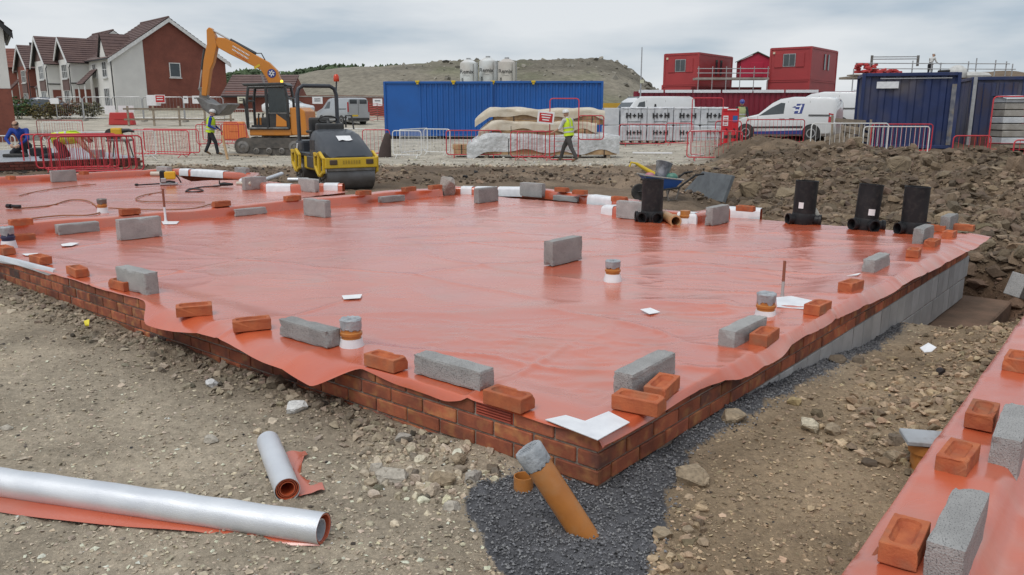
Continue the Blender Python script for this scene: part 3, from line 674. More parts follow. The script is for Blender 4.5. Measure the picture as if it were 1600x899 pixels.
# ------------------------------------------------------------------ loose bricks on the membranes
def frog_brick():
    def ring(hx, hy, cr, z):
        return [Vector((sx*(hx-cr)+cr*math.cos(a), sy*(hy-cr)+cr*math.sin(a), z)) for sx, sy, a0 in ((1, 1, 0), (-1, 1, 90), (-1, -1, 180), (1, -1, 270)) for a in (R(a0), R(a0+45), R(a0+90))]
    return MB().loft([ring(.1055, .0495, .002, 0), ring(.1075, .0512, .003, .003), ring(.1075, .0512, .003, .062), ring(.1055, .0495, .003, .065), ring(.088, .034, .024, .065), ring(.085, .031, .022, .056), ring(.074, .021, .016, .043)]).mesh('brick', m_loose, smooth=False)
def worn(me, seed):
    me = me.copy(); q = random.Random(seed); bm = bmesh.new(); bm.from_mesh(me); bmesh.ops.subdivide_edges(bm, edges=[e for e in bm.edges if e.calc_length() > .05], cuts=7)
    c = Vector((q.choice((-1, 1))*.107, q.choice((-1, 1))*.051, .065)); c2 = Vector((q.uniform(-.09, .09), -.051, q.choice((0, .065))))
    for v in bm.verts:
        v.co += Vector((q.gauss(0, .0003), q.gauss(0, .0003), q.gauss(0, .0003)))
        for k, r_ in ((c, .026), (c2, .02)):
            d = (v.co-k).length
            if d < r_: v.co -= (k-Vector((0, 0, .03))).normalized()*(r_-d)*.5
    bm.to_mesh(me); bm.free(); return me
fb = frog_brick(); FB = [worn(fb, k) for k in range(6)]
GB = 'loose bricks weighing down the red membrane'
def brick(px, py, rz, label, z=ZT+.012, tilt=0):
    p = at(px, py, z); o = link('loose_brick', FB[int(px) % 6], None, p, (tilt+random.gauss(0, .012), random.gauss(0, .012), rz+random.gauss(0, .03))); return tag(o, label, 'brick', GB)
A = RU; B_ = RV; RR_ = math.atan2(UR.y, UR.x); RG = math.atan2(GD.y, GD.x)
for q in [
 (304, 491, R(22), 'brick lying frog up on the flap of membrane, left of the two there', ZT+.012, R(4)),
 (394, 514, R(22), 'brick lying frog up on the membrane flap beside the long grey block'),
 (603, 574, B_, 'brick on the slab edge right of the taped stub and left of a grey block'),
 (795, 634, B_, 'brick on the slab edge directly above the red air brick'),
 (998, 640, B_+R(6), 'brick at the front corner nearest the white L shaped patch'),
 (1034, 616, A+R(14), 'brick wedged against the grey block at the front corner, turned along the right edge'),
 (1194, 534, A+R(4), 'brick on the right edge directly in front of the taped stub and grey block', ZT+.01),
 (1277, 488, A, 'brick on the right edge next to the copper pipe patch'),
 (1329, 453, A+R(-4), 'brick standing alone on the right edge between white patch and grey block'),
 (1427, 400, A+R(5), 'brick on the right edge, first of four near the black chambers'),
 (1456, 385, A, 'brick on the right edge beside the pale block nearest the last chamber'),
 (1483, 371, A, 'brick at the far corner below the small grey block'),
 (1504, 360, B_, 'brick turned crossways at the very far corner of the slab'),
 (1460, 361, B_, 'dark red brick half hidden behind the small grey block at the far corner'),
 (192, 451, B_+R(3), 'brick on the long wall edge tucked in front of an upright grey block'),
 (122, 430, B_+R(-4), 'brick on the long wall edge above the vertical movement joint'),
 (64, 411, B_, 'brick near the silver folded edge of the membrane'),
 (8, 396, B_, 'brick cut by the left border of the view beside a grey capped stub'),
 (36, 376, RG, 'pale sandy brick leaning at the foot of the long ridge behind a grey stub', ZI+.01),
 ]: brick(*q)
for q in [
 (33, 352, 'first brick on the long ridge, at the left border of the view'), (203, 335, 'brick on the long ridge behind the large upright grey block'),
 (346, 322.5, 'brick on the long ridge just past the white topped rod'), (457, 313.5, 'brick on the long ridge left of the upright block'),
 (568, 305, 'brick on the long ridge right of the upright block'), (639, 299, 'brick on the long ridge in front of the roller drum'), (680, 296, 'brick at the far end of the ridge against the round rock')]:
    brick(q[0], q[1], RG, q[2], ZI+.135)
for q in [(17, 281, 'brick on the furthest kerb near the left border'), (131, 273, 'brick on the furthest kerb right of the grey block there'), (878, 300, 'left brick of the pair on the back kerb between white patches'), (906, 304, 'right brick of the pair on the back kerb between white patches'),
          (968, 315, 'brick lying behind the back kerb beside the white taped step'), (1165, 330, 'brick on the white taped end of the back kerb')]:
    brick(q[0], q[1], B_, q[2], ZI+.13)
for q in [(1412, 862, RR_+R(2), 'brick beside the speckled block at the bottom right, frog up'), (1495, 728, RR_+R(-3), 'middle brick on the right-hand slab border, below the square plate'),
          (1533, 660, RR_+R(3), 'brick touching the taller block on the slab at the right'), (1588, 574, RR_, 'brick cut off by the right border of the view')]:
    brick(q[0], q[1], q[2], q[3], .238)

# ------------------------------------------------------------------ concrete blocks
def cblock(px, py, rz, dims, label, z=ZI+.012, tilt=0, m=m_block, name='concrete_block'):
    p = at(px, py, z); b = weathered(dims, m, int(px*7+py), name=name)
    return tag(link(name, b, None, p, (tilt, 0, rz)), label, 'block', 'concrete blocks set on the membranes')
    
FL = (.44, .1, .1); UP = (.44, .1, .215)
for q in [
 (708, 594, B_, (.44, .1, .1), 'long dark grey block lying on the slab edge between two bricks', ZT+.012),
 (484, 532, B_, (.44, .1, .1), 'long grey block on the edge between the flap brick and the taped stub', ZT+.012),
 (1008, 602, A+R(3), (.44, .1, .12), 'pale block behind the two bricks at the front corner', ZT+.005),
 (1160, 538, A, (.44, .1, .13), 'pale block lying beside the taped stub near the right edge', ZI+.01),
 (1368, 426, A, (.44, .1, .14), 'pale block lying alone along the right edge', ZI+.01),
 (1441, 385, A, (.42, .1, .2), 'pale upright block in front of the last black chamber', ZI+.01),
 (1481, 364, A, (.40, .1, .2), 'small grey block between bricks at the far corner', ZI+.01),
 (880, 410, A, (.44, .1, .215), 'grey block standing alone in the middle of the nearer slab'),
 (496, 338, B_, UP, 'upright grey block leaning close to the middle of the long ridge'),
 (219, 372, RG+R(3), UP, 'large upright grey block in front of the ridge near the white topped rod'),
 (122, 364, RG, (.42, .12, .11), 'dark block lying flat along the foot of the ridge at the left'),
 (392, 336, RG, (.44, .06, .09), 'thin pale block lying against the middle of the long ridge'),
 (612, 315.5, RG, (.44, .08, .09), 'pale block lying against the far part of the ridge'),
 (760, 316, A, UP, 'upright block standing in front of the white taped kerb'),
 (832, 307.5, B_, UP, 'block leaning on the back kerb right of the white tape'),
 (884, 314.5, B_, (.44, .06, .08), 'thin pale block at the foot of the back kerb below two bricks'),
 (989, 342, B_, UP, 'dark block against the back kerb just left of the first black chamber'),
 (1120, 350, A, UP, 'grey block standing at the white taped corner right of the first chamber'),
 (216, 454, B_, (.44, .1, .16), 'upright grey block behind a brick on the long wall edge', ZT+.01),
 (100, 284, math.atan2(FD.y, FD.x), (.44, .1, .215), 'square faced grey block on the furthest kerb by the red barriers', ZI+.01),
 (257, 271, B_, (.44, .12, .14), 'dark block behind the yellow motor on the furthest kerb', ZI+.06),
 (379, 277.5, B_, (.40, .1, .2), 'grey block on the far kerb behind a short white pipe', ZI+.02),
 (398, 296, A, (.42, .1, .215), 'grey block at the stepped corner of the further slab'),
 (483, 299.5, B_, (.44, .1, .215), 'grey block between two white patches in front of the roller'),
 (1572, 738, RR_+R(2), UP, 'speckled upright block cut by the right border of the view', .13),
 (1487, 907, RR_+R(1), UP, 'nearest speckled upright block at the bottom right', .13),
 ]: cblock(*q)
p = atY(1478, 342, 14.0); o = MB().box((0, 0, .1), (.46, .3, .24)).mesh('concrete_block', mat('grey_wrapped_block', (.36, .38, .39), .5, bump=.4, bscale=30), bev=.01)
tag(link('concrete_block', o, None, (p.x, p.y, p.z), (R(6), R(-4), R(12))), 'grey block resting on the spoil heap behind the last chamber', 'block')
p = at(1592, 465, -.2); o = MB().box((0, 0, .1), (.44, .14, .215)).mesh('concrete_block', m_block, bev=.004); tag(link('concrete_block', o, None, p, (R(10), R(15), R(40))), 'grey block tipped over beyond the trench end', 'block')
p = at(700, 305, ZI+.01); v, f = ICO2[4]; v = v*np.array((.15, .13, .19))+np.array((0, 0, .15)); o = link('rock', raw_mesh('rock', v, f, [m_stone], np.broadcast_to(np.array((.33, .29, .26)), v.shape)*(1+np.random.default_rng(1).normal(0, .1, (len(v), 1))))); o.location = p
tag(o, 'round concrete lump standing where the ridge meets the back kerb', 'rock')

# ------------------------------------------------------------------ taped drain stubs
def stub(px, py, z, h, r, label, collar=True, cap=True, cm=None, pm=None):
    p = at(px, py, z); t = thing('drain_stub', label, 'pipe', p); q = random.Random(int(px))
    if collar:
        MB().lathe([(r*1.35, -.01), (r*1.28, .03), (r*1.12, h*.36), (r*1.1, h*.42)], 20).build('tape_collar', m_white, t, smooth=True)
    MB().lathe([(r, 0), (r, h*.5), (r*1.12, h*.52), (r*1.14, h*.6), (r, h*.63), (r, h*.94)], 20).build('pipe', pm or m_orange, t, smooth=True)
    if cap:
        c = MB(); n = 28; rings = []
        for k, (rr, zz_) in enumerate([(1.03, .70), (1.07, .74), (1.08, .92), (1.12, .985), (1.0, 1.03), (.5, 1.01), (.01, 1.0)]):
            rings.append([Vector((r*rr*math.cos(2*math.pi*j/n)*(1+q.gauss(0, .02)), r*rr*math.sin(2*math.pi*j/n)*(1+q.gauss(0, .02)), h*(zz_+q.gauss(0, .012+(.03 if k == 0 else 0))))) for j in range(n)])
        c.loft(rings).build('tape_cap', cm or m_tape, t, smooth=True)
    return t
stub(957, 442, ZI, .175, .055, 'taped drain stub standing by itself in the middle right of the nearer slab')
stub(550, 549, ZI+.01, .185, .055, 'taped drain stub on the slab just behind the front wall edge')
stub(1195, 503, ZI, .185, .055, 'taped drain stub near the right edge, between pale block and white patch')
stub(161, 334, ZI, .19, .055, 'small taped drain stub on the further slab behind the ridge', cm=m_steel)
stub(15, 391, ZI+.02, .22, .055, 'grey capped stub with a blue band at the left border', pm=mat('blue_band_plastic', (.03, .035, .09), .5), cm=m_tape)
stub(1070, 350, ZI, .17, .06, 'short drain stub beside the orange pipe by the first chamber', cap=False)
# cut pipe leaning out of the gravel
P0, P1 = at(914, 838, -.02), at(826, 703, .30); ax = (P1-P0); Lp = ax.length; qt = ax.to_track_quat('Z', 'Y')
t = thing('drain_pipe', 'orange plastic pipe leaning out of the dark gravel, its end bound in grey tape', 'pipe', P0, rot=tuple(qt.to_euler()))
MB().lathe([(.049, -.06), (.049, Lp-.02)], 40).build('pipe', m_orange, t, smooth=True)
c = MB(); n = 40; q = random.Random(3)
for_r = [(.0502, Lp-.07, .004), (.0525, Lp-.062, .002), (.0535, Lp-.03, .0006), (.054, Lp+.002, .0006), (.050, Lp+.008, .0004), (.028, Lp+.006, .0006), (.001, Lp+.005, 0)]
c.loft([[Vector((r_*math.cos(2*math.pi*j/n), r_*math.sin(2*math.pi*j/n), z_+q.gauss(0, s_)+.0012*math.sin(7*math.cos(2*math.pi*j/n)*r_/.03))) for j in range(n)] for r_, z_, s_ in for_r]).build('tape_cap', m_tape, t, smooth=True)
for k in range(4): MB().box((-.03+k*.02, 0, Lp+.0072), (.004, .08-.012*abs(k-1.5), .0025)).build('tape_fold', m_tape, t)
p = at(818, 765, 0); t = thing('drain_pipe', 'short piece of orange pipe upright behind the leaning pipe against the brickwork', 'pipe', p)
MB().lathe([(.04, -.05), (.04, .06), (.036, .06), (.036, -.05)], 28, cap0=False, cap1=False).build('pipe', m_orange, t, smooth=True)
p = at(1443, 738, 0); t = thing('drain_stub', 'orange drain stub covered with a square grey plate beside the right slab', 'pipe', (p.x, p.y, -.04), R(-12))
MB().lathe([(.058, -.05), (.058, .13), (.07, .135), (.07, .175), (.06, .18)], 28).build('pipe', m_orange, t, smooth=True)
MB().box((0, 0, .193), (.19, .15, .022)).build('cover_plate', mat('mortar_stained_plate', (.40, .43, .46), .7, c2=(.30, .31, .32), fleck=(.16, .15, .13), fscale=18, famt=.7), t, bev=.004)
# ------------------------------------------------------------------ black inspection chambers
def chamber(px, py, label, rz, tx=0, ty=0, z=ZI, h=.52, arms=(0, 130, 230), r=.128, stick=None):
    p = at(px, py, z); t = thing('inspection_chamber', label, 'chamber', p, rot=(tx, ty, rz))
    MB().lathe([(r, .10), (r, h*.97), (r*1.02, h*.972), (r*1.02, h), (r*.93, h), (r*.93, .15)], 32, cap0=True, cap1=True).build('riser', m_black, t, smooth=True)
    MB().lathe([(r*.75, 0), (r*1.02, .01), (r*1.1, .06), (r*1.05, .12), (r, .14)], 32).build('base', m_black, t, smooth=True)
    for a in arms:
        d = Vector((math.cos(R(a)), math.sin(R(a)), 0)); m = Matrix.Translation(Vector((0, 0, .066))+d*r*.6) @ d.to_track_quat('Z', 'Y').to_matrix().to_4x4()
        MB().lathe([(.055, 0), (.055, .09), (.066, .095), (.066, .125), (.056, .125), (.052, .05)], 24, m, cap1=True).build('inlet', m_black, t, smooth=True)
    if stick:
        n = 6; a0, a1, z0, z1 = stick; rows = [[Vector(((r+.002)*math.cos(R(a0+(a1-a0)*i/n)), (r+.002)*math.sin(R(a0+(a1-a0)*i/n)), zz_)) for i in range(n+1)] for zz_ in (z0, z1)]
        s = MB().grid(rows).build('label', m_paper, t)
    return t
chamber(1018, 347, 'black chamber standing at the back kerb beside a block and the orange pipe', 0, arms=(225, 280, 180), z=ZI)
chamber(1254, 351, 'black chamber with a small white label low on its left side', R(4), 0, R(2), arms=(185, 330, 20), stick=(215, 240, .20, .27))
chamber(1351, 360, 'black chamber leaning slightly, with a white label on its middle', 0, R(-1), R(4), arms=(200, 275, 350), stick=(250, 282, .18, .25))
chamber(1425, 366, 'plain black chamber nearest the far corner of the slab, no label', R(5), 0, R(1), arms=(190, 265, 10))
p = at(1268, 349, ZI); tag(MB().lathe([(.09, 0), (.09, .06), (.075, .06)], 24, Matrix.Translation((0, 0, .09)) @ Matrix.Rotation(R(70), 4, 'Y')).build('pipe_end_cap', mat('cream_plastic', (.55, .52, .46), .5), smooth=True, loc=p), 'cream plastic cap leaning behind the labelled black chamber', 'cap')
a, b = at(1024, 329, ZI+.08), at(1056, 346, ZI+.06); tag(MB().lathe([(.058, 0), (.058, .8), (.07, .82), (.07, .92), (.052, .92), (.052, .5)], 24, Matrix.Translation(a) @ (b-a).to_track_quat('Z', 'Y').to_matrix().to_4x4() @ Matrix.Diagonal((1, 1, (b-a).length/.92, 1))).build('drain_pipe', mat('faded_orange_pipe', (.50, .29, .14), .5), smooth=True), 'faded orange pipe lying beside the first black chamber', 'pipe')
# ------------------------------------------------------------------ rods through the slab
def rod(px, py, h, label, low, hi, z=ZI+.012, r=.011):
    p = at(px, py, z); t = thing('copper_pipe', label, 'pipe', p)
    MB().lathe([(r*1.9, 0), (r*1.3, .02), (r, .03), (r, h*.45)], 12).build('sleeve', low, t, smooth=True); MB().lathe([(r*.95, h*.45), (r*.95, h)], 12).build('pipe', hi, t, smooth=True)
m_cu = mat('dull_copper', (.32, .12, .075), .5, metal=.3)
rod(1222, 466, .27, 'thin copper pipe rising through a white patch near the right edge', mat('grey_sleeve', (.45, .43, .42), .5), m_cu)
rod(259, 347, .40, 'thin pipe rising beside the ridge, white at its foot', m_white, m_cu, r=.014)
def flat(name, pts, z, label, cat, m, th=.002, curl=0., sub=True):
    P = [at(px, py, z) for px, py in pts]
    if z > .1:
        for k in range(3): P = [at(q_[0], q_[1], float(zf1(np.array([v_.x]), np.array([v_.y]))[0])+.007) for q_, v_ in zip(pts, P)]
    c = sum(P, Vector())/len(P); b = MB(); n = len(P); q = random.Random(int(pts[0][0]))
    up = [p-c+Vector((0, 0, q.uniform(0, curl))) for p in P]; mid = [u*.45 for u in up]
    vs = up+[u-Vector((0, 0, th)) for u in up]
    b.add(vs, [tuple(range(n)), tuple(range(2*n-1, n-1, -1))]+[(i, i+n, (i+1) % n+n, (i+1) % n) for i in range(n)])
    o = b.build(name, m, loc=c); return tag(o, label, cat)
flat('corner_patch', ((852, 656), (884, 649), (914, 658), (951, 643), (984, 660), (934, 688)), ZT+.022, 'white L shaped patch stuck on the very front corner of the slab', 'patch', m_white, .003, .002)
flat('pipe_patch', ((1213, 465), (1236, 463), (1271, 470), (1262, 484), (1214, 480)), ZI+.02, 'white patch laid round the foot of the copper pipe', 'patch', m_white, .003, .004)
flat('rod_patch', ((252, 346), (280, 346), (276, 350), (255, 350.5)), ZI+.018, 'small white patch round the rod by the ridge', 'patch', m_white, .003)
flat('paper_scrap', ((534, 463), (566, 461), (563, 467), (537, 468)), ZI+.03, 'white paper scrap near the left middle of the nearer slab', 'paper', m_paper, .002, .012)
flat('paper_scrap', ((1000, 486), (1016, 483), (1032, 488), (1015, 492)), ZI+.03, 'white paper scrap between the lone stub and the front corner', 'paper', m_paper, .002, .014)
flat('paper_scrap', ((95, 383), (110, 380), (124, 381), (112, 385), (98, 386)), ZI+.025, 'white paper scrap on the slab near the left border', 'paper', m_paper, .002, .01)
flat('paper_scrap', ((1322, 432), (1345, 427), (1341, 430)), ZI+.03, 'narrow white tape strip lying close to the right edge', 'paper', m_paper, .002, .01)
flat('paper_scrap', ((1437, 545), (1450, 541), (1463, 547), (1455, 555), (1444, 553)), .0, 'crumpled white paper on the soil between the two slabs', 'paper', m_paper, .003, .03)
flat('paper_scrap', ((34, 397), (60, 396), (54, 400), (40, 400)), ZI+.03, 'white tape scrap beside the grey capped stub', 'paper', m_paper, .002, .005)
flat('plastic_scrap', ((131, 503), (140, 502), (139, 508), (133, 509)), .07, 'bright yellow plastic scrap on the wall rubble', 'scrap', paint('yellow_plastic', (.75, .62, .03), .5, .0), .01, .02)
# silver edge folded up at the left end of the wall
pts = [at(px, py, ZT+.012) for px, py in ((-60, 391), (0, 402), (30, 409), (60, 417), (88, 424))]
b = MB().grid([[p+Vector((0, 0, .02)) for p in pts], [p-U*.02+Vector((0, 0, .015)) for p in pts], [p-U*.035-Vector((0, 0, .02)) for p in pts], [p-U*.03-Vector((0, 0, .035+.012*math.sin(i*2))) for i, p in enumerate(pts)]])
b.build('foil_edge', m_foil, M1, smooth=True)
# ------------------------------------------------------------------ rolls of foil backed membrane
a, b_ = at(-420, 693, .058), at(506, 826, .058); d = (b_-a); ln = d.length; d.normalize(); side = Vector((d.y, -d.x, 0))
t = thing('membrane_roll', 'long silver foil roll lying across the bottom left on its red underside', 'roll', (0, 0, 0))
def rollm(a, d): return Matrix.Translation(a) @ d.to_track_quat('Z', 'Y').to_matrix().to_4x4()
n = 44; secs = []
for i in range(40):
    s = ln*i/39; w = .0018*math.sin(i*1.7)+.001*math.sin(i*4.1)
    secs.append([a+d*s+(side*math.cos(q)+Vector((0, 0, math.sin(q))))*(.056+w*.5+.0006*math.sin(6*q+i*.3))+Vector((0, 0, w*.3)) for q in [2*math.pi*j/n for j in range(n)]])
MB().loft(secs, caps=False).build('foil_face', m_foil, t, smooth='all')
MB().lathe([(.0515, ln-.7), (.0535, ln-.001), (.0475, ln-.003), (.0470, ln-.7)], 36, rollm(a, d), cap0=False, cap1=False).build('red_lining', m_red, t, smooth=True)
MB().lathe([(.040, ln-.5), (.040, ln-.012), (.037, ln-.012), (.037, ln-.5)], 28, rollm(a+side*.004-Vector((0, 0, .006)), d), cap0=False, cap1=False).build('inner_turn', m_foil, t, smooth=True)
rows = []
for k in range(6):
    f = k/5; rows.append([a+d*(ln*i/24)+side*(.030+(.19*(1-i/24)**.8+.012*math.sin(i*.9))*f)+Vector((0, 0, -.040+.014*f*(1-f)+.004*math.sin(i*1.3)*f-.008*f)) for i in range(25)])
MB().grid(rows).build('red_flap', m_red, t, smooth=True)
a, b_ = at(419, 690, .052), at(449, 766, .052); d = (b_-a); ln = d.length; d.normalize(); side = Vector((d.y, -d.x, 0))
if side.x < 0: side = -side
t = thing('membrane_roll', 'short silver foil roll with a torn red tail lying on the gravel', 'roll', (0, 0, 0)); Mx = rollm(a, d)
MB().lathe([(.0495, 0), (.0505, ln*.4), (.0495, ln), (.0475, ln), (.0465, 0)], 40, Mx, cap0=True, cap1=False).build('foil_face', m_foil, t, smooth=True)
for r_, z_ in ((.0445, .004), (.037, .009), (.030, .006)): MB().lathe([(r_, ln-.2), (r_, ln-z_), (r_-.0035, ln-z_), (r_-.0035, ln-.2)], 30, Mx @ Matrix.Translation((.001, .002, 0)), cap0=False, cap1=False).build('red_turn', m_red, t, smooth=True)
rows = []
for k in range(8):
    f = k/7; rows.append([a+d*(ln*(.16+.84*i/9)+.02*f*math.sin(i*2.1))+side*(.044+f*(.075+.03*math.sin(i*.8+1.2)))+Vector((0, 0, -.036+.010*math.sin(f*6+i)*f+.03*f*(1-f))) for i in range(10)])
MB().grid(rows).build('red_tail', m_red, t, smooth=True)
# ------------------------------------------------------------------ tools and cables on the further slab
def cable(name, pts, r, m, label, z=ZI+.022, cat='cable'):
    P = [at(px, py, z) for px, py in pts]; Q = []
    for i in range(len(P)-1):
        p0, p1, p2, p3 = P[max(i-1, 0)], P[i], P[i+1], P[min(i+2, len(P)-1)]
        for k in range(6):
            f = k/6; Q.append(.5*((2*p1)+(p2-p0)*f+(2*p0-5*p1+4*p2-p3)*f*f+(3*p1-p0-3*p2+p3)*f**3))
    Q.append(P[-1]); return tag(MB().tube(Q, r, 6, 0).build(name, m, smooth=True), label, cat)
m_cab = mat('orange_cable', (.33, .13, .05), .6); m_hose = mat('dark_cable', (.05, .04, .04), .6)
cable('cable', ((0, 352), (40, 343), (95, 337), (135, 336.5), (158, 331), (150, 322), (135, 313.5), (108, 313), (80, 321), (40, 325), (20, 326)), .009, m_cab, 'orange cable looping round the small stub on the further slab')
cable('cable', ((170, 325), (240, 328), (300, 326), (330, 319), (345, 317)), .008, m_cab, 'orange cable running behind the ridge towards its brick')
cable('cable', ((255, 300), (225, 305), (212, 311), (225, 315), (260, 315.5), (320, 316)), .008, m_cab, 'thin cable making a hairpin behind the white topped rod')
cable('cable', ((290, 299.5), (297, 295), (312, 296), (317, 298.5), (300, 299.8), (291, 298), (305, 294), (318, 292), (338, 291), (345, 290)), .011, m_hose, 'dark cable coiled beside the grinder on the further slab')
cable('cable', ((30, 306), (60, 299), (110, 292), (150, 288)), .007, m_cab, 'straight cable lying near the furthest kerb')
p = at(264, 289, ZI+.015); t = thing('cut_off_saw', 'yellow and black petrol saw standing on the further slab', 'saw', p, R(20))
my = paint('tool_yellow', (.72, .42, .02), .4, .15)
MB().box((.03, 0, .17), (.19, .16, .14)).build('motor', my, t, bev=.02, seg=2); MB().box((-.09, 0, .15), (.1, .15, .22)).build('engine_block', m_black, t, bev=.02)
MB().box((0, 0, .02), (.30, .2, .03)).build('base_plate', m_galv, t, bev=.005); MB().box((-.08, -.09, .09), (.09, .03, .08)).build('silencer', m_galv, t, bev=.008)
MB().tube([(.1, 0, .2), (.17, 0, .12), (.21, 0, .03)], .012, 8).build('handle', m_black, t, smooth=True); MB().tube([(-.06, -.08, .06), (.02, -.1, .07), (.11, -.08, .05)], .018, 8).build('guard', m_black, t, smooth=True)
MB().tube([(-.1, -.05, .03), (-.5, -.16, .025)], .012, 8).build('lance', m_black, t, smooth=True); MB().ball((-.52, -.165, .03), (.035, .025, .025), 8, 6).build('nozzle', m_black, t, smooth=True)
p = at(346, 291, ZI+.03); t = thing('angle_grinder', 'small dark grinder with a pale disc near the stepped kerb', 'tool', p, R(5))
MB().tube([(-.02, 0, .03), (.05, 0, .035), (.14, 0, .03), (.2, 0, .03)], [.03, .035, .026, .02], 10).build('body', m_black, t, smooth=True); MB().lathe([(.055, 0), (.058, .006), (.0, .008)], 18, Matrix.Translation((-.09, 0, .015))).build('disc', m_galv, t, smooth=True)
MB().tube([(-.03, 0, .03), (-.03, .0, .1)], .012, 8).build('side_handle', m_rubber, t, smooth=True)
p = at(20, 326, ZI+.02); t = thing('cable_connector', 'black cable connector lying on the further slab near the left border', 'connector', p, R(-20))
MB().tube([(-.1, 0, .03), (-.03, 0, .03)], .03, 8).build('plug', m_black, t, smooth=True); MB().tube([(-.01, 0, .03), (.12, .02, .03)], .022, 8).build('socket', m_black, t, smooth=True)
def stick(name, a, b, r, m, label, cat, z=ZI+.05):
    A_, B2 = at(*a, z), at(*b, z); return tag(MB().tube([A_, B2], r, 14).build(name, m, smooth=True), label, cat)
m_cream = mat('cream_pipe', (.62, .57, .48), .5)
stick('pipe_offcut', (236, 272), (262, 272), .05, m_cream, 'short cream pipe lying behind the yellow saw', 'pipe')
stick('pipe_offcut', (370, 287), (392, 287), .035, m_cream, 'short white pipe in front of the far kerb block', 'pipe', ZI+.12)
stick('foil_scrap_roll', (402, 286), (440, 272), .05, m_foil, 'small silver roll on the dirt beyond the stepped kerb', 'roll', .06)
stick('foil_scrap_roll', (450, 281), (482, 281), .045, m_foil, 'small silver roll lying close to the roller', 'roll', .07)
# ------------------------------------------------------------------ middle distance helpers
def B(px, Y, dz=0.):
    """ground point under column px at forward distance Y"""
    x = atY(px, 200, Y).x; return Vector((x, Y, gz(x, Y)+dz))
def zat(py, Y): return atY(800, py, Y).z
def text(name, body, size, m, parent, loc, rot, ext=.004, sx=1.):
    c = bpy.data.curves.new('t', 'FONT'); c.body = body; c.size = size; c.extrude = ext; c.align_x = 'CENTER'; c.align_y = 'CENTER'; c.resolution_u = 2; c.offset = size*.012
    o = bpy.data.objects.new('t', c); COL.objects.link(o); me = bpy.data.meshes.new_from_object(o.evaluated_get(bpy.context.evaluated_depsgraph_get())); bpy.data.objects.remove(o)
    me.materials.clear(); me.materials.append(m); me.name = name; r = link(name, me, parent, loc, rot); r.scale = (sx, 1, 1); return r
m_ink = mat('black_print', (.02, .02, .022), .6); m_redp = mat('red_print', (.55, .03, .03), .5); m_navy = paint('navy_print', (.03, .05, .22), .45, .0)
m_glass = glass('dark_glass'); m_vanw = mat('white_van_paint', (.72, .73, .74), .22, c2=(.66, .67, .67), scale=1.2, coat=.6, bump=.0)
m_tyre = m_rubber; m_red_lens = mat('red_lens', (.45, .015, .02), .2, spec=.7)

# ------------------------------------------------------------------ barriers
BARS = {}
def barrier(px0, Y0, px1, Y1, color, label, h=1.02, up=False, dz=0., lean=0., feet=True):
    a, b = B(px0, Y0), B(px1, Y1); d = b-a; ln = round(d.length*20)/20 if not up else 2.0; m = m_redbar if color == 'red' else m_whitebar
    t = thing('crowd_barrier', label, 'barrier', (a.x, a.y, min(a.z, b.z)+dz), 0, 'crowd barriers standing about the site', rot=(lean, 0, math.atan2(d.y, d.x)))
    W_, H_, z0 = (ln, h, .13)
    if up: W_, H_, z0 = (max(d.length, .8), 2.15, .05)
    def rr(x0, x1, z0, z1, c):
        P = []
        for cx, cz, a0 in ((x1-c, z1-c, 0), (x0+c, z1-c, 90), (x0+c, z0+c, 180), (x1-c, z0+c, 270)):
            for k in range(5): q = R(a0+k*22.5); P.append((cx+c*math.cos(q), 0, cz+c*math.sin(q)))
        return P
    key = (color, round(W_, 2), round(H_, 2), z0)
    if key not in BARS:
        BARS[key] = (MB().tube(rr(0, W_, z0, H_, .10), .019, 8, closed=True).mesh('frame', m, smooth=True),)
    fr = link('frame', BARS[key][0], t)
    bk_ = (color, round(H_, 2), z0, up)
    if bk_ not in BARS:
        BARS[bk_] = MB().tube([(0, 0, z0), (0, 0, H_)], .0065, 5).mesh('bar', m, smooth=True) if not up else MB().tube([(0, 0, 0), (W_, 0, 0)], .0065, 5).mesh('bar', m, smooth=True)
        BARS['foot'+color] = MB().tube([(0, -.24, 0), (0, 0, .15), (0, .24, 0)], .013, 6).mesh('foot', m, smooth=True)
    if up:
        for k in range(4): link('bar', BARS[bk_], t, (0, 0, .35+k*.17))
    else:
        n = max(3, int(ln/.15))
        for k in range(1, n): link('bar', BARS[bk_], t, (ln*k/n, 0, 0))
        if feet:
            for x in (ln*.14, ln*.86): link('foot', BARS['foot'+color], t, (x, 0, 0))
    return t
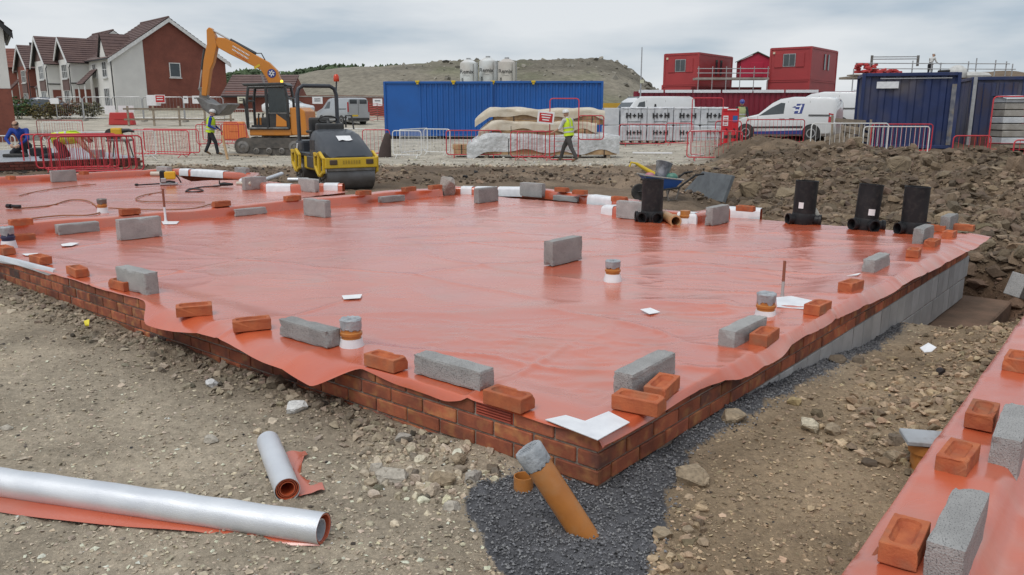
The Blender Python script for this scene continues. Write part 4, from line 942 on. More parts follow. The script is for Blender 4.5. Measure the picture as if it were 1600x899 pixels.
BL = [
 (31, 21.9, 165, 22.6, 'red', 'rearmost red barrier of the tight row beside the foil covered deck'), (50, 21.6, 181, 22.3, 'red', 'second red barrier from the back of the tight row by the deck'),
 (62, 21.3, 195, 21.9, 'red', 'middle red barrier of the tight row by the deck'), (74, 21.0, 206, 21.6, 'red', 'red barrier second from the front in the tight row by the deck'),
 (87, 20.6, 217, 21.2, 'red', 'frontmost red barrier of the tight row, nearest the red kerb'),
 (205, 31.5, 293, 30.6, 'red', 'red barrier left of the walking man in white helmet'), (223, 33, 309, 31.8, 'red', 'red barrier just behind, reaching the walking man in white helmet'),
 (66, 41, 126, 41, 'white', 'white barrier on the pale yard behind the man in blue'), (58, 44.5, 130, 44, 'red', 'red barrier behind the white one on the pale yard'),
 (82, 27.6, 176, 28.2, 'white', 'white barrier behind the kneeling man'), (178, 28.4, 240, 30.2, 'white', 'white barrier behind the yellow saw bench'),
 (113, 64, 153, 64, 'white', 'white barrier far back at the hedge before the terrace'),
 (306, 38, 345, 38.5, 'red', 'red barrier behind the walking man, left one'), (346, 38.8, 384, 38.2, 'red', 'red barrier behind the walking man, next to the excavator'), (316, 41.5, 372, 41, 'red', 'red barrier in front of the orange water barrier'),
 (356, 58, 398, 58, 'white', 'white barrier below the signs on the garage wall'),
 (498, 32, 542, 31.5, 'white', 'white barrier directly behind the roller seat'), (528, 33.2, 572, 32.4, 'white', 'white barrier to the right behind the roller'),
 (566, 31.6, 608, 31.4, 'red', 'red barrier left of the dark sacks'), (613, 30.2, 657, 30.0, 'white', 'white barrier standing alone before the blue containers'),
 (624, 31.6, 668, 34.6, 'white', 'white barrier running back towards the blue containers'), (662, 32.6, 702, 32, 'white', 'white barrier between the blue containers and a red barrier'),
 (697, 30.4, 783, 30.4, 'red', 'red barrier in front of the brown timbers'), (798, 29.2, 866, 28.8, 'red', 'red barrier in front of the silver wrapped pack'), (808, 28.6, 852, 29.8, 'red', 'red barrier set askew against the silver wrapped pack'),
 (968, 38.4, 1041, 38.0, 'red', 'red barrier in front of the left block packs'), (1041, 37.6, 1082, 37, 'red', 'red barrier in front of the middle block packs'),
 (1075, 28.2, 1157, 28.0, 'red', 'red barrier nearest the spoil heap, before the fire point'), (1079, 28.8, 1122, 31.2, 'white', 'white barrier running back beside the nearest red barrier'),
 (1118, 31.4, 1158, 31.2, 'red', 'red barrier standing right at the fire point'), (1166, 33, 1256, 33, 'red', 'red barrier in front of the white van with the blue emblem'),
 (1268, 25.4, 1386, 25.4, 'white', 'white barrier on the spoil heap left of the navy container'), (1350, 27.2, 1452, 27.2, 'white', 'white barrier standing right across the navy container'),
 (1362, 28, 1458, 28, 'red', 'red barrier behind the white one at the navy container'), (1492, 23.8, 1552, 23.8, 'red', 'red barrier by the rusty door of the second navy container'),
 (1588, 22, 1640, 22, 'red', 'red barrier cut by the right border near wrapped pallets'),
]
for q in BL: barrier(*q)
barrier(-44, 29.5, 20, 29.5, 'white', 'white barrier at the left border against the corner house', h=.85)
barrier(859, 28.6, 904, 28.6, 'red', 'red barrier stood on its end beside the walking man in hi-vis', up=True)
barrier(1080, 31.0, 1126, 31.0, 'red', 'red barrier stood on its end in front of the block packs', up=True)
barrier(1547, 23.2, 1606, 23.0, 'red', 'red barrier stood on its end at the right border', up=True)
barrier(904, 28.65, 944, 28.75, 'red', 'small red barrier hooked onto the upright one above the timber', h=.95, dz=.62, feet=False)

# ------------------------------------------------------------------ far land: spoil hill, woodland
def profile(px, pts):
    xs, ys = zip(*pts); return np.interp(px, xs, ys)
HP = [(420, 150), (450, 127), (470, 117), (500, 110), (560, 105), (640, 101), (720, 99), (800, 98), (850, 97), (900, 97), (945, 99), (965, 104), (985, 114), (1003, 128), (1020, 140), (1035, 150), (1060, 170)]
pxs = np.linspace(400, 1070, 230); Ds = np.concatenate([np.linspace(104, 150, 60), np.linspace(152, 200, 14)]); PX, DD = np.meshgrid(pxs, Ds)
Xh = (PX-800)/FOC*DD*math.cos(PITCH)*1.0; top = np.array([zat(v, 150) for v in profile(pxs, HP)])[None, :]; base = .4
f = ss(103, 149, DD)*.55+.45*np.clip((DD-103)/46, 0, 1); f = np.where(DD > 150, 1-.9*ss(158, 200, DD), f)
n = fbm(Xh, DD, .09, 5, 201)*1.6+np.abs(fbm(Xh, DD, .35, 4, 202))*1.0; rightw = ss(-25, 0, Xh)
zh = base-1+(top-base+1)*f*(1+.02*n)+n*.3*f*(.15+.85*rightw)+.22*ss(.8, 1, f)*np.abs(fbm(Xh, DD, .5, 3, 203))*rightw*2
cc = np.array((.235, .21, .165))*(1+.25*fbm(Xh, DD, .25, 5, 204)[..., None])*(1-.28*ss(.0, .6, fbm(Xh*.5, DD*1.5, .12, 4, 205))[..., None]); cc = cc*(1-.35*(rightw*ss(.75, .95, f))[..., None]); 
g_ = ss(.0, .5, fbm(Xh, DD, .1, 4, 206))*.5; cc = cc*(1-g_[..., None])+np.array((.15, .16, .09))*g_[..., None]
h, w = PX.shape; idx = np.arange(h*w).reshape(h, w); Fh = np.stack([idx[:-1, :-1], idx[:-1, 1:], idx[1:, 1:], idx[1:, :-1]], -1).reshape(-1, 4)
tag(link('spoil_hill', raw_mesh('spoil_hill', np.stack([Xh, DD, zh], -1).reshape(-1, 3), Fh, [m_soil], np.clip(cc, .03, .7).reshape(-1, 3), True)), kind='structure')
r = np.random.default_rng(55); k = r.integers(0, h*w, 900); k = k[(rightw.ravel()[k] > .1) & (f.ravel()[k] > .25)]
tag(scatter('hill_rocks', np.stack([Xh.ravel()[k], DD.ravel()[k], zh.ravel()[k]], 1), .15+.75*r.random(len(k))**4, np.clip(np.array((.26, .24, .2))*(1+r.normal(0, .25, (len(k), 1))), .05, .5), ICO1, (.6, 1.), 56), kind='stuff')
# right-hand far bank
pxs = np.linspace(1290, 1900, 60); Ds = np.linspace(70, 120, 20); PX, DD = np.meshgrid(pxs, Ds); Xb = (PX-800)/FOC*DD*math.cos(PITCH); zb_ = .6+(zat(116, 90)-.6+.8*fbm(Xb, DD, .15, 4, 301))*ss(69, 90, DD)*ss(1290, 1420, PX)
h, w = PX.shape; idx = np.arange(h*w).reshape(h, w); Fh = np.stack([idx[:-1, :-1], idx[:-1, 1:], idx[1:, 1:], idx[1:, :-1]], -1).reshape(-1, 4)
tag(link('far_bank', raw_mesh('far_bank', np.stack([Xb, DD, zb_], -1).reshape(-1, 3), Fh, [m_soil], np.clip(np.array((.17, .125, .085))*(1+.3*fbm(Xb, DD, .4, 4, 302)[..., None]), .03, .5).reshape(-1, 3), True)), kind='structure')
# wooded hill behind the garage and excavator
WP = [(330, 118), (362, 112), (385, 104), (405, 106), (425, 112), (450, 110), (470, 105), (500, 99), (530, 95.5), (560, 97), (590, 99), (612, 97), (640, 100), (700, 106), (760, 112)]
def leafmat():
    m = stone_mat('leaf_clumps', .8); return m
m_leaf = leafmat()
n = 9000; px = r.uniform(325, 720, n); dd = r.uniform(230, 330, n); top = np.array([zat(v, 280) for v in profile(px, WP)])
fz = np.sqrt(r.random(n)); hh = (dd-230)/100; z = 1+(top-.3)*np.minimum(1, .35+.75*hh)*fz**.3+r.normal(0, .35, n); X = (px-800)/FOC*280*math.cos(PITCH)*(dd/280)
edge = r.random(n) < .05; z = z+edge*r.uniform(.0, 1.0, n)
tone = np.array((.055, .085, .035))*(1+.35*fbm(X, z*2, .12, 3, 401)[:, None])*(1+r.normal(0, .25, (n, 1)))
tag(scatter('woodland', np.stack([X, dd, z], 1), r.uniform(.5, 1.5, n), np.clip(tone, .012, .2), OCT, (.6, 1.), 57, m_leaf), kind='stuff')

# ------------------------------------------------------------------ silos
m_silo = mat('silo_white', (.70, .72, .72), .5, c2=(.58, .59, .58), scale=.8, c3=(.50, .45, .40)); m_silo2 = mat('silo_weathered', (.60, .57, .52), .55, c2=(.5, .46, .42), scale=.6)
def silo(px, Y, ztop, label, m, w=27):
    R_ = w/1305*Y/2; p = Vector((atY(px, 100, Y).x, Y, .4)); t = thing('mortar_silo', label, 'silo', p); H_ = ztop-.4
    MB().lathe([(R_*.25, 1.2), (R_, 3.2), (R_, H_*.90), (R_*.96, H_*.925), (R_*.4, H_*.975)], 28).build('tank', m, t, smooth=True)
    MB().lathe([(R_*.26, H_*.965), (R_*.26, H_), (R_*.0, H_)], 16).build('lid', m_galv, t, smooth=True)
    for a in range(4): q = R(45+90*a); MB().tube([(R_*.9*math.cos(q), R_*.9*math.sin(q), 0), (R_*.9*math.cos(q), R_*.9*math.sin(q), H_*.5)], .08, 6).build('leg', m_galv, t, smooth=True)
    MB().tube([(R_*1.06, -.2, 1), (R_*1.06, -.2, H_*.93)], .07, 6).build('filler_pipe', m_galv, t, smooth=True)
    MB().tube([(R_*.6, -R_*.9, 1.5), (R_*.6, -R_*.9, H_*.9)], .03, 5).build('ladder_rail', m_steel, t)
    text('lettering', 'Remix', H_*.088, m_ink, t, (-R_*.16, -R_*1.03, H_*.775), (R(90), 0, 0))
    text('small_lettering', 'dry mortar'[:0] or '.........', H_*.05, m_ink, t, (-R_*.16, -R_*1.02, H_*.725), (R(90), 0, 0))
    text('side_lettering', 'remix', H_*.07, m_ink, t, (-R_*.72, -R_*.80, H_*.60), (R(90), R(-90), R(-30)))
    return t
silo(732, 109, zat(91, 109), 'left white silo with black lettering behind the blue containers', m_silo)
silo(762.5, 111, zat(88, 111), 'middle silo, the tallest of the three, with a domed top', m_silo, 28)
silo(792, 108, zat(90, 108), 'right silo, more weathered and brownish than its neighbours', m_silo2, 28)

# ------------------------------------------------------------------ containers and cabins
def container(p, rz, ln, wd, ht, m, label, name='shipping_container', ribs=(1, 1, 1, 1), plain=None, rib=.075, legs=.0, pitch=.28):
    """local x along the long side that faces the viewer (y=0); ribs for front, right, back, left"""
    t = thing(name, label, 'container', p, rz); z0, z1 = legs, legs+ht
    def side(n, x0, x1, fn):
        k = max(2, int((x1-x0)/pitch)); P = []
        for i in range(k):
            a = x0+(x1-x0)*i/k; s = (x1-x0)/k; P += [(a, 0), (a+s*.35, 0), (a+s*.45, rib*.6), (a+s*.9, rib*.6)]
        P.append((x1, 0)); rows = [[Vector(fn(a, d, z)) for a, d in P] for z in (z0+.12, z1-.1)]
        MB().grid(rows).build(n, m, t)
    e = .06
    if plain: MB().box(((plain[0]+plain[1])/2, .03, (z0+z1)/2), (plain[1]-plain[0], .03, ht-.2)).build('flat_panel', m, t)
    side('front_panel', plain[1] if plain else e, ln-e, lambda a, d, z: (a, .02+d, z)); side('right_panel', e, wd-e, lambda a, d, z: (ln-.02-d, a, z)); side('left_panel', e, wd-e, lambda a, d, z: (.02+d, a, z)); side('back_panel', e, ln-e, lambda a, d, z: (a, wd-.02-d, z))
    fr = MB()
    for x in (0, ln):
        for y in (0, wd): fr.box((x, y, (z0+z1)/2), (.12, .12, ht))
    for y in (0, wd):
        for z in (z0+.06, z1-.05): fr.box((ln/2, y, z), (ln-.12, .1, .12))
    for x in (0, ln):
        for z in (z0+.06, z1-.05): fr.box((x, wd/2, z), (.1, wd-.12, .12))
    fr.build('frame', m, t, bev=.01); MB().box((ln/2, wd/2, z1-.03), (ln-.1, wd-.1, .05)).build('roof', m, t)
    if legs: 
        for x in (.3, ln/2, ln-.3): link('bearer', MB().box((0, 0, legs/2-.005), (.25, wd*.8, legs-.01)).mesh('bearer', m_oldwood), t, (x, wd/2, 0))
    return t
m_blue = mat('container_blue', (.012, .105, .38), .4, c2=(.012, .09, .32), scale=.7, rvar=.08); m_yel = paint('lug_yellow', (.65, .45, .02), .5, .1)
def lug(t, x, z): MB().box((x, -.02, z), (.22, .2, .1)).box((x, -.02, z-.1), (.12, .14, .1)).build('lifting_lug', m_yel, t, bev=.01)
Yb = 44.5; a = B(603, Yb); l1 = atY(769, 150, Yb).x-a.x; hb = zat(128, Yb)-a.z-.15
c = container((a.x, Yb, a.z), R(-1), l1-.03, 2.44, hb, m_blue, 'left blue container, its end third a flat smooth panel', plain=(.06, l1*.315), legs=.16)
for px in (653, 709): lug(c, atY(px, 150, Yb).x-a.x, hb+.16)
a2 = B(770, Yb); l2 = atY(940, 150, Yb).x-a2.x
c = container((a2.x+.02, Yb+.05, a.z), R(-1), l2, 2.44, hb+.02, m_blue, 'right blue container, corrugated along its whole length', legs=.16, pitch=.3)
for x_ in (.0, l2*.37): lug(c, x_, hb+.16)
m_nav = mat('navy_container_paint', (.018, .035, .12), .5, c2=(.014, .026, .085), scale=1.5, c3=(.10, .09, .10), bump=.1)
p = B(1356, 30.0); l3 = 3.15
c = container((p.x-.05, 30.6, zat(232, 30.0)), R(-19), l3, 2.5, zat(114, 30)-zat(232, 30), m_nav, 'navy container with a blank white board near its top left corner', pitch=.46, rib=.09)
hz = zat(114, 30)-zat(232, 30)
MB().box((.82, -.03, hz-.42), (.74, .02, .24)).build('white_board', m_white, c); MB().box((l3*.55, -.03, hz-.19), (l3*.75, .02, .03)).build('drip_rail', m_galv, c)
MB().box((l3-.10, -.035, hz*.45), (.22, .03, hz*.8)).build('scraped_post', mat('scraped_paint', (.22, .22, .23), .6, c2=(.08, .09, .13), scale=5, c3=(.25, .18, .08)), c)
p2 = B(1503, 31.2); hz2 = zat(122, 31.2)-zat(240, 31.2)
c = container((p2.x-.1, 30.6, zat(240, 31.2)), R(-20), 1.65, 3.0, hz2, m_nav, 'second navy container seen end on, with dark double doors and a rusty foot', pitch=.8, rib=.03)
MB().box((.05, -.06, hz2*.5), (.12, .06, hz2)).build('pale_post', m_galv, c)
for x_ in (.45, 1.15): MB().box((x_, -.01, hz2*.55), (.6, .04, hz2*.75)).build('door', mat('navy_door', (.03, .04, .10), .5, c2=(.05, .04, .06), scale=2), c, bev=.01)
MB().box((.8, -.035, hz2*.14), (1.35, .03, hz2*.24)).build('rusty_panel', mat('rusty_red', (.16, .05, .035), .7, c2=(.09, .035, .03), scale=4), c)
for x_ in (.35, .62, 1.0, 1.3): MB().tube([(x_, -.05, .3), (x_, -.05, hz2-.2)], .018, 6).build('lock_bar', m_nav, c, smooth=True)
# red cabins, two storeys
m_cab_r = mat('cabin_red', (.38, .042, .045), .5, c2=(.32, .036, .04), scale=.8); m_crim = mat('shed_crimson', (.47, .02, .06), .55, c2=(.42, .02, .05), scale=1)
def cabin(px, Y, zb, ht, w, dp, rz, label, top=True):
    x0 = atY(px, 100, Y); t = thing('site_cabin', label, 'cabin', (x0.x, Y, zb), rz)
    # local: right front corner at origin, end face along -x, side along +y
    MB().box((-w/2, dp/2, ht/2), (w, dp, ht)).build('shell', m_cab_r, t, bev=.02)
    fr = MB()
    for x in (-.05, -w+.05):
        for y in (.05, dp-.05): fr.box((x+(.015 if x > -.1 else -.015), y-(.015 if y < 1 else -.015), ht/2), (.13, .13, ht+.04))
    fr.box((-w/2, -.012, ht-.04), (w-.2, .05, .1)); fr.box((-w/2, -.012, .05), (w-.2, .05, .12)); fr.box((.012, dp/2, ht-.04), (.05, dp-.2, .1)); fr.box((.012, dp/2, .05), (.05, dp-.2, .12))
    fr.build('frame', m_cab_r, t); MB().box((-w/2, dp/2, ht+.03), (w*.99, dp*.99, .05)).build('roof', m_cab_r, t)
    if top:
        wx = -w*.52; MB().box((wx, -.02, ht*.62), (w*.30, .05, ht*.40)).build('window_frame', m_galv, t)
        for s in (-1, 1): MB().box((wx+s*w*.07, -.05, ht*.62), (w*.125, .02, ht*.36)).build('pane', m_glass, t)
        for s in (-1, 1): MB().box((wx+s*w*.26, -.025, ht*.62), (w*.2, .05, ht*.44)).build('shutter', m_cab_r, t, bev=.008)
        MB().box((-w*.9, -.04, ht*.86), (.14, .1, .14)).build('lamp', mat('cream_lamp', (.7, .6, .45), .4), t)
        for y in (dp*.50, dp*.64): MB().box((.03, y, ht*.6), (.05, dp*.05, ht*.5)).build('side_slot', m_glass, t)
    return t
h1 = zat(83, 58)-zat(132, 58); cabin(1092, 58, zat(132, 58), h1, 60/1305*58, 6.0, R(-37), 'upper red cabin on the left, window between two shutters')
cabin(1092, 58.02, .5, zat(132.6, 58)-.5, 60/1305*58+.1, 6.0, R(-37), 'lower red cabin beneath the upper left one', False)
h2 = zat(73.5, 55)-zat(124.5, 55); cabin(1267, 55, zat(124.5, 55), h2, 66/1305*55, 5.6, R(-38), 'upper red cabin on the right, the tallest, beside the small shed')
cabin(1267, 55.02, .5, zat(125.3, 55)-.5, 66/1305*55+.1, 5.6, R(-38), 'lower red cabin beneath the upper right one', False)
zs = zat(122, 60); x0, x1 = atY(1158, 100, 60).x, atY(1206, 100, 60).x; w = x1-x0; t = thing('wooden_shed', 'small crimson shed with green felt gable roof between the red cabins', 'shed', (x0, 60, zs), R(-8)); e_ = zat(94, 60)-zs; rg = zat(83, 60)-zs
MB().prism([(0, 0), (w, 0), (w, e_), (w/2, rg), (0, e_)], 0, 2.4).build('walls', m_crim, t)
for s in (0, 1):
    a, b_ = ((-.12, e_-.05), (w/2, rg+.04)) if s == 0 else ((w/2, rg+.04), (w+.12, e_-.05)); MB().prism([a, b_, (b_[0], b_[1]+.06), (a[0], a[1]+.06)], -.12, 2.5).build('roof_slope', mat('green_felt', (.13, .16, .13), .8), t)
MB().box((w*.5, -.015, e_*.45), (w*.4, .03, e_*.8)).build('door', m_crim, t, bev=.01)
xa, xb = atY(1090, 100, 56.5).x, atY(1203, 100, 56.5).x; zd = zat(123, 56.5); t = thing('cabin_walkway', 'raised walkway with scaffold rails between the two red cabins', 'walkway', (xa, 56.5, 0))
MB().box(((xb-xa)/2, .6, zd), (xb-xa, 1.3, .14)).build('deck', m_conc, t)
for z_ in (zat(107.5, 56.5), zat(114.5, 56.5)): MB().tube([(0, 0, z_), (xb-xa, 0, z_)], .03, 6).build('rail', m_galv, t, smooth=True)
for i in range(6): x_ = (xb-xa)*(i+.1)/5.2; MB().tube([(x_, -.02, .5), (x_, -.02, zat(104, 56.5))], .03, 6).build('post', m_galv, t, smooth=True)
MB().box(((xb-xa)/2, 1.6, 1.9), (xb-xa, .1, 2.6)).build('dark_backing', mat('dark_red_wall', (.16, .015, .02), .7), t)
# maroon hoarding with white top strips
Yh = 50; xa, xb = atY(990, 150, Yh).x, atY(1640, 150, Yh).x; t = thing('site_hoarding', 'long maroon ribbed hoarding with white strips along its top', 'hoarding', (xa, Yh, .5), R(-1.2)); m_mar = mat('hoarding_maroon', (.22, .013, .03), .5, c2=(.19, .012, .027), scale=.7); ht = zat(143, Yh)-.5; P = []
nn = int((xb-xa)/.32)
for i in range(nn): s = .32; P += [(i*s, 0), (i*s+.2, 0), (i*s+.22, .04), (i*s+.30, .04)]
MB().grid([[Vector((a, d, z)) for a, d in P] for z in (-.3, ht)]).build('ribbed_face', m_mar, t); MB().box((nn*.16, .1, ht/2-.05), (nn*.32, .08, ht-.02)).build('backing', m_mar, t)
for p0_, p1_ in ((998, 1036), (1039, 1081), (1083, 1125), (1128, 1174), (1176, 1223), (1226, 1276), (1331, 1380), (1384, 1430), (1540, 1600)):
    q0_, q1_ = atY(p0_, 140, Yh).x-xa, atY(p1_, 140, Yh).x-xa; MB().box(((q0_+q1_)/2, -.06, ht+.0), (q1_-q0_, .1, .17)).build('white_strip', m_white, t)
# ------------------------------------------------------------------ block packs
m_wrap = mat('grey_white_shrink_wrap', (.60, .62, .64), .32, c2=(.48, .50, .53), scale=2.2, detail=6, bump=.5, bscale=7, bdist=.03, rvar=.1)
m_wrap2 = mat('clear_top_wrap', (.74, .75, .77), .3, c2=(.6, .62, .65), scale=4, bump=.8, bscale=9, bdist=.04)
Yp = 39.2; colx = [970, 1011.5, 1053, 1095, 1138]; z0p = B(1050, Yp).z; zm, zt_ = zat(196.5, Yp), zat(168.5, Yp); rown = ('lower', 'upper'); coln = ('leftmost', 'second from the left', 'third from the left', 'rightmost')
for i in range(4):
    for k in range(2):
        x0, x1 = atY(colx[i], 190, Yp).x, atY(colx[i+1], 190, Yp).x; zb = (z0p+.08 if k == 0 else zm+.02)
        H_ = (zm if k == 0 else zt_)-zb; t = thing('block_pack', f'wrapped block pack with black lettering, {coln[i]} in the {rown[k]} row', 'pack', (x0, Yp+.03*((i*3+k) % 3), zb), 0, 'wrapped packs of blocks in two rows')
        w_ = x1-x0-.03; q = random.Random(i*2+k); sec = []
        for zf, ins in ((0, .03), (.05, 0), (.5, .005), (.93, .0), (1.0, .05)):
            ring = []
            for u_ in range(24):
                a_ = u_/24*4; s_ = int(a_); f_ = a_-s_; cx, cy = [(f_, 0), (1, f_), (1-f_, 1), (0, 1-f_)][s_]
                ring.append(Vector((ins+cx*(w_-2*ins)+q.gauss(0, .006), ins+cy*(1.05-2*ins)+q.gauss(0, .008), H_*zf+q.gauss(0, .008)*(zf > .9))))
            sec.append(ring)
        MB().loft(sec).build('wrap', m_wrap, t, smooth=False)
        if k: MB().grid([[Vector((w_*a_/10, y_, H_+.012+.03*q.random()-(.06 if y_ < 0 else 0))) for a_ in range(11)] for y_ in (-.02, .0, .3, .6, 1.0)]).build('top_sheet', m_wrap2, t)
        lt = MB(); s = H_*.30; cxs = (-.95*s*1.2, 0, .95*s*1.2)
        for cx in (cxs[0], cxs[2]):
            for e in (-.36, .36): lt.box((cx+e*s, 0, 0), (s*.27, .012, s))
            lt.box((cx, 0, 0), (s*.46, .0125, s*.24))
        lt.box((0, 0, 0), (s*.72, .012, s*.24)); lt.box((0, 0, 0), (s*.24, .0135, s*.72))
        lt.build('lettering', m_ink, t, loc=(w_*.52, -.03, H_*.55), rot=(0, R(q.uniform(-2, 2)), 0)); MB().box((w_*.5, -.02, H_*.2), (w_*.5, .006, .02)).build('small_print', m_ink, t)
        for e in (.27, .77): MB().box((w_*e, -.012, H_*.5), (.012, .01, H_*.96)).build('strap', m_ink, t)
        if k == 0:
            for e in (.15, .5, .85): MB().box((w_*e, .5, -.05), (.1, 1.0, .1)).build('bearer', m_oldwood, t)
x0 = atY(944, 190, Yp).x; x1 = atY(968.5, 190, Yp).x
for k in range(2):
    zb = z0p if k == 0 else zm+.02; MBo = MB().box(((x1-x0)/2, .5, ((zm if k == 0 else zt_)-zb)/2), (x1-x0-.03, 1.0, (zm if k == 0 else zt_)-zb-.02)); tag(MBo.build('block_pack', m_wrap, bev=.03, seg=2, loc=(x0, Yp+.15, zb)), f'plain wrapped pack without lettering at the left end of the {rown[k]} row', 'pack', 'wrapped packs of blocks in two rows')
# ------------------------------------------------------------------ timber packs
m_tarp = mat('cream_tarpaulin', (.62, .56, .46), .45, c2=(.52, .44, .33), scale=2.5, detail=5, bump=.5, bscale=6, bdist=.03, rvar=.1); m_slv = mat('silver_wrap', (.62, .63, .64), .3, c2=(.42, .43, .43), scale=4, detail=6, bump=1., bscale=8, bdist=.05)
def timber(pa, pb, Y, z0, z1, dep, nb, label, tarp=None, front=0., tm=None, hang=.5):
    x0, x1 = atY(pa, 200, Y).x, atY(pb, 200, Y).x; t = thing('timber_pack', label, 'timber', (x0, Y, z0), R(-1)); ln = x1-x0; H_ = z1-z0; q = random.Random(int(pa)); hb_ = H_/nb
    nbd = 4
    for i in range(nb):
        for j in range(nbd):
            L_ = ln*q.uniform(.94, 1.0); link('board', MB().box((0, 0, 0), (L_, dep/nbd-.012, hb_-.012)).mesh('board', m_wood, bev=.004), t, (ln/2+q.uniform(-.04, .04), dep/nbd*(j+.5), hb_*(i+.5)))
    for e in (.2, .45, .7, .9): MB().box((ln*e, -.008, H_*.5), (.03, .01, H_)).build('strap', m_ink, t)
    if tarp:
        rows = []; nx_ = 44
        for k in range(9):
            f = k/8; row = []
            for i in range(nx_+1):
                s = i/nx_; x_ = -front+(ln+front+.05)*s; hgt = H_+.05+.12*math.sin(math.pi*min(1, s*1.05))**.5+.05*math.sin(s*9)+.025*math.sin(s*23+k)-(.28*(1-min(1, s*9)))
                dr = (hang+.1*math.sin(s*11)+.07*math.sin(s*27))*H_
                if f < .5: y_, z_ = -.05-.03*math.sin(s*19), hgt-.04-dr*(1-f*2)
                else: y_, z_ = -.05+(dep+.1)*(f-.5)*2, hgt+.06*math.sin(math.pi*(f-.5)*2)
                row.append(Vector((x_, y_+(.02*math.sin(s*31) if f < .5 else 0), z_)))
            rows.append(row)
        MB().grid(rows).build('tarpaulin', tarp, t, smooth='all')
    return t
Yt = 30.4; g_ = B(850, Yt).z
timber(706, 780, 30.9, g_+.1, zat(226, 30.9), .9, 2, 'short bare brown timbers at the left of the silver pack')
timber(752, 966, Yt, g_+.12, zat(217, Yt), 1.0, 2, 'lowest long timber pack, wrapped in crumpled silver film', m_slv, hang=.98, front=.55)
timber(766, 930, Yt+.1, zat(216, Yt), zat(197, Yt), .95, 2, 'middle timber pack with a half open cream cover', m_tarp, hang=.62, front=.45)
timber(768, 942, Yt+.1, zat(195.5, Yt), zat(178, Yt), .95, 2, 'top timber pack draped with a bulging cream cover', m_tarp, hang=.55, front=.62)
for px, lb in ((760, 'rough timber bearer under the left end of the timber packs'), (905, 'rough timber bearer under the timber packs behind the hi-vis man'), (950, 'rough timber bearer under the right end of the timber packs')):
    p = B(px, Yt+.3); tag(MB().box((0, .2, .06), (.14, 1.1, .12)).build('timber_bearer', m_oldwood, loc=(p.x, p.y, p.z)), lb, 'bearer', 'bearers under the timber packs')
p = B(853, 28.3); t = thing('site_sign', 'red and white notice board fixed to the barrier in front of the timber', 'sign', (p.x, 28.42, zat(184, 28.4)), 0, rot=(0, R(6), 0))
MB().box((0, 0, 0), (.58, .02, .42)).build('board', m_paper, t, bev=.004); MB().box((0, -.013, .0), (.46, .008, .30)).build('red_field', m_redp, t)
for k in range(3): MB().box((0, -.02, .09-k*.085), (.34-.05*k, .006, .035)).build('lettering', m_paper, t)
# ------------------------------------------------------------------ excavator
m_exo = paint('excavator_orange', (.58, .21, .025), .4, .18); m_exb = mat('machine_black', (.022, .023, .026), .45, c2=(.05, .048, .045), scale=3, rvar=.1); m_track = mat('muddy_track', (.13, .115, .10), .9, c2=(.07, .065, .06), scale=4, bump=.5)
m_bucket = mat('worn_bucket_steel', (.20, .195, .19), .5, c2=(.12, .11, .10), scale=5, metal=.3)
Ye = 33.0; e0 = B(430, Ye); t = thing('excavator', 'orange tracked excavator with black cab, its boom raised and bucket curled in', 'excavator', (e0.x, Ye, e0.z), R(180)); sc = Ye/1305
def ex(px, py): return ((430-px)*sc, (235-py)*sc)
EXC = t
for s in (-1, 1):
    y = s*.78; n = 40; L_, H_ = 1.35, .33; P = []
    for k in range(n):
        q = 2*math.pi*k/n; cx = math.copysign(L_-H_, math.cos(q)); P.append((cx+H_*math.cos(q), H_+.01+H_*math.sin(q)))
    tr = MB().prism([(x_*1., z_) for x_, z_ in P], y-.22, y+.22).build('track', m_track, t, smooth=False)
    lg = MB().box((0, 0, 0), (.035, .46, .045)).mesh('track_shoe', m_track)
    for k in range(n):
        x_, z_ = P[k]; x2_, z2_ = P[(k+1) % n]; a_ = math.atan2(z2_-z_, x2_-x_)
        link('track_shoe', lg, tr, ((x_+x2_)/2, y, (z_+z2_)/2), (0, -a_, 0))
    fy = y+s*.225 if s > 0 else y-.225
    for x_, r_ in ((L_-H_, .24), (-L_+H_, .24), (-.5, .12), (0, .12), (.5, .12)):
        MB().lathe([(r_, -.03), (r_, .03), (r_*.55, .05), (r_*.5, .02), (.001, .03)], 20, Matrix.Translation((x_, fy, H_ if r_ > .2 else .18)) @ Matrix.Rotation(R(-90), 4, 'X')).build('track_wheel', m_steel, tr, smooth=True)
    MB().box((-.1, fy, .36), (1.5, .05, .16)).build('track_frame', m_track, tr)
MB().lathe([(.55, .66), (.55, .8)], 24).build('slew_ring', m_steel, t, smooth=True)
MB().box((-.05, 0, .90), (1.65, 1.7, .28)).build('deck_skirt', m_exo, t, bev=.03)
MB().prism([(-.85, 1.04), (-.85, 1.85), (-1.25, 1.85), (-1.45, 1.7), (-1.5, .78), (-.9, .78)], -.85, .85).build('counterweight', m_exo, t, bev=.04, seg=2)
MB().prism([(.75, 1.04), (.75, 1.45), (-.85, 1.5), (-.85, 1.04)], -.85, .0).build('engine_cover', m_exo, t, bev=.03)
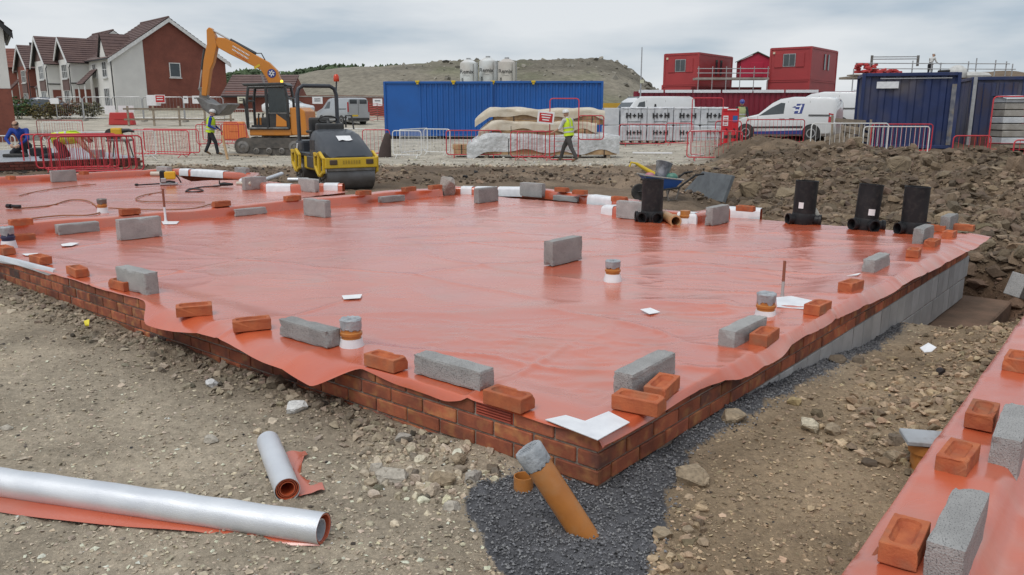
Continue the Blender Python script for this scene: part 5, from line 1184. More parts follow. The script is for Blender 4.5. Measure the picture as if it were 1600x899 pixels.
# cab: posts, roof, glazing
cz0, cz1 = 1.04, 2.72; cy0, cy1 = .0, .88; fr = MB()
pr = [(.80, cz0), (.80, 2.1), (.70, 2.62), (-.72, 2.66), (-.80, 2.2), (-.80, cz0)]
def frame_side(y):
    for a_, b_ in zip(pr, pr[1:]+pr[:1]): fr.tube([(a_[0], y, a_[1]), (b_[0], y, b_[1])], .055, 6)
    fr.tube([(.02, y, cz0), (.02, y, 2.64)], .06, 6); fr.tube([(-.0, y, 1.62), (-.80, y, 1.62)], .03, 6)
frame_side(cy0); frame_side(cy1)
for x_, z_ in pr: fr.tube([(x_, cy0, z_), (x_, cy1, z_)], .05, 6)
fr.build('cab_frame', m_exb, t, smooth=True)
MB().prism([(.85, 2.66), (.95, 2.76), (-.70, 2.80), (-.85, 2.68)], cy0-.05, cy1+.06).build('cab_roof', m_exb, t, bev=.03)
MB().box((-.40, cy1, 1.33), (.72, .04, .58)).build('door_panel', m_exb, t, bev=.02); MB().add([(-.72, cy1+.025, 1.12), (-.30, cy1+.025, 1.12), (-.34, cy1+.025, 1.60), (-.72, cy1+.025, 1.60-.28)], [(0, 1, 2, 3)]).build('door_flash', m_exo, t)
m_cg = mat('cab_glass', (.05, .07, .075), .05, trans=.6, spec=.8)
MB().box((-.40, cy1-.01, 2.12), (.70, .012, .94)).build('door_glass', m_cg, t)
MB().box((.1, .42, 1.25), (.5, .5, .45)).build('seat', m_exb, t, bev=.05, seg=2); MB().box((-.15, .42, 1.7), (.14, .46, .75)).build('seat_back', m_exb, t, bev=.05, seg=2)
for y in (.15, .7): MB().tube([(.45, y, 1.1), (.42, y, 1.55), (.40, y, 1.62)], [.05, .03, .05], 8).build('lever', m_exb, t, smooth=True)
MB().box((.35, .45, 1.12), (.7, .7, .1)).build('cab_floor', m_exb, t)
MB().tube([(.82, .95, 1.05), (.86, 1.0, 2.2)], .02, 6).build('handrail', m_exb, t); MB().box((.86, 1.02, 2.05), (.05, .14, .26)).build('mirror', m_exb, t, bev=.01)
def plate(name, pts, y0, y1, m, bev=.02): return MB().prism([ex(*p) for p in pts], y0, y1).build(name, m, t, bev=bev)
by0, by1 = -.42, -.16
bm_ = plate('boom', [(342, 62), (346, 54), (356, 55), (372, 62), (402, 80), (424, 92), (436, 104), (442, 122), (444, 190), (430, 196), (424, 130), (419, 117), (411, 104), (386, 91), (362, 79), (346, 70)], by0, by1, m_exo)
MB().lathe([(.17, 0), (.17, .012)], 24, Matrix.Translation((*[ex(428, 109)[0], by1+.0], ex(428, 109)[1])) @ Matrix.Rotation(R(-90), 4, 'X')).build('emblem', m_navy, bm_)
for a_ in (0, 60, 120): MB().box((ex(428, 109)[0], by1+.016, ex(428, 109)[1]), (.24, .008, .045), roty(R(a_+20))).build('emblem_mark', m_white, bm_)
for k, (pa, pb, w_) in enumerate((((369, 67), (395, 82), .055), ((368, 72), (393, 87), .055), ((372, 79), (392, 91), .03))):
    (xa, za), (xb, zb_) = ex(*pa), ex(*pb); d_ = Vector((xb-xa, 0, zb_-za)); n_ = 13
    for i in range(n_):
        f_ = (i+.5)/n_
        MB().box((xa+d_.x*f_, by1+.006, za+d_.z*f_), (d_.length/n_*.6, .008, w_*(1 if i % 3 else .7)), roty(-math.atan2(d_.z, d_.x))).build('lettering', m_paper if k < 2 else m_redp, bm_)
(xa, za), (xb, zb_) = ex(401, 96), ex(410, 101); MB().box(((xa+xb)/2, by1+.006, (za+zb_)/2), (.26, .008, .09), roty(R(28))).build('yellow_decal', m_yel, bm_)
ar_ = plate('arm', [(330, 43), (334, 39), (338, 41), (343, 52), (344, 68), (337, 92), (331, 104), (322, 144), (314, 143), (318, 110), (322, 88), (329, 64)], -.44, -.14, m_exo)
def ram(p0, p1, f_, r0, r1, y=-.29, par=None):
    (xa, za), (xb, zb_) = ex(*p0), ex(*p1); a_, b_ = Vector((xa, y, za)), Vector((xb, y, zb_)); m_ = a_.lerp(b_, f_)
    MB().tube([a_, m_], r0, 10).build('ram', m_exb, t, smooth=True); MB().tube([m_, b_], r1, 10).build('ram_rod', m_galv, t, smooth=True)
ram((403, 79), (339, 44), .60, .075, .035); ram((323, 72), (309, 134), .50, .06, .03, -.29); ram((424, 180), (407, 108), .55, .07, .035, -.52)
MB().tube([Vector((ex(402, 78)[0], -.3, ex(402, 78)[1])), Vector((ex(412, 78)[0], -.3, ex(412, 78)[1])), Vector((ex(418, 90)[0], -.3, ex(418, 90)[1]))], .022, 6).build('hose', m_rubber, t, smooth=True)
plate('bucket_link', [(308, 132), (322, 128), (324, 134), (312, 140)], -.40, -.18, m_steel); plate('quick_hitch', [(311, 138), (322, 140), (324, 152), (313, 156), (309, 148)], -.42, -.16, m_steel)
plate('bucket', [(313, 146), (322, 148), (331, 155), (345, 158), (361, 155), (364, 157), (348, 173), (336, 175), (322, 164)], -.95, .42, m_bucket, .015)
MB().lathe([(.05, 2.8), (.055, 2.88), (.03, 2.92)], 14, Matrix.Translation((ex(446, 0)[0], .1, 0))).build('beacon', emit('amber_beacon', (1., .62, .05), 1.6), t, smooth=True)
p = B(345, 44); t = thing('water_barrier', 'orange plastic water filled barrier behind the walking man in white helmet', 'barrier', (p.x, p.y, p.z), 0); m_org = paint('barrier_orange', (.68, .20, .05), .5, .12)
MB().prism([(0, 0), (1.5, 0), (1.4, .25), (1.28, .95), (.22, .95), (.1, .25)], -.2, .2).build('shell', m_org, t, bev=.04); MB().box((.75, -.21, .55), (.5, .03, .22)).build('recess', m_org, t, bev=.01)
# ------------------------------------------------------------------ roller
m_ry = paint('roller_yellow', (.66, .43, .025), .4, .14); m_rk = mat('roller_hood', (.040, .046, .056), .36, c2=(.055, .06, .07), scale=3, rvar=.08); m_drum = mat('drum_steel', (.16, .16, .165), .45, c2=(.10, .095, .09), scale=3.5, metal=.35, bump=.1)
pr_ = B(527, 17.4); t = thing('road_roller', 'yellow and black tandem roller parked at the edge of the churned soil', 'roller', (pr_.x-.12, 17.4, gz(pr_.x, 17.4)-.03), R(-60))
for x_, nm in ((.87, 'front'), (-.87, 'rear')):
    M_ = Matrix.Translation((x_, -.5, .31)) @ Matrix.Rotation(R(-90), 4, 'X')
    d_ = MB().lathe([(.26, .04), (.29, .0), (.31, .0), (.31, 1.0), (.29, 1.0), (.26, .96)], 48, M_, cap0=True, cap1=True).build('drum', m_drum, t, smooth=True)
    for yy in (-.47, .47):
        MB().lathe([(.20, 0), (.18, .03), (.09, .03), (.08, .06), (.001, .06)], 24, Matrix.Translation((x_, yy, .31)) @ Matrix.Rotation(R(90 if yy < 0 else -90), 4, 'X')).build('drum_hub', m_steel, d_, smooth=True)
        for k in range(5):
            a_ = 2*math.pi*k/5; MB().lathe([(.05, 0), (.05, .045)], 10, Matrix.Translation((x_+.15*math.cos(a_), yy*1.05, .31+.15*math.sin(a_))) @ Matrix.Rotation(R(90 if yy < 0 else -90), 4, 'X')).build('hub_boss', m_track, d_)
    for s in (-1, 1):      # cast yellow fork that carries the drum
        y = s*.56; f_ = MB()
        for a_, b_, r_ in (((x_-.30, .74), (x_-.30, .46), .05), ((x_+.28, .66), (x_+.26, .40), .05), ((x_-.30, .70), (x_+.05, .76), .055), ((x_+.05, .76), (x_+.28, .66), .055), ((x_-.30, .48), (x_-.06, .32), .055), ((x_+.26, .42), (x_+.06, .32), .055), ((x_-.02, .75), (x_-.02, .34), .045)):
            d2 = Vector((b_[0]-a_[0], 0, b_[1]-a_[1])); f_.box(((a_[0]+b_[0])/2, y, (a_[1]+b_[1])/2), (d2.length+.06, .06, r_*1.25), roty(-math.atan2(d2.z, d2.x)))
        f_.build('drum_fork', m_ry, t, bev=.012)
MB().box((1.18, 0, .575), (.07, 1.10, .21)).build('front_plate', m_ry, t, bev=.02, seg=2)
for y in (-.38, .38): MB().box((1.22, y, .59), (.02, .16, .10)).build('headlight', mat('dark_lens', (.10, .07, .05), .2), t, bev=.01)
for k in range(7): MB().box((1.218, -.17+k*.055 if k != 3 else -.17+k*.055, .59), (.008, .034, .07)).build('lettering', mat('worn_print', (.45, .30, .03), .6), t)
MB().box((1.17, 0, .44), (.06, 1.0, .05)).build('scraper', m_steel, t)
MB().box((.0, 0, .52), (1.15, .95, .30)).build('chassis', m_ry, t, bev=.03); MB().box((0, -.49, .54), (.5, .03, .24)).build('side_cover', m_rk, t, bev=.01)
secs = []
for x_, w_, z0_, z1_ in ((-.12, .46, .66, 1.18), (.10, .48, .66, 1.22), (.5, .49, .66, 1.14), (.9, .49, .66, .95), (1.12, .48, .67, .78), (1.20, .45, .68, .71)):
    secs.append([Vector((x_, y*w_, z)) for y, z in ((-1, z0_), (-1.0, z0_+(z1_-z0_)*.62), (-.86, z1_-.03), (-.6, z1_), (.6, z1_), (.86, z1_-.03), (1, z0_+(z1_-z0_)*.62), (1, z0_))])
hd = MB().loft(secs).build('hood', m_rk, t, smooth=True)
MB().box((.16, -.485, .90), (.34, .01, .2)).build('side_grille', m_exb, hd)
MB().grid([[Vector((.62+.05*i+.02*math.sin(j*3), -.12+.075*j, (1.14-(.62+.05*i-.5)*.475)+.014+.02*((i*j) % 3 == 1))) for j in range(5)] for i in range(5)]).build('paper_sheet', m_paper, t)
MB().box((-.55, 0, .68), (.85, .95, .10)).build('platform', m_rk, t, bev=.02); MB().box((-1.0, 0, .82), (.5, .92, .30)).build('rear_cover', m_rk, t, bev=.05, seg=2); MB().box((-1.22, 0, .62), (.1, 1.05, .22)).build('rear_plate', m_ry, t, bev=.02)
MB().box((-.50, -.05, 1.0), (.42, .46, .14)).build('seat', m_exb, t, bev=.05, seg=2); MB().box((-.72, -.05, 1.22), (.14, .46, .48)).build('seat_back', m_exb, t, bev=.05, seg=2)
for y in (-.34, .25): MB().box((-.5, y, 1.16), (.34, .07, .06)).build('armrest', m_exb, t, bev=.02)
MB().tube([(-.16, 0, 1.2), (-.26, 0, 1.40)], .04, 8).build('steering_column', m_exb, t, smooth=True)
MB().tube([(-.26+.08*math.cos(a_)*.6, .2*math.sin(a_), 1.42+.2*math.cos(a_)*.35) for a_ in [2*math.pi*k/20 for k in range(20)]], .017, 8, closed=True).build('steering_wheel', m_exb, t, smooth=True)
MB().box((-.14, 0, 1.22), (.18, .6, .24)).build('dashboard', m_exb, t, bev=.04, seg=2)
hp = [(-.95, -.44, .95), (-.95, -.44, 1.95), (-.95, -.40, 2.08), (-.95, -.30, 2.14), (-.95, .30, 2.14), (-.95, .40, 2.08), (-.95, .44, 1.95), (-.95, .44, .95)]
MB().tube(hp, .045, 10).build('roll_bar', m_rk, t, smooth=True)
MB().tube([(-.1, .35, 1.25), (-.1, .35, 1.50), (.15, .40, 1.50), (.2, .42, 1.22)], .018, 6).build('grab_rail', m_exb, t, smooth=True); MB().tube([(-1.02, -.47, .9), (-1.08, -.5, .5), (-1.0, -.5, .42)], .02, 6).build('white_hose', m_white, t, smooth=True)
MB().tube([(-.95, .44, 2.0), (-.95, .46, 2.24)], .018, 6).build('beacon_stalk', m_rk, t); MB().lathe([(.055, 2.24), (.065, 2.27), (.06, 2.36), (.03, 2.40)], 14, Matrix.Translation((-.95, .46, 0))).build('beacon', mat('orange_beacon', (.62, .06, .02), .25), t, smooth=True)
# ------------------------------------------------------------------ vans and cars
def van(name, label, cat, st, p, rz, m, wheels, glaze, side_bits, s=1.0, rear=None, screen=None, wr=.32):
    """st: stations (x, z0, zbelt, ztop, half width, half width of roof); glaze: (station a, b, fraction a, b) along the shoulder"""
    t = thing(name, label, cat, p, rz); secs = []
    for x, z0, zb, zt, w1, w2 in st:
        hl = [(w1*.88, z0), (w1*.99, z0+.12), (w1, (z0+zb)/2), (w1*.985, zb), (w2+(w1-w2)*.25, zb+(zt-zb)*.8), (w2, zt-(zt-zb)*.05), (w2*.75, zt)]
        secs.append([Vector((x, -y, z)) for y, z in hl]+[Vector((x, y, z)) for y, z in hl[::-1]])
    body = MB().loft(secs).build('body', m, t, smooth=True)
    def sd(x, f):
        for a, b in zip(st, st[1:]):
            if a[0] <= x <= b[0]: k = (x-a[0])/(b[0]-a[0]); q = [u_*(1-k)+v_*k for u_, v_ in zip(a, b)]; break
        x_, z0, zb, zt, w1, w2 = q
        if f >= 0: y, z = w1*.985+(w2+(w1-w2)*.25-w1*.985)*f/.8, zb+(zt-zb)*f
        else: y, z = w1, zb+(zb-z0)*f
        return y, z
    for nm, m_, pts in side_bits:      # panels that follow the side: pts (x, f)
        for s_ in (-1, 1):
            vs = []
            for x, f in pts: y, z = sd(x, f); vs.append(Vector((x, s_*(y+.008), z)))
            MB().add(vs, [tuple(range(len(vs)))]).build(nm, m_, body)
    if screen:
        (xa, xb) = screen; g = []
        for x in (xa, (xa+xb)/2, xb):
            for a, b in zip(st, st[1:]):
                if a[0] <= x <= b[0]: k = (x-a[0])/(b[0]-a[0]); q = [u_*(1-k)+v_*k for u_, v_ in zip(a, b)]; break
            g.append([Vector((x-.012, w_*q[5]*.86, q[3]+.012)) for w_ in (-1, -.5, 0, .5, 1)])
        MB().grid(g).build('windscreen', m_glass, body, smooth=True)
    for x in wheels:
        for s_ in (-1, 1):
            w1 = max(q[4] for q in st); M_ = Matrix.Translation((x, s_*(w1-.10), wr)) @ Matrix.Rotation(R(-90*s_), 4, 'X')
            MB().lathe([(wr*1.18, .06), (wr*1.18, .105)], 24, M_).build('wheel_arch', m_exb, body)
            wl_ = MB().lathe([(wr*.6, -.1), (wr, -.08), (wr, .10), (wr*.88, .125), (wr*.62, .125)], 28, M_).build('tyre', m_tyre, body, smooth=True)
            rm = MB().lathe([(wr*.62, .118), (wr*.58, .13), (wr*.2, .115), (.001, .13)], 24, M_)
            rm.build('rim', m_galv, wl_, smooth=True)
            for k in range(6):
                a_ = 2*math.pi*k/6; MB().box((x+wr*.4*math.cos(a_), s_*(w1-.10+.135), wr+wr*.4*math.sin(a_)), (wr*.12, .01, wr*.16), roty(-a_)).build('rim_hole', m_exb, wl_)
    return t, body, sd
bl = [(0.0, .32, .60, .64, .66, .50), (.12, .22, .78, .84, .84, .68), (.55, .2, .90, .96, .89, .76), (.95, .20, .98, 1.04, .90, .78), (1.2, .20, 1.02, 1.10, .91, .78), (1.75, .20, 1.05, 1.58, .91, .74), (2.05, .20, 1.06, 1.74, .91, .72), (2.6, .20, 1.06, 1.82, .91, .73), (4.1, .20, 1.06, 1.80, .91, .73), (4.3, .24, 1.04, 1.74, .90, .71), (4.38, .30, 1.0, 1.62, .87, .66)]
def seam(x0, x1, f0_, f1_): return ('door_seam', m_steel, [(x0, f0_), (x1, f0_), (x1, f1_), (x0, f1_)])
bits = [('side_window', m_glass, [(1.25, .08), (2.28, .08), (2.30, .70), (2.12, .74), (1.75, .62)]), seam(2.42, 2.435, -.85, .78), seam(3.3, 3.312, -.7, .78), seam(1.2, 1.212, -.8, .02), ('door_rail', m_exb, [(3.3, -.04), (4.15, -.04), (4.15, .04), (3.3, .04)]), ('rub_strip', m_exb, [(.95, -.62), (3.1, -.62), (3.1, -.52), (.95, -.52)]),
        ('door_handle', m_exb, [(2.12, -.22), (2.34, -.22), (2.34, -.17), (2.12, -.17)]), ('door_handle', m_exb, [(2.52, -.20), (2.74, -.20), (2.74, -.15), (2.52, -.15)]), ('tail_light', m_red_lens, [(4.10, -.34), (4.29, -.34), (4.29, .10), (4.10, .12)]),
        ('blue_sill', m_navy, [(.95, -.92), (3.1, -.92), (3.1, -.72), (.95, -.80)]), ('emblem', m_navy, [(2.70, .08), (3.02, .08), (3.10, .62), (2.78, .62)]), ('emblem_mark', m_white, [(2.66, .22), (2.9, .24), (2.86, .32), (2.66, .30)]), ('emblem_mark', m_white, [(2.86, .12), (2.92, .12), (3.0, .58), (2.94, .58)]), ('emblem_mark', m_navy, [(2.6, .42), (2.78, .40), (2.72, .50)]), ('emblem_mark', m_white, [(2.76, .44), (3.0, .46), (3.0, .52), (2.76, .50)])]
def rear(body, xr, w, z0, z1, doors=True, stripe=None):
    for s_ in (-1, 1): MB().box((xr+.004, s_*w*.46, (z0+z1)*.66), (.01, w*.66, (z1-z0)*.28)).build('rear_window', m_glass, body)
    MB().box((xr+.006, 0, (z0+z1)/2), (.012, .012, z1-z0)).build('door_seam', m_steel, body)
    if stripe: MB().box((xr+.012, .1, (z0+z1)*.55), (.012, .13, (z1-z0)*.8)).build('stripe', m_navy, body)
pv = atY(1156, 170, 37.6)
t, body, sd = van('panel_van', 'white van with blue emblem on its door, facing the fire point', 'van', bl, (pv.x, 38.2, gz(pv.x+2, 36)-.06), R(-31), m_vanw, (.72, 3.45), None, bits, screen=(1.22, 2.03)); rear(body, 4.36, .82, .5, 1.68, stripe=True); t.scale = (1.04,)*3
t, body, sd = van('panel_van', 'second white van parked beyond, only its rear half showing', 'van', bl, (13.3, 42.4, gz(14, 40)+.05), R(-31), m_vanw, (.72, 3.45), None, bits[:9], screen=(1.22, 2.03)); rear(body, 4.36, .82, .5, 1.68, stripe=True); t.scale = (1.06,)*3
# third one behind, facing the other way
pv = atY(1385, 170, 43.5); t, body, sd = van('panel_van', 'third white van facing right, its nose hidden by the navy container', 'van', bl, (pv.x+.4, 44.5, gz(pv.x, 40)+.1), R(150), m_vanw, (.72, 3.45), None, bits[:4], screen=(1.22, 2.03)); t.scale = (1.06,)*3
tall = [(0.0, .35, .75, .8, .78, .6), (.15, .28, .95, 1.05, .92, .78), (.9, .25, 1.15, 1.25, .97, .85), (1.1, .25, 1.2, 1.35, .98, .85), (1.75, .25, 1.25, 2.15, .98, .78), (2.1, .25, 1.28, 2.35, .98, .78), (5.3, .25, 1.28, 2.38, .98, .80), (5.5, .3, 1.25, 2.30, .96, .78)]
pv = B(957, 44.5); t, body, sd = van('panel_van', 'tall white van behind the block packs with a broad dark windscreen', 'van', tall, (pv.x-.55, 45.6, gz(pv.x, 44)-.05), R(20), m_vanw, (.9, 4.3), None, [('side_window', m_glass, [(1.5, .1), (2.3, .1), (2.3, .75), (1.95, .75)]), seam(2.4, 2.415, -.8, .8), seam(3.6, 3.615, -.8, .8), ('emblem', m_ink, [(2.82, .3), (3.02, .3), (3.0, .6), (2.9, .62)]), ('emblem_mark', m_ink, [(2.8, .02), (3.04, .02), (2.96, .22), (2.86, .22)])], screen=(1.12, 2.08), wr=.36)
m_vans = mat('silver_van_paint', (.40, .42, .44), .28, c2=(.36, .38, .40), scale=1.2, metal=.3, coat=.5)
trf = [(0.0, .35, .75, .8, .78, .6), (.15, .28, .95, 1.02, .92, .78), (.85, .25, 1.08, 1.2, .95, .83), (1.05, .25, 1.12, 1.28, .95, .83), (1.75, .25, 1.15, 1.88, .95, .78), (2.1, .25, 1.15, 1.98, .95, .77), (4.6, .25, 1.15, 1.97, .95, .79), (4.78, .3, 1.12, 1.88, .94, .77)]
Yq = 60.5; pv = atY(560, 170, Yq)
t, body, sd = van('panel_van', 'silver van seen from the rear quarter, parked below the bare hill', 'van', trf, (0, 0, 0), 0, m_vans, (.95, 3.9), None, [('side_window', m_glass, [(1.4, .08), (2.2, .08), (2.2, .7), (1.9, .7)]), seam(2.35, 2.37, -.8, .8), seam(3.4, 3.42, -.8, .8), ('door_rail', m_exb, [(3.4, -.02), (4.6, -.02), (4.6, .05), (3.4, .05)]), ('rub_strip', m_exb, [(.9, -.75), (4.7, -.75), (4.7, -.62), (.9, -.62)])], screen=(1.08, 2.06), wr=.33)
rz_ = R(-48); t.rotation_euler = (0, 0, rz_); rear(body, 4.79, .9, .75, 1.8)
t.location = Vector((pv.x, Yq, gz(pv.x, Yq)))-Vector((4.78*math.cos(rz_), 4.78*math.sin(rz_), 0)); MB().box((4.80, .0, .42), (.06, 1.8, .2)).build('rear_bumper', m_exb, body, bev=.02); MB().box((4.80, -.3, .68), (.02, .5, .12)).build('number_plate', m_yel, body)
for s_ in (-1, 1): MB().box((4.79, s_*.88, 1.3), (.03, .1, .7)).build('tail_light', m_red_lens, body)
car_st = [(0, .35, .6, .64, .68, .5), (.12, .22, .72, .78, .8, .65), (.9, .2, .85, .92, .86, .72), (1.1, .2, .88, .96, .86, .72), (1.8, .2, .92, 1.38, .86, .62), (2.3, .2, .92, 1.45, .86, .62), (3.2, .2, .92, 1.40, .86, .62), (3.9, .22, .92, 1.0, .84, .68), (4.2, .3, .82, .9, .78, .6)]
cb = [('side_window', m_glass, [(1.35, .1), (2.25, .1), (2.25, .72), (1.85, .70)]), ('side_window', m_glass, [(2.32, .1), (3.35, .1), (3.15, .70), (2.32, .72)]), seam(2.27, 2.285, -.8, .1)]
def car(px, Y, rz, m, label, k=1.0): p = B(px, Y); t, bo, sd = van('parked_car', label, 'car', car_st, (p.x, Y, p.z), rz, m, (.8, 3.3), None, cb, screen=(1.12, 1.8)); t.scale = (k,)*3; return t
car(24, 66, R(5), mat('dark_blue_car', (.035, .055, .09), .25, coat=.6), 'dark blue car parked in front of the far terrace')
car(486, 68, R(160), m_vanw, 'white car half hidden between excavator and silver van')
car(938, 50, R(-15), m_vanw, 'small white car at the end of the blue containers')
# yellow skip behind
p = B(958, 54); tag(MB().loft([[Vector((x_*k, y_, z_)) for x_, y_ in ((-1.4, -.9), (1.4, -.9), (1.4, .9), (-1.4, .9))] for k, z_ in ((.75, 0), (1, 1.9))]).build('skip', paint('skip_yellow', (.55, .33, .03), .5, .2), loc=(p.x, p.y, p.z)), 'yellow skip far behind at the end of the blue containers', 'skip')
# ------------------------------------------------------------------ people
m_skin = mat('skin', (.50, .29, .20), .6); m_hair = mat('dark_hair', (.05, .03, .02), .8); m_blueT = mat('royal_blue_cloth', (.015, .05, .30), .85, c2=(.012, .04, .22), scale=8); m_dkT = mat('dark_trousers', (.020, .021, .028), .9, c2=(.035, .035, .04), scale=8); m_grT = mat('grey_trousers', (.075, .068, .065), .9, c2=(.055, .05, .05), scale=8)
m_hv = mat('hi_vis_yellow', (.62, .80, .03), .7, c2=(.5, .68, .02), scale=7); m_refl = mat('reflective_tape', (.55, .56, .57), .4); m_boot = mat('tan_boots', (.22, .13, .07), .85); m_wcl = mat('white_cloth', (.62, .62, .6), .85); m_hat = mat('white_hard_hat', (.75, .75, .74), .3); m_bhat = mat('blue_hard_hat', (.06, .07, .30), .3); m_pale_hv = mat('faded_hi_vis', (.42, .46, .22), .8)
def person(label, loc, rz, J, mats, vest=None, hat=None, scale=1.0, hair=True, vox=.014):
    """J: joints in metres, x right, y forward, z up. One remeshed body; mats: (skin, top, trousers, boots)"""
    t = thing('person', label, 'person', loc, rz); S_ = []      # segments a, b, ra, rb, material
    V_ = {k: Vector(v) for k, v in J.items()}
    def seg(a, b, ra, rb, m): S_.append((V_[a] if isinstance(a, str) else a, V_[b] if isinstance(b, str) else b, ra, rb, m))
    sl = mats[4] if len(mats) > 4 else 1
    up = (V_['neck']-V_['pelvis']).normalized()
    for s in 'lr':
        seg('sh'+s, 'el'+s, .066, .054, 1); seg('el'+s, 'wr'+s, .048, .032, sl); seg('hip'+s, 'kn'+s, .108, .078, 2); seg('kn'+s, 'an'+s, .074, .062, 2)
        seg('an'+s, 'to'+s, .048, .04, 3); f = (V_['to'+s]-V_['an'+s]).normalized(); seg(V_['an'+s]-Vector((0, 0, .02)), V_['an'+s]-f*.05-Vector((0, 0, .02)), .045, .04, 3)
        seg('sh'+s, 'chest', .07, .11, 1); seg('hip'+s, 'pelvis', .10, .11, 2)
        d = (V_['wr'+s]-V_['el'+s]).normalized(); sd_ = d.cross(Vector((0, 1, 0)));  sd_ = sd_.normalized() if sd_.length > .1 else Vector((1, 0, 0)); pm = V_['wr'+s]+d*.085
        seg('wr'+s, pm, .030, .036, 0); nn_ = d.cross(sd_)
        for k, (o, l_) in enumerate(((-.033, .065), (-.011, .078), (.011, .074), (.032, .058))):
            a_ = pm+sd_*o; b_ = a_+d*l_*.55; c_ = b_+(d*.7+nn_*.7)*l_*.45; seg(a_, b_, .0105, .010, 0); seg(b_, c_, .010, .0085, 0)
        a_ = V_['wr'+s]+d*.03-sd_*.025; seg(a_, a_+d*.045-sd_*.04, .013, .010, 0)
    seg('pelvis', 'waist', .125, .125, 2); seg('waist', 'chest', .125, .145, 1); seg('chest', 'neck', .12, .06, 1); seg('neck', 'head', .052, .055, 0)
    hd_ = V_['head']; fw = Vector(J.get('face', (0, 1, 0))).normalized(); hu = (hd_-V_['neck']).normalized(); rt = fw.cross(hu).normalized()
    b = MB()
    for a, c, ra, rb, m in S_:
        d = c-a; n = 12
        b.tube([a-d.normalized()*ra*.0, a, c], [ra*.99, ra, rb], n); b.ball(a, ra, 12, 8); b.ball(c, rb, 12, 8)
    hm = len(b.v); b.ball(hd_+hu*.06, (.078, .098, .112), 18, 14); b.ball(hd_-hu*.01+fw*.035, (.055, .06, .06), 14, 10)
    b.tube([hd_+fw*.085+hu*.07, hd_+fw*.115+hu*.03, hd_+fw*.09+hu*.025], [.010, .017, .012], 8)
    for s in (-1, 1): b.ball(hd_+rt*.082*s+hu*.04, (.014, .024, .034), 8, 6)
    me = b.mesh('body', mats[0], recalc=True); o = link('body', me, t); md = o.modifiers.new('r', 'REMESH'); md.mode = 'VOXEL'; md.voxel_size = vox; sm = o.modifiers.new('s', 'SMOOTH'); sm.iterations = 3
    dg = bpy.context.evaluated_depsgraph_get(); me2 = bpy.data.meshes.new_from_object(o.evaluated_get(dg)); o.modifiers.clear(); o.data = me2; me2.name = 'body'
    me2.materials.clear()
    for m in mats[:4]: me2.materials.append(m)
    n = len(me2.polygons); C_ = np.empty(n*3, np.float32); me2.polygons.foreach_get('center', C_); C_ = C_.reshape(-1, 3); best = np.full(n, 9.); mi = np.zeros(n, np.int32)
    for a, c, ra, rb, m in S_:
        a_ = np.array(a); d = np.array(c)-a_; tt = np.clip(((C_-a_) @ d)/max(d @ d, 1e-9), 0, 1); ds = np.linalg.norm(C_-(a_+tt[:, None]*d), axis=1)/(ra+(rb-ra)*tt); k = ds < best; best[k] = ds[k]; mi[k] = m
    hc = np.array(hd_+hu*.05); k = np.linalg.norm(C_-hc, axis=1) < .15; k &= ((C_-np.array(V_['neck'])) @ np.array(hu)) > .03; mi[k] = 0
    me2.polygons.foreach_set('material_index', mi); me2.polygons.foreach_set('use_smooth', [True]*n)
    for s in (-1, 1): MB().ball(hd_+fw*.092+rt*.032*s+hu*.062, (.008, .006, .005), 8, 6).build('eye', m_ink, t)
    MB().ball(hd_+fw*.091-hu*.022, (.022, .008, .006), 8, 6).build('mouth', mat('lips', (.35, .14, .11), .6), t)
    Mh = Matrix((rt, fw, hu)).transposed().to_4x4(); Mh.translation = hd_+hu*.075
    if hat:
        h_ = MB().lathe([(.112, .0), (.116, .012), (.112, .05), (.088, .10), (.045, .125), (.001, .13)], 22, Mh @ Matrix.Diagonal((.95, 1.12, 1, 1)) @ Matrix.Translation((0, -.005, .02)), cap0=False).build('hard_hat', hat, t, smooth=True)
        MB().add([Mh @ Vector(v) for v in ((-.09, .09, .025), (-.05, .155, .012), (.05, .155, .012), (.09, .09, .025), (.09, .07, .035), (-.09, .07, .035))], [(0, 1, 2, 3, 4, 5)]).build('peak', hat, h_)
    elif hair: MB().lathe([(.088, -.03), (.094, .0), (.086, .03), (.05, .052), (.001, .058)], 18, Mh @ Matrix.Translation((0, -.018, .0)) @ Matrix.Rotation(R(12), 4, 'X') @ Matrix.Diagonal((.95, 1.1, 1, 1)), cap0=False).build('hair', m_hair, t, smooth=True)
    if vest:
        a, c, nk = V_['pelvis'], V_['chest'], V_['neck']; r_ = rt_ = (V_['shr']-V_['shl']).normalized(); fwd = rt_.cross(up).normalized()*-1
        if fwd.dot(Vector((0, 1, 0))) < 0: fwd = -fwd
        secs = []
        for f, wx, wy in ((-.12, .20, .17), (.25, .185, .165), (.55, .205, .175), (.82, .20, .165), (.97, .15, .11)):
            p = a.lerp(nk, f) if f <= 1 else nk
            if .2 < f < .95: p = p+(c-a.lerp(nk, .72))*(1-abs(f-.6))
            secs.append([p+r_*wx*math.cos(q)+fwd*wy*math.sin(q) for q in [2*math.pi*j/22 for j in range(22)]])
        v_ = MB().loft(secs, caps=False).build('vest', vest, t, smooth=True)
        for f in (.12, .42):
            p = a.lerp(nk, f)+((c-a.lerp(nk, .72))*(1-abs(f-.6)) if f > .2 else Vector())
            MB().loft([[p+up*h+r_*.203*math.cos(q)+fwd*.178*math.sin(q) for q in [2*math.pi*j/22 for j in range(22)]] for h in (-.025, .025)], caps=False).build('reflective_band', m_refl, v_, smooth=True)
        for s in (-1, 1): MB().grid([[a.lerp(nk, f)+r_*(s*(.10+w)) + fwd*(-yy) for w in (-.02, .02)] for f, yy in ((.42, .165), (.6, .17), (.85, .165), (.98, .105))]).build('reflective_strap', m_refl, v_)
    t.scale = (scale,)*3; return t
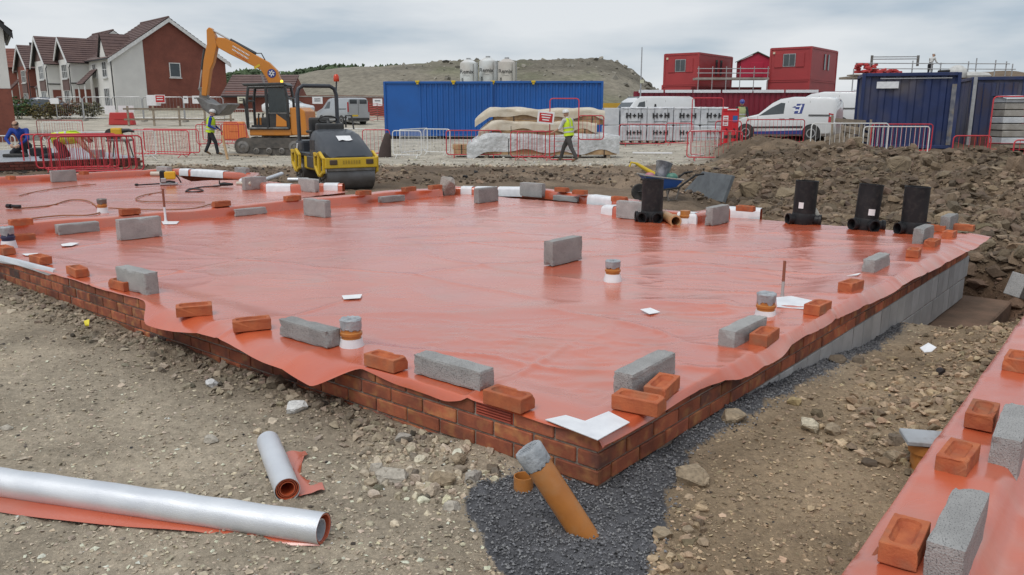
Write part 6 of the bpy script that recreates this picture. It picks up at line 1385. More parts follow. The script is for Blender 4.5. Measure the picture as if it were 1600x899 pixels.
def stand(step=.0, lean=0., armf=(.1, -.1), face=(0, 1, .0), bend=(.1, .1), w=.19):
    J = {'pelvis': (0, 0, .95), 'waist': (0, lean*.3, 1.08), 'chest': (0, lean*.75, 1.32), 'neck': (0, lean, 1.50), 'head': (0, lean*1.1+.02, 1.58), 'face': face}
    for s, k in (('l', -1), ('r', 1)):
        st = step*k; J['sh'+s] = (k*w, lean*.85, 1.42); J['hip'+s] = (k*.09, 0, .92); J['kn'+s] = (k*.10, st*.55+.05, .50); J['an'+s] = (k*.10, st, .09+(.06 if st < 0 else 0)); J['to'+s] = (k*.12, st+.15, .045)
        a = armf[0 if k < 0 else 1]; J['el'+s] = (k*(w+.07), lean*.85+a*.6, 1.14); J['wr'+s] = (k*(w+.06), lean*.85+a*.6+bend[0 if k < 0 else 1]+.06, .92+abs(bend[0 if k < 0 else 1])*.5)
    return J
p = B(889, 28.2); person('man in white helmet and yellow hi-vis vest striding along the track, back turned', p, R(52), stand(.40, .08, (.22, -.1), (.3, .9, -.1), (.2, .15), .21), (m_skin, m_wcl, m_grT, m_boot, 0), m_hv, m_hat)
p = B(328, 32.4); person('man in white helmet, blue top and hi-vis vest walking towards the excavator', p, R(-78), stand(.24, .08, (.16, -.1), (.0, 1, -.25), (.12, .2), .18), (m_skin, m_blueT, m_dkT, m_boot), m_hv, m_hat)
p = B(1157, 37.4); person('worker in blue helmet and faded vest standing behind the fire point', p, R(170), stand(.02, .04, (.1, .1), (0, 1, -.3), (.15, .15), .2), (m_skin, m_dkT, m_dkT, m_boot), m_pale_hv, m_bhat, scale=1.02)
# man in blue crouching on the deck, head bowed
ZD = .2
J = {'pelvis': (0, -.1, .30), 'waist': (0, -.06, .44), 'chest': (0, .10, .66), 'neck': (0, .20, .80), 'head': (0, .27, .86), 'face': (0, .75, -.65), 'shl': (-.21, .14, .74), 'shr': (.21, .14, .74), 'ell': (-.30, .32, .50), 'elr': (.29, .34, .50), 'wrl': (-.12, .46, .34), 'wrr': (.12, .48, .34),
     'hipl': (-.10, -.08, .28), 'hipr': (.10, -.08, .28), 'knl': (-.17, .36, .46), 'knr': (.17, .32, .10), 'anl': (-.15, .22, .08), 'anr': (.15, -.06, .08), 'tol': (-.16, .38, .045), 'tor': (.16, .06, .045)}
p = atY(38, 240, 24.4); person('dark haired man in a blue shirt crouching on the foil covered deck, head bowed', (p.x, 24.4, ZD+.01), R(185), J, (m_skin, m_blueT, m_dkT, m_dkT), None, None, scale=1.02)
# man kneeling on all fours
J = {'pelvis': (0, -.38, .50), 'waist': (0, -.20, .55), 'chest': (0, .06, .55), 'neck': (0, .24, .55), 'head': (0, .34, .52), 'face': (0, .5, -.85), 'shl': (-.19, .14, .53), 'shr': (.19, .14, .53), 'ell': (-.26, .26, .28), 'elr': (.25, .30, .28), 'wrl': (-.18, .40, .10), 'wrr': (.2, .46, .10),
     'hipl': (-.10, -.36, .46), 'hipr': (.10, -.36, .46), 'knl': (-.14, -.18, .09), 'knr': (.14, -.22, .09), 'anl': (-.14, -.60, .08), 'anr': (.14, -.64, .08), 'tol': (-.14, -.72, .05), 'tor': (.14, -.76, .05)}
p = atY(117, 252, 23.0); person('bare armed man in a yellow hi-vis vest kneeling on all fours on the deck', (p.x, 23.0, ZD+.01), R(-70), J, (m_skin, m_skin, m_dkT, m_dkT), m_hv, None, scale=1.08)
# ------------------------------------------------------------------ houses
m_rend = mat('pale_render', (.70, .69, .66), .9, c2=(.62, .61, .585), scale=.6); m_hbr = mat('house_brick', (.235, .078, .054), .9, c2=(.18, .06, .043), scale=1.3, detail=8, fleck=(.12, .045, .035), fscale=9, famt=.6)
m_tile = mat('brown_roof_tile', (.150, .095, .085), .8, c2=(.115, .072, .068), scale=1.2, detail=6, fleck=(.19, .12, .10), fscale=3, famt=.5); m_tile2 = mat('red_roof_tile', (.23, .085, .06), .8, c2=(.17, .065, .05), scale=1.2)
m_upvc = mat('white_window_frame', (.74, .74, .73), .4); m_gut = mat('black_gutter', (.025, .025, .027), .5); m_door = mat('dark_door', (.05, .03, .028), .5)
def slope(name, a, b, c, d, n, m, parent, th=.06):
    """tiled slope: eave a-b, ridge d-c, in n lapped courses"""
    a, b, c, d = map(Vector, (a, b, c, d)); nn = (b-a).cross(d-a).normalized(); nn = nn if nn.z > 0 else -nn; rows = []
    for i in range(n):
        f0_, f1_ = i/n, (i+1)/n
        rows.append([a.lerp(d, f0_)+nn*th, b.lerp(c, f0_)+nn*th]); rows.append([a.lerp(d, f1_)+nn*.01, b.lerp(c, f1_)+nn*.01])
    o = MB().grid(rows).build(name, m, parent); MB().add([a-nn*.05, b-nn*.05, c-nn*.05, d-nn*.05], [(0, 1, 2, 3)]).build('soffit', m_gut, o); return o
def window(parent, o, u, w, h, n, bars=(2, 1), fw=.07):
    """window on a wall: o lower left corner, u along, n outward"""
    o, u, n = Vector(o), Vector(u), Vector(n); z = Vector((0, 0, 1)); rot = Matrix((u, n, z)).transposed()
    f_ = MB(); c = o+u*w/2+z*h/2
    for s in (0, 1): f_.box(o+u*(w*s)+z*h/2+n*.03, (fw, .09, h+fw), rot); f_.box(o+u*w/2+z*(h*s)+n*.03, (w-fw, .09, fw), rot)
    for i in range(1, bars[0]): f_.box(o+u*w*i/bars[0]+z*h/2+n*.025, (fw*.8, .07, h-fw), rot)
    for i in range(1, bars[1]+1): f_.box(o+u*w/2+z*h*i/(bars[1]+1)+n*.02, (w-fw, .06, fw*.6), rot)
    w_ = f_.build('window', m_upvc, parent); MB().box(c+n*.012, (w-.02, .02, h-.02), rot).build('pane', m_glass, w_); MB().box(o+u*w/2-z*.1+n*.07, (w+.2, .16, .08), rot).build('sill', m_upvc, w_); return w_
HD = R(-43); hW = Vector((math.cos(-HD), math.sin(-HD), 0)); Y1 = 74.
HO = atY(183, 170, Y1); HO.z = 1.7; HRZ = math.atan2(hW.y, hW.x)
E_, RG_, DP = 4.7, 8.25, 10.4
def downpipe(t, x, y, z1): MB().tube([(x, y, 0), (x, y, z1-.5), (x+.25, y, z1)], .05, 6).build('downpipe', m_gut, t, smooth=True)
def unit(y0, y1, label, wing=0., e=E_, rg=RG_, dp=DP, m_f=m_rend, gable=False, gablet=True, porch=True, mt=m_tile):
    """terrace unit in local axes: x from the street front to the back, y along the row"""
    o = HO+Vector((-hW.y, hW.x, 0))*y0; t = thing('terraced_house', label, 'house', o, HRZ); L_ = y1-y0
    if not wing:
        MB().prism([(0, -1), (dp, -1), (dp, e), (dp/2, rg), (0, e)], 0, L_).build('walls', m_hbr if gable else m_f, t)
        if gable:
            MB().prism([(-.015, -1), (2.75, -1), (2.75, e+2.75*(rg-e)/(dp/2)-.03), (-.015, e)], -.03, 0.02).build('render_panel', m_rend, t)
        MB().box((-.02, L_/2, e/2-.4), (.06, L_-.02, e+.8)).build('front_render', m_f, t)
        ov = .35; hx = dp/2; sl_ = (rg-e)/hx; y_a = -.28 if gable else 0
        slope('roof_slope', (-ov, y_a, e-ov*sl_), (-ov, L_, e-ov*sl_), (hx, L_, rg+.05), (hx, y_a, rg+.05), 17, mt, t); slope('roof_slope', (dp+ov, y_a, e-ov*sl_), (dp+ov, L_, e-ov*sl_), (hx, L_, rg+.05), (hx, y_a, rg+.05), 17, mt, t)
        MB().tube([(hx, y_a, rg+.08), (hx, L_, rg+.08)], .11, 6).build('ridge_tiles', mt, t)
        if gable:
            for s in (0, 1):
                a_, b_ = ((-ov-.1, e-(ov+.1)*sl_), (hx, rg+.0)) if s == 0 else ((hx, rg+.0), (dp+ov+.1, e-(ov+.1)*sl_))
                MB().prism([a_, b_, (b_[0], b_[1]-.34), (a_[0], a_[1]-.34)], -.34, -.26).build('bargeboard', m_upvc, t)
            window(t, (dp*.48, 0, 3.0), (1, 0, 0), .95, 1.25, (0, -1, 0), (1, 0))
        MB().box((-ov-.02, L_/2, e-ov*sl_-.02), (.12, L_, .12)).build('gutter', m_gut, t)
        u_, n_ = (0, 1, 0), (-1, 0, 0)
        if gablet:
            gy = L_*.30; MB().prism([(gy-1.0, e-.3), (gy+1.0, e-.3), (gy+1.0, e+.1), (gy, e+1.9), (gy-1.0, e+.1)], -.08, 1.8, 'yz').build('gablet', m_f, t)
            for s in (-1, 1): slope('gablet_roof', (-.25, gy+s*1.2, e+.0), (2.3, gy+s*1.2, e+.0), (2.3, gy, e+2.05), (-.25, gy, e+2.05), 7, mt, t, .04)
            window(t, (-.05, gy-.6, 2.9), u_, 1.2, 1.35, n_); window(t, (-.05, gy-.7, .3), u_, 1.4, 1.6, n_, (3, 1)); window(t, (-.05, L_*.72-.5, 3.0), u_, 1.0, 1.15, n_)
        if porch:
            py = L_*.74; MB().prism([(py-.5, 0), (py+.5, 0), (py+.5, 2.05), (py-.5, 2.05)], -.06, 0.0, 'yz').build('door', m_door, t)
            slope('porch_roof', (-1.5, py-1.1, 2.3), (-1.5, py+1.1, 2.3), (-.05, py+.9, 3.7), (-.05, py-.9, 3.7), 7, mt, t, .04)
            for s in (-1, 1): MB().tube([(-1.3, py+s*.95, 0), (-1.3, py+s*.95, 2.3)], .07, 6).build('porch_post', m_upvc, t)
        downpipe(t, -.1, .15, e-.1)
    else:
        x0 = -wing; MB().box(((x0+dp*.5)/2, L_/2, e/2-.5), (dp*.5-x0, L_, e+1)).build('walls', m_f, t); MB().prism([(0, e), (L_, e), (L_/2, rg-1.2)], x0, x0+.1, 'yz').build('tile_hung_gable', m_tile, t)
        ov = .4; sl_ = (rg-1.2-e)/(L_/2)
        for s in (0, 1):
            ye = -ov if s == 0 else L_+ov; slope('roof_slope', (x0-.35, ye, e-ov*sl_), (dp*.5, ye, e-ov*sl_), (dp*.5, L_/2, rg-1.15), (x0-.35, L_/2, rg-1.15), 12, mt, t)
            a_, b_ = ((ye, e-ov*sl_), (L_/2, rg-1.2)); MB().prism([a_, b_, (b_[0], b_[1]-.3), (a_[0], a_[1]-.3)], x0-.42, x0-.34, 'yz').build('bargeboard', m_upvc, t)
        MB().box((x0-.06, L_*.45, 2.35), (.1, 2.0, 1.1)).build('tile_hung_panel', m_tile, t); window(t, (x0-.03, L_*.45-.85, 2.95), (0, 1, 0), 1.7, 1.25, (-1, 0, 0), (3, 1)); window(t, (x0-.03, L_*.45-.85, .3), (0, 1, 0), 1.7, 1.5, (-1, 0, 0), (3, 1))
        MB().box((x0+wing*.55, -.03, .9), (wing*.9, .05, 2.0)).build('brick_plinth', m_hbr, t); downpipe(t, x0-.1, .1, e-.3); MB().box((x0+.5, -.02, 2.45), (1.2, .1, .1)).build('string_course', m_gut, t)
    return t
unit(0, 7.0, 'end terrace house with big brick gable, one small window and white bargeboards', gable=True)
unit(7.0, 11.0, 'projecting terrace house with brown tile hung gable, next to the big brick gable', wing=1.6, rg=7.9)
unit(11.0, 15.4, 'second projecting terrace house with tile hung gable and brown panel between its windows', wing=2.6, rg=8.2)
unit(15.4, 22.5, 'rendered terrace house with steep white gablet, behind the projecting pair', rg=8.2)
unit(22.5, 27.5, 'projecting brick terrace house further down the row', wing=1.6, rg=8.1, m_f=m_hbr)
unit(27.5, 36, 'last terrace house of the row, beside the dark blue car', rg=8.0, gablet=True)
# far brown-roofed house closing the street
o = B(62, 100); o.z = 1.9; t = thing('detached_house', 'far house with long red brown roof closing the street', 'house', (o.x, o.y, o.z), R(12)); zr, ze = zat(74, 100)-1.9, zat(104, 100)-1.9
MB().prism([(0, -1), (7, -1), (7, ze), (3.5, zr), (0, ze)], -9, 3, 'yz').build('walls', m_hbr, t); slope('roof_slope', (-9.3, -.3, ze-.2), (3.3, -.3, ze-.2), (3.3, 3.5, zr+.05), (-9.3, 3.5, zr+.05), 12, m_tile2, t)
MB().box((-1, 3.5, zr+.4), (.25, .25, .8)).build('flue', m_gut, t)
for x_ in (-7, -4, -1): window(t, (x_, -.02, 1.0), (1, 0, 0), 1.2, 1.2, (0, -1, 0))
# corner house at the left border
Yc = 42.; o = atY(24, 190, Yc); t = thing('detached_house', 'corner house cut by the left border, render above a brick ground floor', 'house', (o.x, Yc, .2), R(33)); ze = zat(40, Yc)-.2; zbk = zat(139, Yc)-.2
MB().box((-4, 4, zbk/2-.5), (8, 8, zbk+1)).build('brick_ground_floor', m_hbr, t); MB().prism([(-8, zbk+.01), (-.02, zbk+.01), (-.02, ze), (-4, ze+4.6), (-8, ze)], .03, 8).build('render_upper_floor', m_rend, t)
slope('roof_slope', (.32, -.3, ze-.3), (.32, 8.3, ze-.3), (-4, 8.3, ze+4.7), (-4, -.3, ze+4.7), 14, m_tile2, t, .08); MB().prism([(.36, ze-.36), (-4, ze+4.62), (-4, ze+4.3), (.36, ze-.66)], -.36, -.3).build('bargeboard', m_gut, t); MB().box((.3, 4, ze-.36), (.12, 8.4, .12)).build('gutter', m_gut, t)
# garage block and boundary wall
Yg = 71.; o = atY(352, 170, Yg); o2 = atY(452, 170, Yg); w = o2.x-o.x; t = thing('garage_block', 'low garage block with brown tiled roof right of the brick gable', 'garage', (o.x, Yg, 1.2), R(2)); ze, zr = zat(146, Yg)-1.2, zat(117.5, Yg+4)-1.2
MB().prism([(0, -1), (7, -1), (7, ze), (3.5, zr-.1), (0, ze)], 0, w, 'yz').build('walls', m_hbr, t); slope('roof_slope', (-.2, -.4, ze-.25), (w+.2, -.4, ze-.25), (w+.2, 3.5, zr), (-.2, 3.5, zr), 9, m_tile, t); MB().box((w/2, -.45, ze-.28), (w+.4, .12, .14)).build('gutter', m_gut, t)
o = atY(453, 170, 73); o2 = atY(612, 170, 76); w = (o2-o).length; t = thing('brick_boundary_wall', 'long low brick boundary wall below the bare hill, behind the silver van', 'wall', (o.x, 73, .8), math.atan2(o2.y-o.y, o2.x-o.x))
MB().box((w/2, 0, 1.0), (w, .25, zat(152, 74)*2-1.5-2.0+.2)).build('brickwork', m_hbr, t); MB().box((w/2, 0, zat(152, 74)-.75), (w, .32, .1)).build('coping', m_conc, t)
# front gardens: shrubs
def shrub(px, Y, w, h, label, tone, seed, n=420):
    p = B(px, Y); q = np.random.default_rng(seed); d = q.normal(size=(n, 3)); d /= np.linalg.norm(d, axis=1)[:, None]; d *= (q.random((n, 1))**.4); P = d*np.array((w/2, .6, h/2))+np.array((0, 0, h*.55)); P[:, 2] += .25*fbm(P[:, 0], P[:, 1], 1.1, 2, seed)
    t = thing('garden_shrub', label, 'shrub', p); o = scatter('foliage', P, q.uniform(.06, .15, n), np.clip(np.array(tone)*(1+q.normal(0, .3, (n, 1))), .01, .4), OCT, (.3, .8), seed, m_leaf); o.parent = t
    for k in range(3): MB().tube([(-.3+.3*k, 0, -.1), (-.35+.35*k, 0, h*.6)], [.04, .02], 6).build('stem', m_oldwood, t)
shrub(30, 62, 3.0, 1.7, 'dark green shrub beside the dark blue car', (.05, .09, .03), 501); shrub(72, 62, 3.6, 1.4, 'mixed green and russet shrub in the front garden', (.13, .11, .045), 502); shrub(105, 62.5, 3.8, 1.25, 'low russet shrub below the white bay window', (.17, .085, .045), 503); shrub(138, 62.5, 2.8, 1.2, 'small olive shrub at the end of the garden row', (.11, .10, .05), 504)
# ------------------------------------------------------------------ fences, signs in front of the houses
GF = 'wire mesh fence panels before the houses'
def panel(px0, px1, Y, label):
    a, b = B(px0, Y), B(px1, Y); w = b.x-a.x; z1 = zat(152, Y)-min(a.z, b.z); t = thing('mesh_fence_panel', label, 'fence', (a.x, Y, min(a.z, b.z)), 0, GF)
    MB().tube([(0, 0, .05), (0, 0, z1-.15), (.12, 0, z1), (w-.14, 0, z1), (w-.02, 0, z1-.15), (w-.02, 0, .05)], .035, 6).build('frame', m_galv, t, smooth=True); MB().tube([(0, 0, .25), (w-.02, 0, .25)], .025, 6).build('lower_rail', m_galv, t)
    bm__ = BARS.setdefault(('wire', round(z1, 1)), MB().tube([(0, 0, .2), (0, 0, z1)], .006, 4).mesh('wire', m_galv))
    for k in range(1, 12): link('wire', bm__, t, (w*k/12, 0, 0))
    MB().box((0, 0, .06), (.25, .6, .14)).build('foot_block', m_conc, t)
for q in ((92, 133, 61, 'wire mesh fence panel before the russet shrubs'), (134, 178, 60.6, 'wire mesh fence panel before the white rendered corner'), (179, 226, 60.3, 'wire mesh fence panel across the pale end of the gable'), (227, 290, 60, 'wire mesh fence panel holding the red and white notice'), (291, 352, 59.6, 'wire mesh fence panel behind the excavator bucket')): panel(*q)
t = thing('rail_fence', 'plain timber fence with two rails before the brick gable', 'fence', B(196, 56)); ox = B(196, 56).x
for k in range(5): x_ = atY(200+k*40, 180, 56).x-ox; MB().box((x_, 0, .65), (.11, .11, 1.4)).build('post', m_oldwood, t)
for z_ in (.45, 1.15): MB().box(((atY(366, 180, 56).x-ox)/2, -.07, z_), (atY(366, 180, 56).x-ox, .04, .12)).build('rail', m_oldwood, t)
def sign(px, py, Y, w, h, label, field=None, marks=2, fm=None):
    p = atY(px, py, Y); t = thing('site_sign', label, 'sign', p); MB().box((0, 0, 0), (w, .03, h)).build('board', fm or m_paper, t)
    if field: MB().box((w*.02, -.02, h*.02), (w*.86, .012, h*.8)).build('field', field, t)
    for k in range(marks): MB().box((0, -.03, h*.2-k*h*.28), (w*.6, .01, h*.10)).build('lettering', m_paper if field else m_ink, t)
sign(240, 157, 59.9, 1.0, .75, 'blank white notice on the mesh fence, left of the red one', None, 0); sign(250, 155, 59.8, .75, .6, 'red notice with white border on the mesh fence', m_redp, 2); sign(290, 156, 59.4, .35, .5, 'small grey notice on the mesh fence', None, 1); sign(308, 156, 59.4, .7, .55, 'white notice beside the excavator bucket', None, 1)
sign(378, 156.5, 70.5, .75, .55, 'cream notice on the garage wall', None, 2, mat('cream_board', (.65, .63, .5), .5)); sign(496, 157, 72.5, .9, .6, 'white notice on the boundary wall behind the roller bar', None, 2); sign(590, 160, 70, .8, .6, 'small notice before the red netting left of the blue containers', None, 1)
sign(172, 172, 58, .75, .6, 'white board leaning in front of the rendered corner', None, 0); sign(197, 171, 58, 1.1, .5, 'wide white board in front of the gable corner', None, 0); sign(85, 158, 60.8, .62, .42, 'white board on the fence below the bay window', None, 0)
p = B(192, 57); t = thing('water_barrier', 'red plastic water filled barrier before the gable corner', 'barrier', p); m_rp = paint('red_plastic', (.52, .05, .05), .5, .1)
MB().prism([(-.9, 0), (.9, 0), (.85, .3), (.75, .85), (-.75, .85), (-.85, .3)], -.2, .2).build('shell', m_rp, t, bev=.04); MB().box((0, -.21, .5), (.9, .04, .2)).build('recess', m_rp, t)
# red netting left of containers
t = thing('netting_fence', 'sagging red plastic netting left of the blue containers', 'fence', B(575, 66)); w = 3.2
for z_ in np.linspace(.1, 1.3, 8): MB().tube([(w*i/8, 0, z_-.06*math.sin(i*2.1+z_)) for i in range(9)], .022, 5).build('net_strand', m_rp, t)
for i in range(0, 9, 2): MB().tube([(w*i/8, .03, 0), (w*i/8, .03, 1.4)], .03, 6).build('stake', m_steel, t)
# ------------------------------------------------------------------ foil covered deck at the left
d0, d1 = at(-160, 259, .2), at(219, 246.5, .2); dd_ = (d1-d0).normalized(); dn = Vector((-dd_.y, dd_.x, 0)); dn = dn if dn.y > 0 else -dn; t = thing('foil_covered_slab', 'low slab covered with silver grey foil where the men kneel', 'slab', d0, math.atan2(dd_.y, dd_.x)); w = (d1-d0).length
MB().box((w/2, 4.0, -.16), (w-.1, 7.9, .3)).build('core', m_conc, t)
m_dk = mat('foil_deck_sheet', (.42, .44, .47), .35, c2=(.34, .36, .39), scale=2, metal=.35, bump=.4, bscale=6, bdist=.03)
MB().grid([[Vector((w*i/40, 8.0*j/30, .012+float(fbm(np.array([w*i/40.]), np.array([j*.27]), 1.3, 3, 601)[0])*.03)) for i in range(41)] for j in range(31)]).build('foil_sheet', m_dk, t, smooth=True)
bkd = MB().box((0, 0, 0), (.215, .1, .065)).mesh('brick', mat('dark_red_brick', (.16, .045, .032), .9, c2=(.10, .035, .028), scale=9, rnd=.3), bev=.003)
for c_ in range(3):
    for i in range(int(w/.225)): link('brick', bkd, t, (.11+.225*i+(.1125 if c_ % 2 else 0), -.01, -.035-.075*c_))
MB().box((w/2, .05, -.12), (w, .1, .22)).build('mortar', m_mortar, t)
# things lying on the deck
def deck_item(px, Y, fn, name, label, cat, rz=0): p = atY(px, 240, Y); t = thing(name, label, cat, (p.x, Y, .22), rz); fn(t); return t
deck_item(64, 24.2, lambda t: (MB().box((0, 0, .12), (.5, .34, .24)).build('body', m_black, t, bev=.03), MB().tube([(-.15, 0, .24), (-.15, 0, .3), (.15, 0, .3), (.15, 0, .24)], .015, 6).build('handle', m_black, t)), 'tool_bag', 'black tool bag between the two men on the deck', 'bag')
deck_item(24, 23.4, lambda t: MB().box((0, 0, .05), (.6, .3, .09)).build('tray', m_rubber, t, bev=.02), 'kneeling_pad', 'flat black pad near the crouching man', 'pad')
deck_item(152, 23.2, lambda t: MB().box((0, 0, .11), (.3, .3, .22)).build('block', m_block, t, bev=.006), 'concrete_block', 'grey block in front of the kneeling man on the deck', 'block')
def saw(t):
    for sx in (-1, 1):
        for sy in (-1, 1): MB().tube([(sx*.32, sy*.25, 0), (sx*.2, sy*.15, .70)], .022, 6).build('leg', m_steel, t)
    MB().box((0, 0, .74), (.62, .5, .07)).build('table', m_steel, t, bev=.01); MB().box((-.05, 0, .98), (.30, .24, .22)).build('motor', my, t, bev=.05, seg=2); MB().tube([(.08, 0, 1.0), (.28, 0, 1.02), (.42, 0, .98)], [.07, .05, .03], 10).build('arm', m_exb, t, smooth=True); MB().lathe([(.17, -.01), (.17, .01)], 20, Matrix.Translation((-.22, 0, .9)) @ Matrix.Rotation(R(90), 4, 'X')).build('blade_guard', m_exb, t)
    MB().box((-.05, 0, .82), (.12, .3, .14)).build('column', m_exb, t)
p = atY(190, 250, 23.6); t = thing('saw_bench', 'yellow table saw on a steel stand beside the red barriers', 'saw', (p.x, 23.6, gz(p.x, 23.6)), R(10)); saw(t)
# ------------------------------------------------------------------ wheelbarrow and leaning board
m_wb = paint('barrow_blue', (.03, .12, .42), .4, .12); wl_ = 14.4; p = atY(1031, 298, wl_); t = thing('wheelbarrow', 'blue wheelbarrow loaded with a bucket and bags, handles towards the spoil heap', 'wheelbarrow', (p.x, wl_, gz(p.x, wl_)), R(8))
k = .0112; rim = [(-.36, -.24, .46), (.33, -.30, .38), (.33, .30, .38), (-.36, .24, .46)]; bot = [(-.16, -.14, .22), (.20, -.18, .20), (.20, .18, .20), (-.16, .14, .22)]
MB().loft([[Vector(v) for v in bot], [Vector(v) for v in rim], [Vector((v[0]*.95, v[1]*.94, v[2]-.005)) for v in rim], [Vector((v[0]*.92, v[1]*.9, v[2]+.02)) for v in bot]]).build('tray', m_wb, t, bev=.008)
MB().tube([Vector(v) for v in rim], .014, 6, closed=True).build('rim', m_conc, t)
for s in (-1, 1):
    MB().tube([(-.42, s*.06, .16), (-.1, s*.20, .19), (.25, s*.26, .24), (.55, s*.28, .46), (.70, s*.28, .48)], .018, 8).build('handle', m_black, t, smooth=True); MB().tube([(.05, s*.22, .20), (.08, s*.24, .02), (.22, s*.24, .02), (.28, s*.24, .24)], .016, 8).build('leg', m_steel, t, smooth=True)
MB().lathe([(.08, -.03), (.14, -.035), (.15, 0), (.14, .035), (.08, .03)], 20, Matrix.Translation((-.38, 0, .15)) @ Matrix.Rotation(R(90), 4, 'X')).build('wheel', m_rubber, t, smooth=True)
bp = Vector((p.x, wl_, gz(p.x, wl_))); t = thing('bucket', 'dirty grey bucket tilted in the wheelbarrow', 'bucket', bp+Vector((.02, .05, .40)), rot=(R(-12), R(14), 0)); MB().lathe([(.11, 0), (.145, .26), (.155, .27), (.15, .28), (.135, .28), (.10, .02)], 24).build('shell', mat('cement_smeared_plastic', (.10, .10, .11), .6, c2=(.33, .33, .34), scale=9), t, smooth=True)
t = thing('spade', 'yellow handled spade lying across the wheelbarrow', 'spade', bp+Vector((-.12, 0, .44)), rot=(0, R(12), 0)); MB().tube([(0, 0, .02), (-.18, 0, .08), (-.36, 0, .14)], [.045, .035, .025], 8).build('shaft', m_yel, t, smooth=True); MB().tube([(-.36, 0, .14), (-.45, 0, .14), (-.46, 0, .06)], .02, 6).build('handle', m_yel, t)
t = thing('bag', 'small green bag beside the bucket in the wheelbarrow', 'bag', bp+Vector((.20, -.02, .36))); MB().ball((0, 0, .05), (.11, .09, .08), 12, 8).build('sack', mat('green_plastic', (.08, .22, .16), .4, bump=.6, bscale=20), t); t = thing('bag', 'small pink bag at the nose of the wheelbarrow', 'bag', bp+Vector((-.20, -.05, .40))); MB().ball((0, 0, .04), (.09, .08, .06), 12, 8).build('sack', mat('pink_plastic', (.45, .18, .22), .4, bump=.6, bscale=20), t)
A4 = [G(1066, 295), G(1129, 307), atY(1144, 274, 14.6), atY(1097, 268, 15.6)]; A4[0].z = gz(A4[0].x, A4[0].y)+.02; A4[1].z = gz(A4[1].x, A4[1].y)+.02
nb_ = (A4[1]-A4[0]).cross(A4[3]-A4[0]).normalized(); nb_ = nb_ if nb_.y < 0 else -nb_; c_ = sum(A4, Vector())/4
b = MB(); b.loft([[q-c_ for q in A4], [q-c_-nb_*.07 for q in A4]]); tag(b.build('foam_board', mat('dark_grey_board', (.15, .165, .175), .7, c2=(.11, .12, .13), scale=3, fleck=(.08, .085, .09), fscale=12, famt=.6), loc=c_, bev=.006), 'dark grey insulation board tipped against the spoil heap beside the wheelbarrow', 'board')
# ------------------------------------------------------------------ fire point and clutter in front of the vans
p = B(1140, 34.5); t = thing('fire_point', 'red fire point stand with two extinguishers and notices', 'fire point', p); m_fr = paint('fire_red', (.62, .02, .03), .35, .03)
MB().box((0, 0, 1.02), (.72, .08, .80)).build('board', m_fr, t, bev=.01); MB().box((0, -.0, 1.47), (.7, .12, .10)).build('header', m_fr, t, bev=.01); MB().box((-.2, -.05, 1.02), (.22, .015, .42)).build('notice', m_paper, t); MB().box((.2, -.05, 1.1), (.2, .015, .26)).build('blue_notice', mat('notice_blue', (.04, .16, .45), .5), t)
for k_ in range(4): MB().box((-.2, -.06, 1.15-k_*.09), (.15, .006, .03)).build('print', m_redp, t)
MB().box((.05, -.068, 1.48), (.4, .006, .04)).build('lettering', m_paper, t)
for s in (-.33, .33): MB().box((s, .02, .35), (.05, .05, .7)).build('leg', m_fr, t)
MB().box((0, -.08, .08), (.72, .34, .06)).build('shelf', m_fr, t)
for s in (-.17, .15):
    x_ = MB().lathe([(.085, 0), (.09, .03), (.09, .42), (.06, .50), (.03, .53), (.03, .58)], 18, Matrix.Translation((s, -.1, .11))).build('extinguisher', m_fr, t, smooth=True); MB().box((s, -.13, .68), (.05, .12, .05)).build('valve', m_exb, x_); MB().tube([(s+.03, -.12, .66), (s+.12, -.12, .55), (s+.10, -.13, .30)], .014, 6).build('hose', m_exb, x_, smooth=True); MB().lathe([(.0915, .18), (.0915, .32)], 18, Matrix.Translation((s, -.1, .11)), cap0=False, cap1=False).build('label', m_exb, x_)
p = B(1337, 30.5); t = thing('timber_trestle', 'heap of weathered boards and props left of the navy container', 'timber', (p.x, 30.5, gz(p.x, 30.5))); q = random.Random(4)
for i in range(9): MB().box((0, 0, 0), (q.uniform(.7, 1.5), .05, .14), rotz(q.uniform(-.4, .4)) @ roty(q.uniform(-.35, .35))).build('board', m_oldwood, t, loc=(q.uniform(-.7, .3), q.uniform(-.2, .3), .25+.11*i*.8))
for x_ in (-.95, -.5, .1, .45): MB().tube([(x_, -.3, -.1), (x_+q.uniform(-.1, .1), -.2, q.uniform(.8, 1.25))], .045, 6).build('prop', m_oldwood, t)
p = B(602, 31); t = thing('sack', 'dark brown sack slumped against the red barrier left of the lone white one', 'sack', p); MB().loft([[Vector((w_*math.cos(a_)+x_, w_*.7*math.sin(a_), z_)) for a_ in [2*math.pi*j/12 for j in range(12)]] for w_, x_, z_ in ((.26, -.06, 0), (.22, -.02, .35), (.15, .05, .7), (.13, .08, .85), (.05, .06, .92))]).build('cloth', mat('dark_hessian', (.07, .05, .045), .95, bump=.8, bscale=12), t, smooth=True)
for (pa, pb, ya, yb), lb in zip((((352, 392, 32.0, 31.6)), (372, 418, 31.2, 31.0), (462, 512, 30.6, 30.4), (990, 1052, 33.0, 32.6)), ('grey plank on the dirt by the excavator track', 'second plank lying in front of the excavator track', 'pale plank on the track behind the roller', 'thin white plank lying before the block packs')):
    a, b_ = B(pa, ya, .06), B(pb, yb, .06); d = b_-a; tag(MB().box((d.length/2, 0, 0), (d.length, .2, .05)).build('plank', m_oldwood if 'white' not in lb else m_paper, loc=a, rot=math.atan2(d.y, d.x), bev=.004), lb, 'plank')
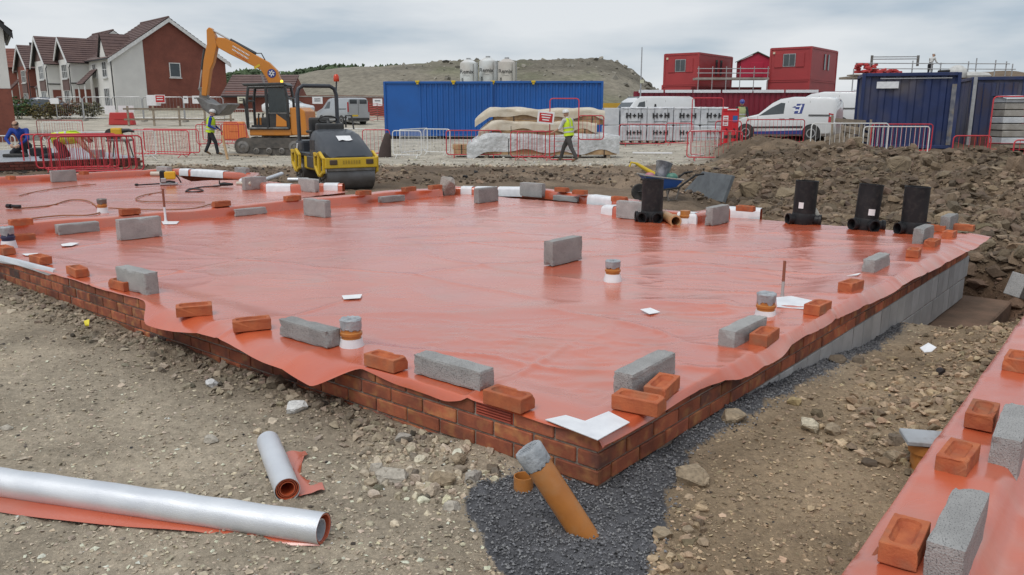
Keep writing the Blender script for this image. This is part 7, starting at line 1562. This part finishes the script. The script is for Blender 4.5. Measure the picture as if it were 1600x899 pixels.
a, b_ = B(352, 29.5, .0), Vector((*B(346, 29.8)[:2], .65)); tag(MB().tube([(0, 0, 0), b_-a], .05, 5).build('timber_stake', m_wood, loc=a), 'short timber stake leaning by the excavator track', 'stake')
p = B(999, 48.5); tag(MB().tube([(0, 0, 0), (0, 0, zat(74, 48.5)-p.z)], [.05, .03], 8).build('mast', m_galv, loc=p), 'slim grey mast rising beside the maroon hoarding', 'mast')
sign(1003, 127.5, 48.3, .22, .2, 'tiny cream notice on the mast', None, 0, mat('cream_notice', (.6, .58, .42), .5))
# ------------------------------------------------------------------ scaffold racks and clutter behind the navy containers
Ys = 44.; ox = atY(1330, 120, Ys).x; t = thing('scaffold_platform', 'scaffold platform with guard rails behind the navy containers', 'scaffold', (ox, Ys, .6)); X_ = lambda px: atY(px, 120, Ys).x-ox; Z_ = lambda py: zat(py, Ys)-.6
for px, py in ((1333, 108), (1358, 100), (1424, 95), (1454, 96), (1468, 98), (1511, 96), (1523, 91), (1553, 94), (1570, 96), (1580, 100)): MB().tube([(X_(px), 0, 0), (X_(px), 0, Z_(py))], .03, 6).build('post', m_galv, t, smooth=True)
for (pa, pb, py) in ((1335, 1575, 99), (1355, 1585, 107.5), (1335, 1420, 117)): MB().tube([(X_(pa), -.03, Z_(py)), (X_(pb), -.03, Z_(py+1))], .026, 6).build('rail', m_galv, t, smooth=True)
MB().box(((X_(1330)+X_(1590))/2, .8, Z_(121)), (X_(1590)-X_(1330), 1.7, .12)).build('deck', m_oldwood, t)
for py in (89, 92.5): MB().tube([(X_(1361), .1, Z_(py)), (X_(1433), .1, Z_(py-.5))], .03, 6).build('upper_rail', m_galv, t, smooth=True)
for px in (1361, 1433): MB().box((X_(px), .1, Z_(95)), (.10, .1, .55)).build('end_plate', m_steel, t)
t = thing('barrier_feet_stack', 'untidy stack of red plastic barrier feet on the scaffold rack', 'stack', (atY(1335, 110, Ys).x, Ys+.2, zat(118, Ys))); q = random.Random(8)
for i in range(34):
    f_ = q.random(); hgt = (1.0-f_*.75)*.62; MB().box((0, 0, 0), (q.uniform(.18, .34), .3, q.uniform(.10, .16)), roty(q.uniform(-.5, .5))).build('foot', m_rp, t, loc=(.1+f_*2.4, q.uniform(-.2, .3), .08+hgt*q.random()), bev=.02)
MB().box((1.2, .1, .02), (2.6, .8, .06)).build('shelf', m_oldwood, t)
p = atY(1495, 122, Ys-.2); t = thing('bulk_bag', 'white bulk bag heaped on the scaffold platform', 'bag', p); MB().loft([[Vector((w_*math.cos(a_)*(1+.06*math.sin(5*a_)), w_*.8*math.sin(a_), z_)) for a_ in [2*math.pi*j/20 for j in range(20)]] for w_, z_ in ((.42, 0), (.50, .2), (.46, .42), (.28, .58), (.10, .66))]).build('sack', m_wcl, t, smooth=True)
p = atY(1522, 122, Ys); t = thing('bulk_bag', 'second flatter white bag further right on the scaffold platform', 'bag', p); MB().loft([[Vector((w_*2*math.cos(a_), w_*.8*math.sin(a_), z_)) for a_ in [2*math.pi*j/20 for j in range(20)]] for w_, z_ in ((.40, 0), (.45, .12), (.36, .26), (.12, .32))]).build('sack', m_wcl, t, smooth=True)
p = atY(1474, 122, Ys-.2); t = thing('pipe_bundle', 'bundle of black pipes on the scaffold platform', 'pipes', p)
for i in range(6): MB().tube([(-.3+.03*i, (i % 3)*.15, .12+.2*(i//3)), (.35-.02*i, (i % 3)*.15, .14+.2*(i//3))], .085, 10).build('pipe', m_black, t, smooth=True)
p = atY(1453, 120, Ys+.6); t = thing('person', 'worker in white coveralls on the scaffold platform', 'person', p); bpy.data.objects.remove(t)
person('worker in white coveralls and white helmet bending on the scaffold platform', (p.x, Ys+.7, zat(121, Ys)), R(-60), stand(.05, .22, (.2, .2), (0, .8, -.6), (.25, .25)), (m_skin, m_wcl, m_dkT, m_boot), None, m_hat, scale=.72)
# wrapped pallets at the right border
for i, (px, Y, w, h, lb) in enumerate(((1566, 29.5, 1.5, 1.7, 'tall wrapped pallet of pale slabs at the right border'), (1634, 30, 1.4, 1.5, 'wrapped pallet cut off by the right border'))):
    p = B(px, Y); t = thing('wrapped_pallet', lb, 'pallet', (p.x, Y, gz(p.x, Y))); q = random.Random(i)
    MB().box((w/2, .5, .07), (w, 1.0, .12)).build('pallet', m_oldwood, t)
    for k_ in range(7): MB().box((w/2+q.uniform(-.03, .03), .5, .16+h/7*(k_+.45)), (w-.06, .95, h/7-.03)).build('slab', m_conc if k_ % 3 else m_wrap, t, bev=.015)
    MB().grid([[Vector((w*a_/8, y_, .16+h+.02*q.random()-(.12 if y_ < 0 else 0))) for a_ in range(9)] for y_ in (-.06, -.02, .5, 1.0)]).build('wrap', m_wrap2, t)
p = B(1588, 24.5); tag(MB().loft([[Vector((w_*math.cos(a_)*(1+.1*math.sin(3*a_)), w_*.6*math.sin(a_), z_)) for a_ in [2*math.pi*j/16 for j in range(16)]] for w_, z_ in ((.55, 0), (.5, .16), (.3, .28), (.05, .32))]).build('blue_tarpaulin', mat('tarp_blue', (.04, .20, .55), .5, bump=.5, bscale=12), smooth=True, loc=(p.x, 24.5, gz(p.x, 24.5))), 'bright blue tarpaulin bundle in front of the wrapped pallets', 'tarpaulin')
p = B(1525, 24.2); tag(MB().box((0, 0, .1), (.55, .35, .2)).build('drain_grating', m_black, loc=(p.x, 24.2, gz(p.x, 24.2)), bev=.02), 'dark crate on the ground by the rusty container door', 'crate')
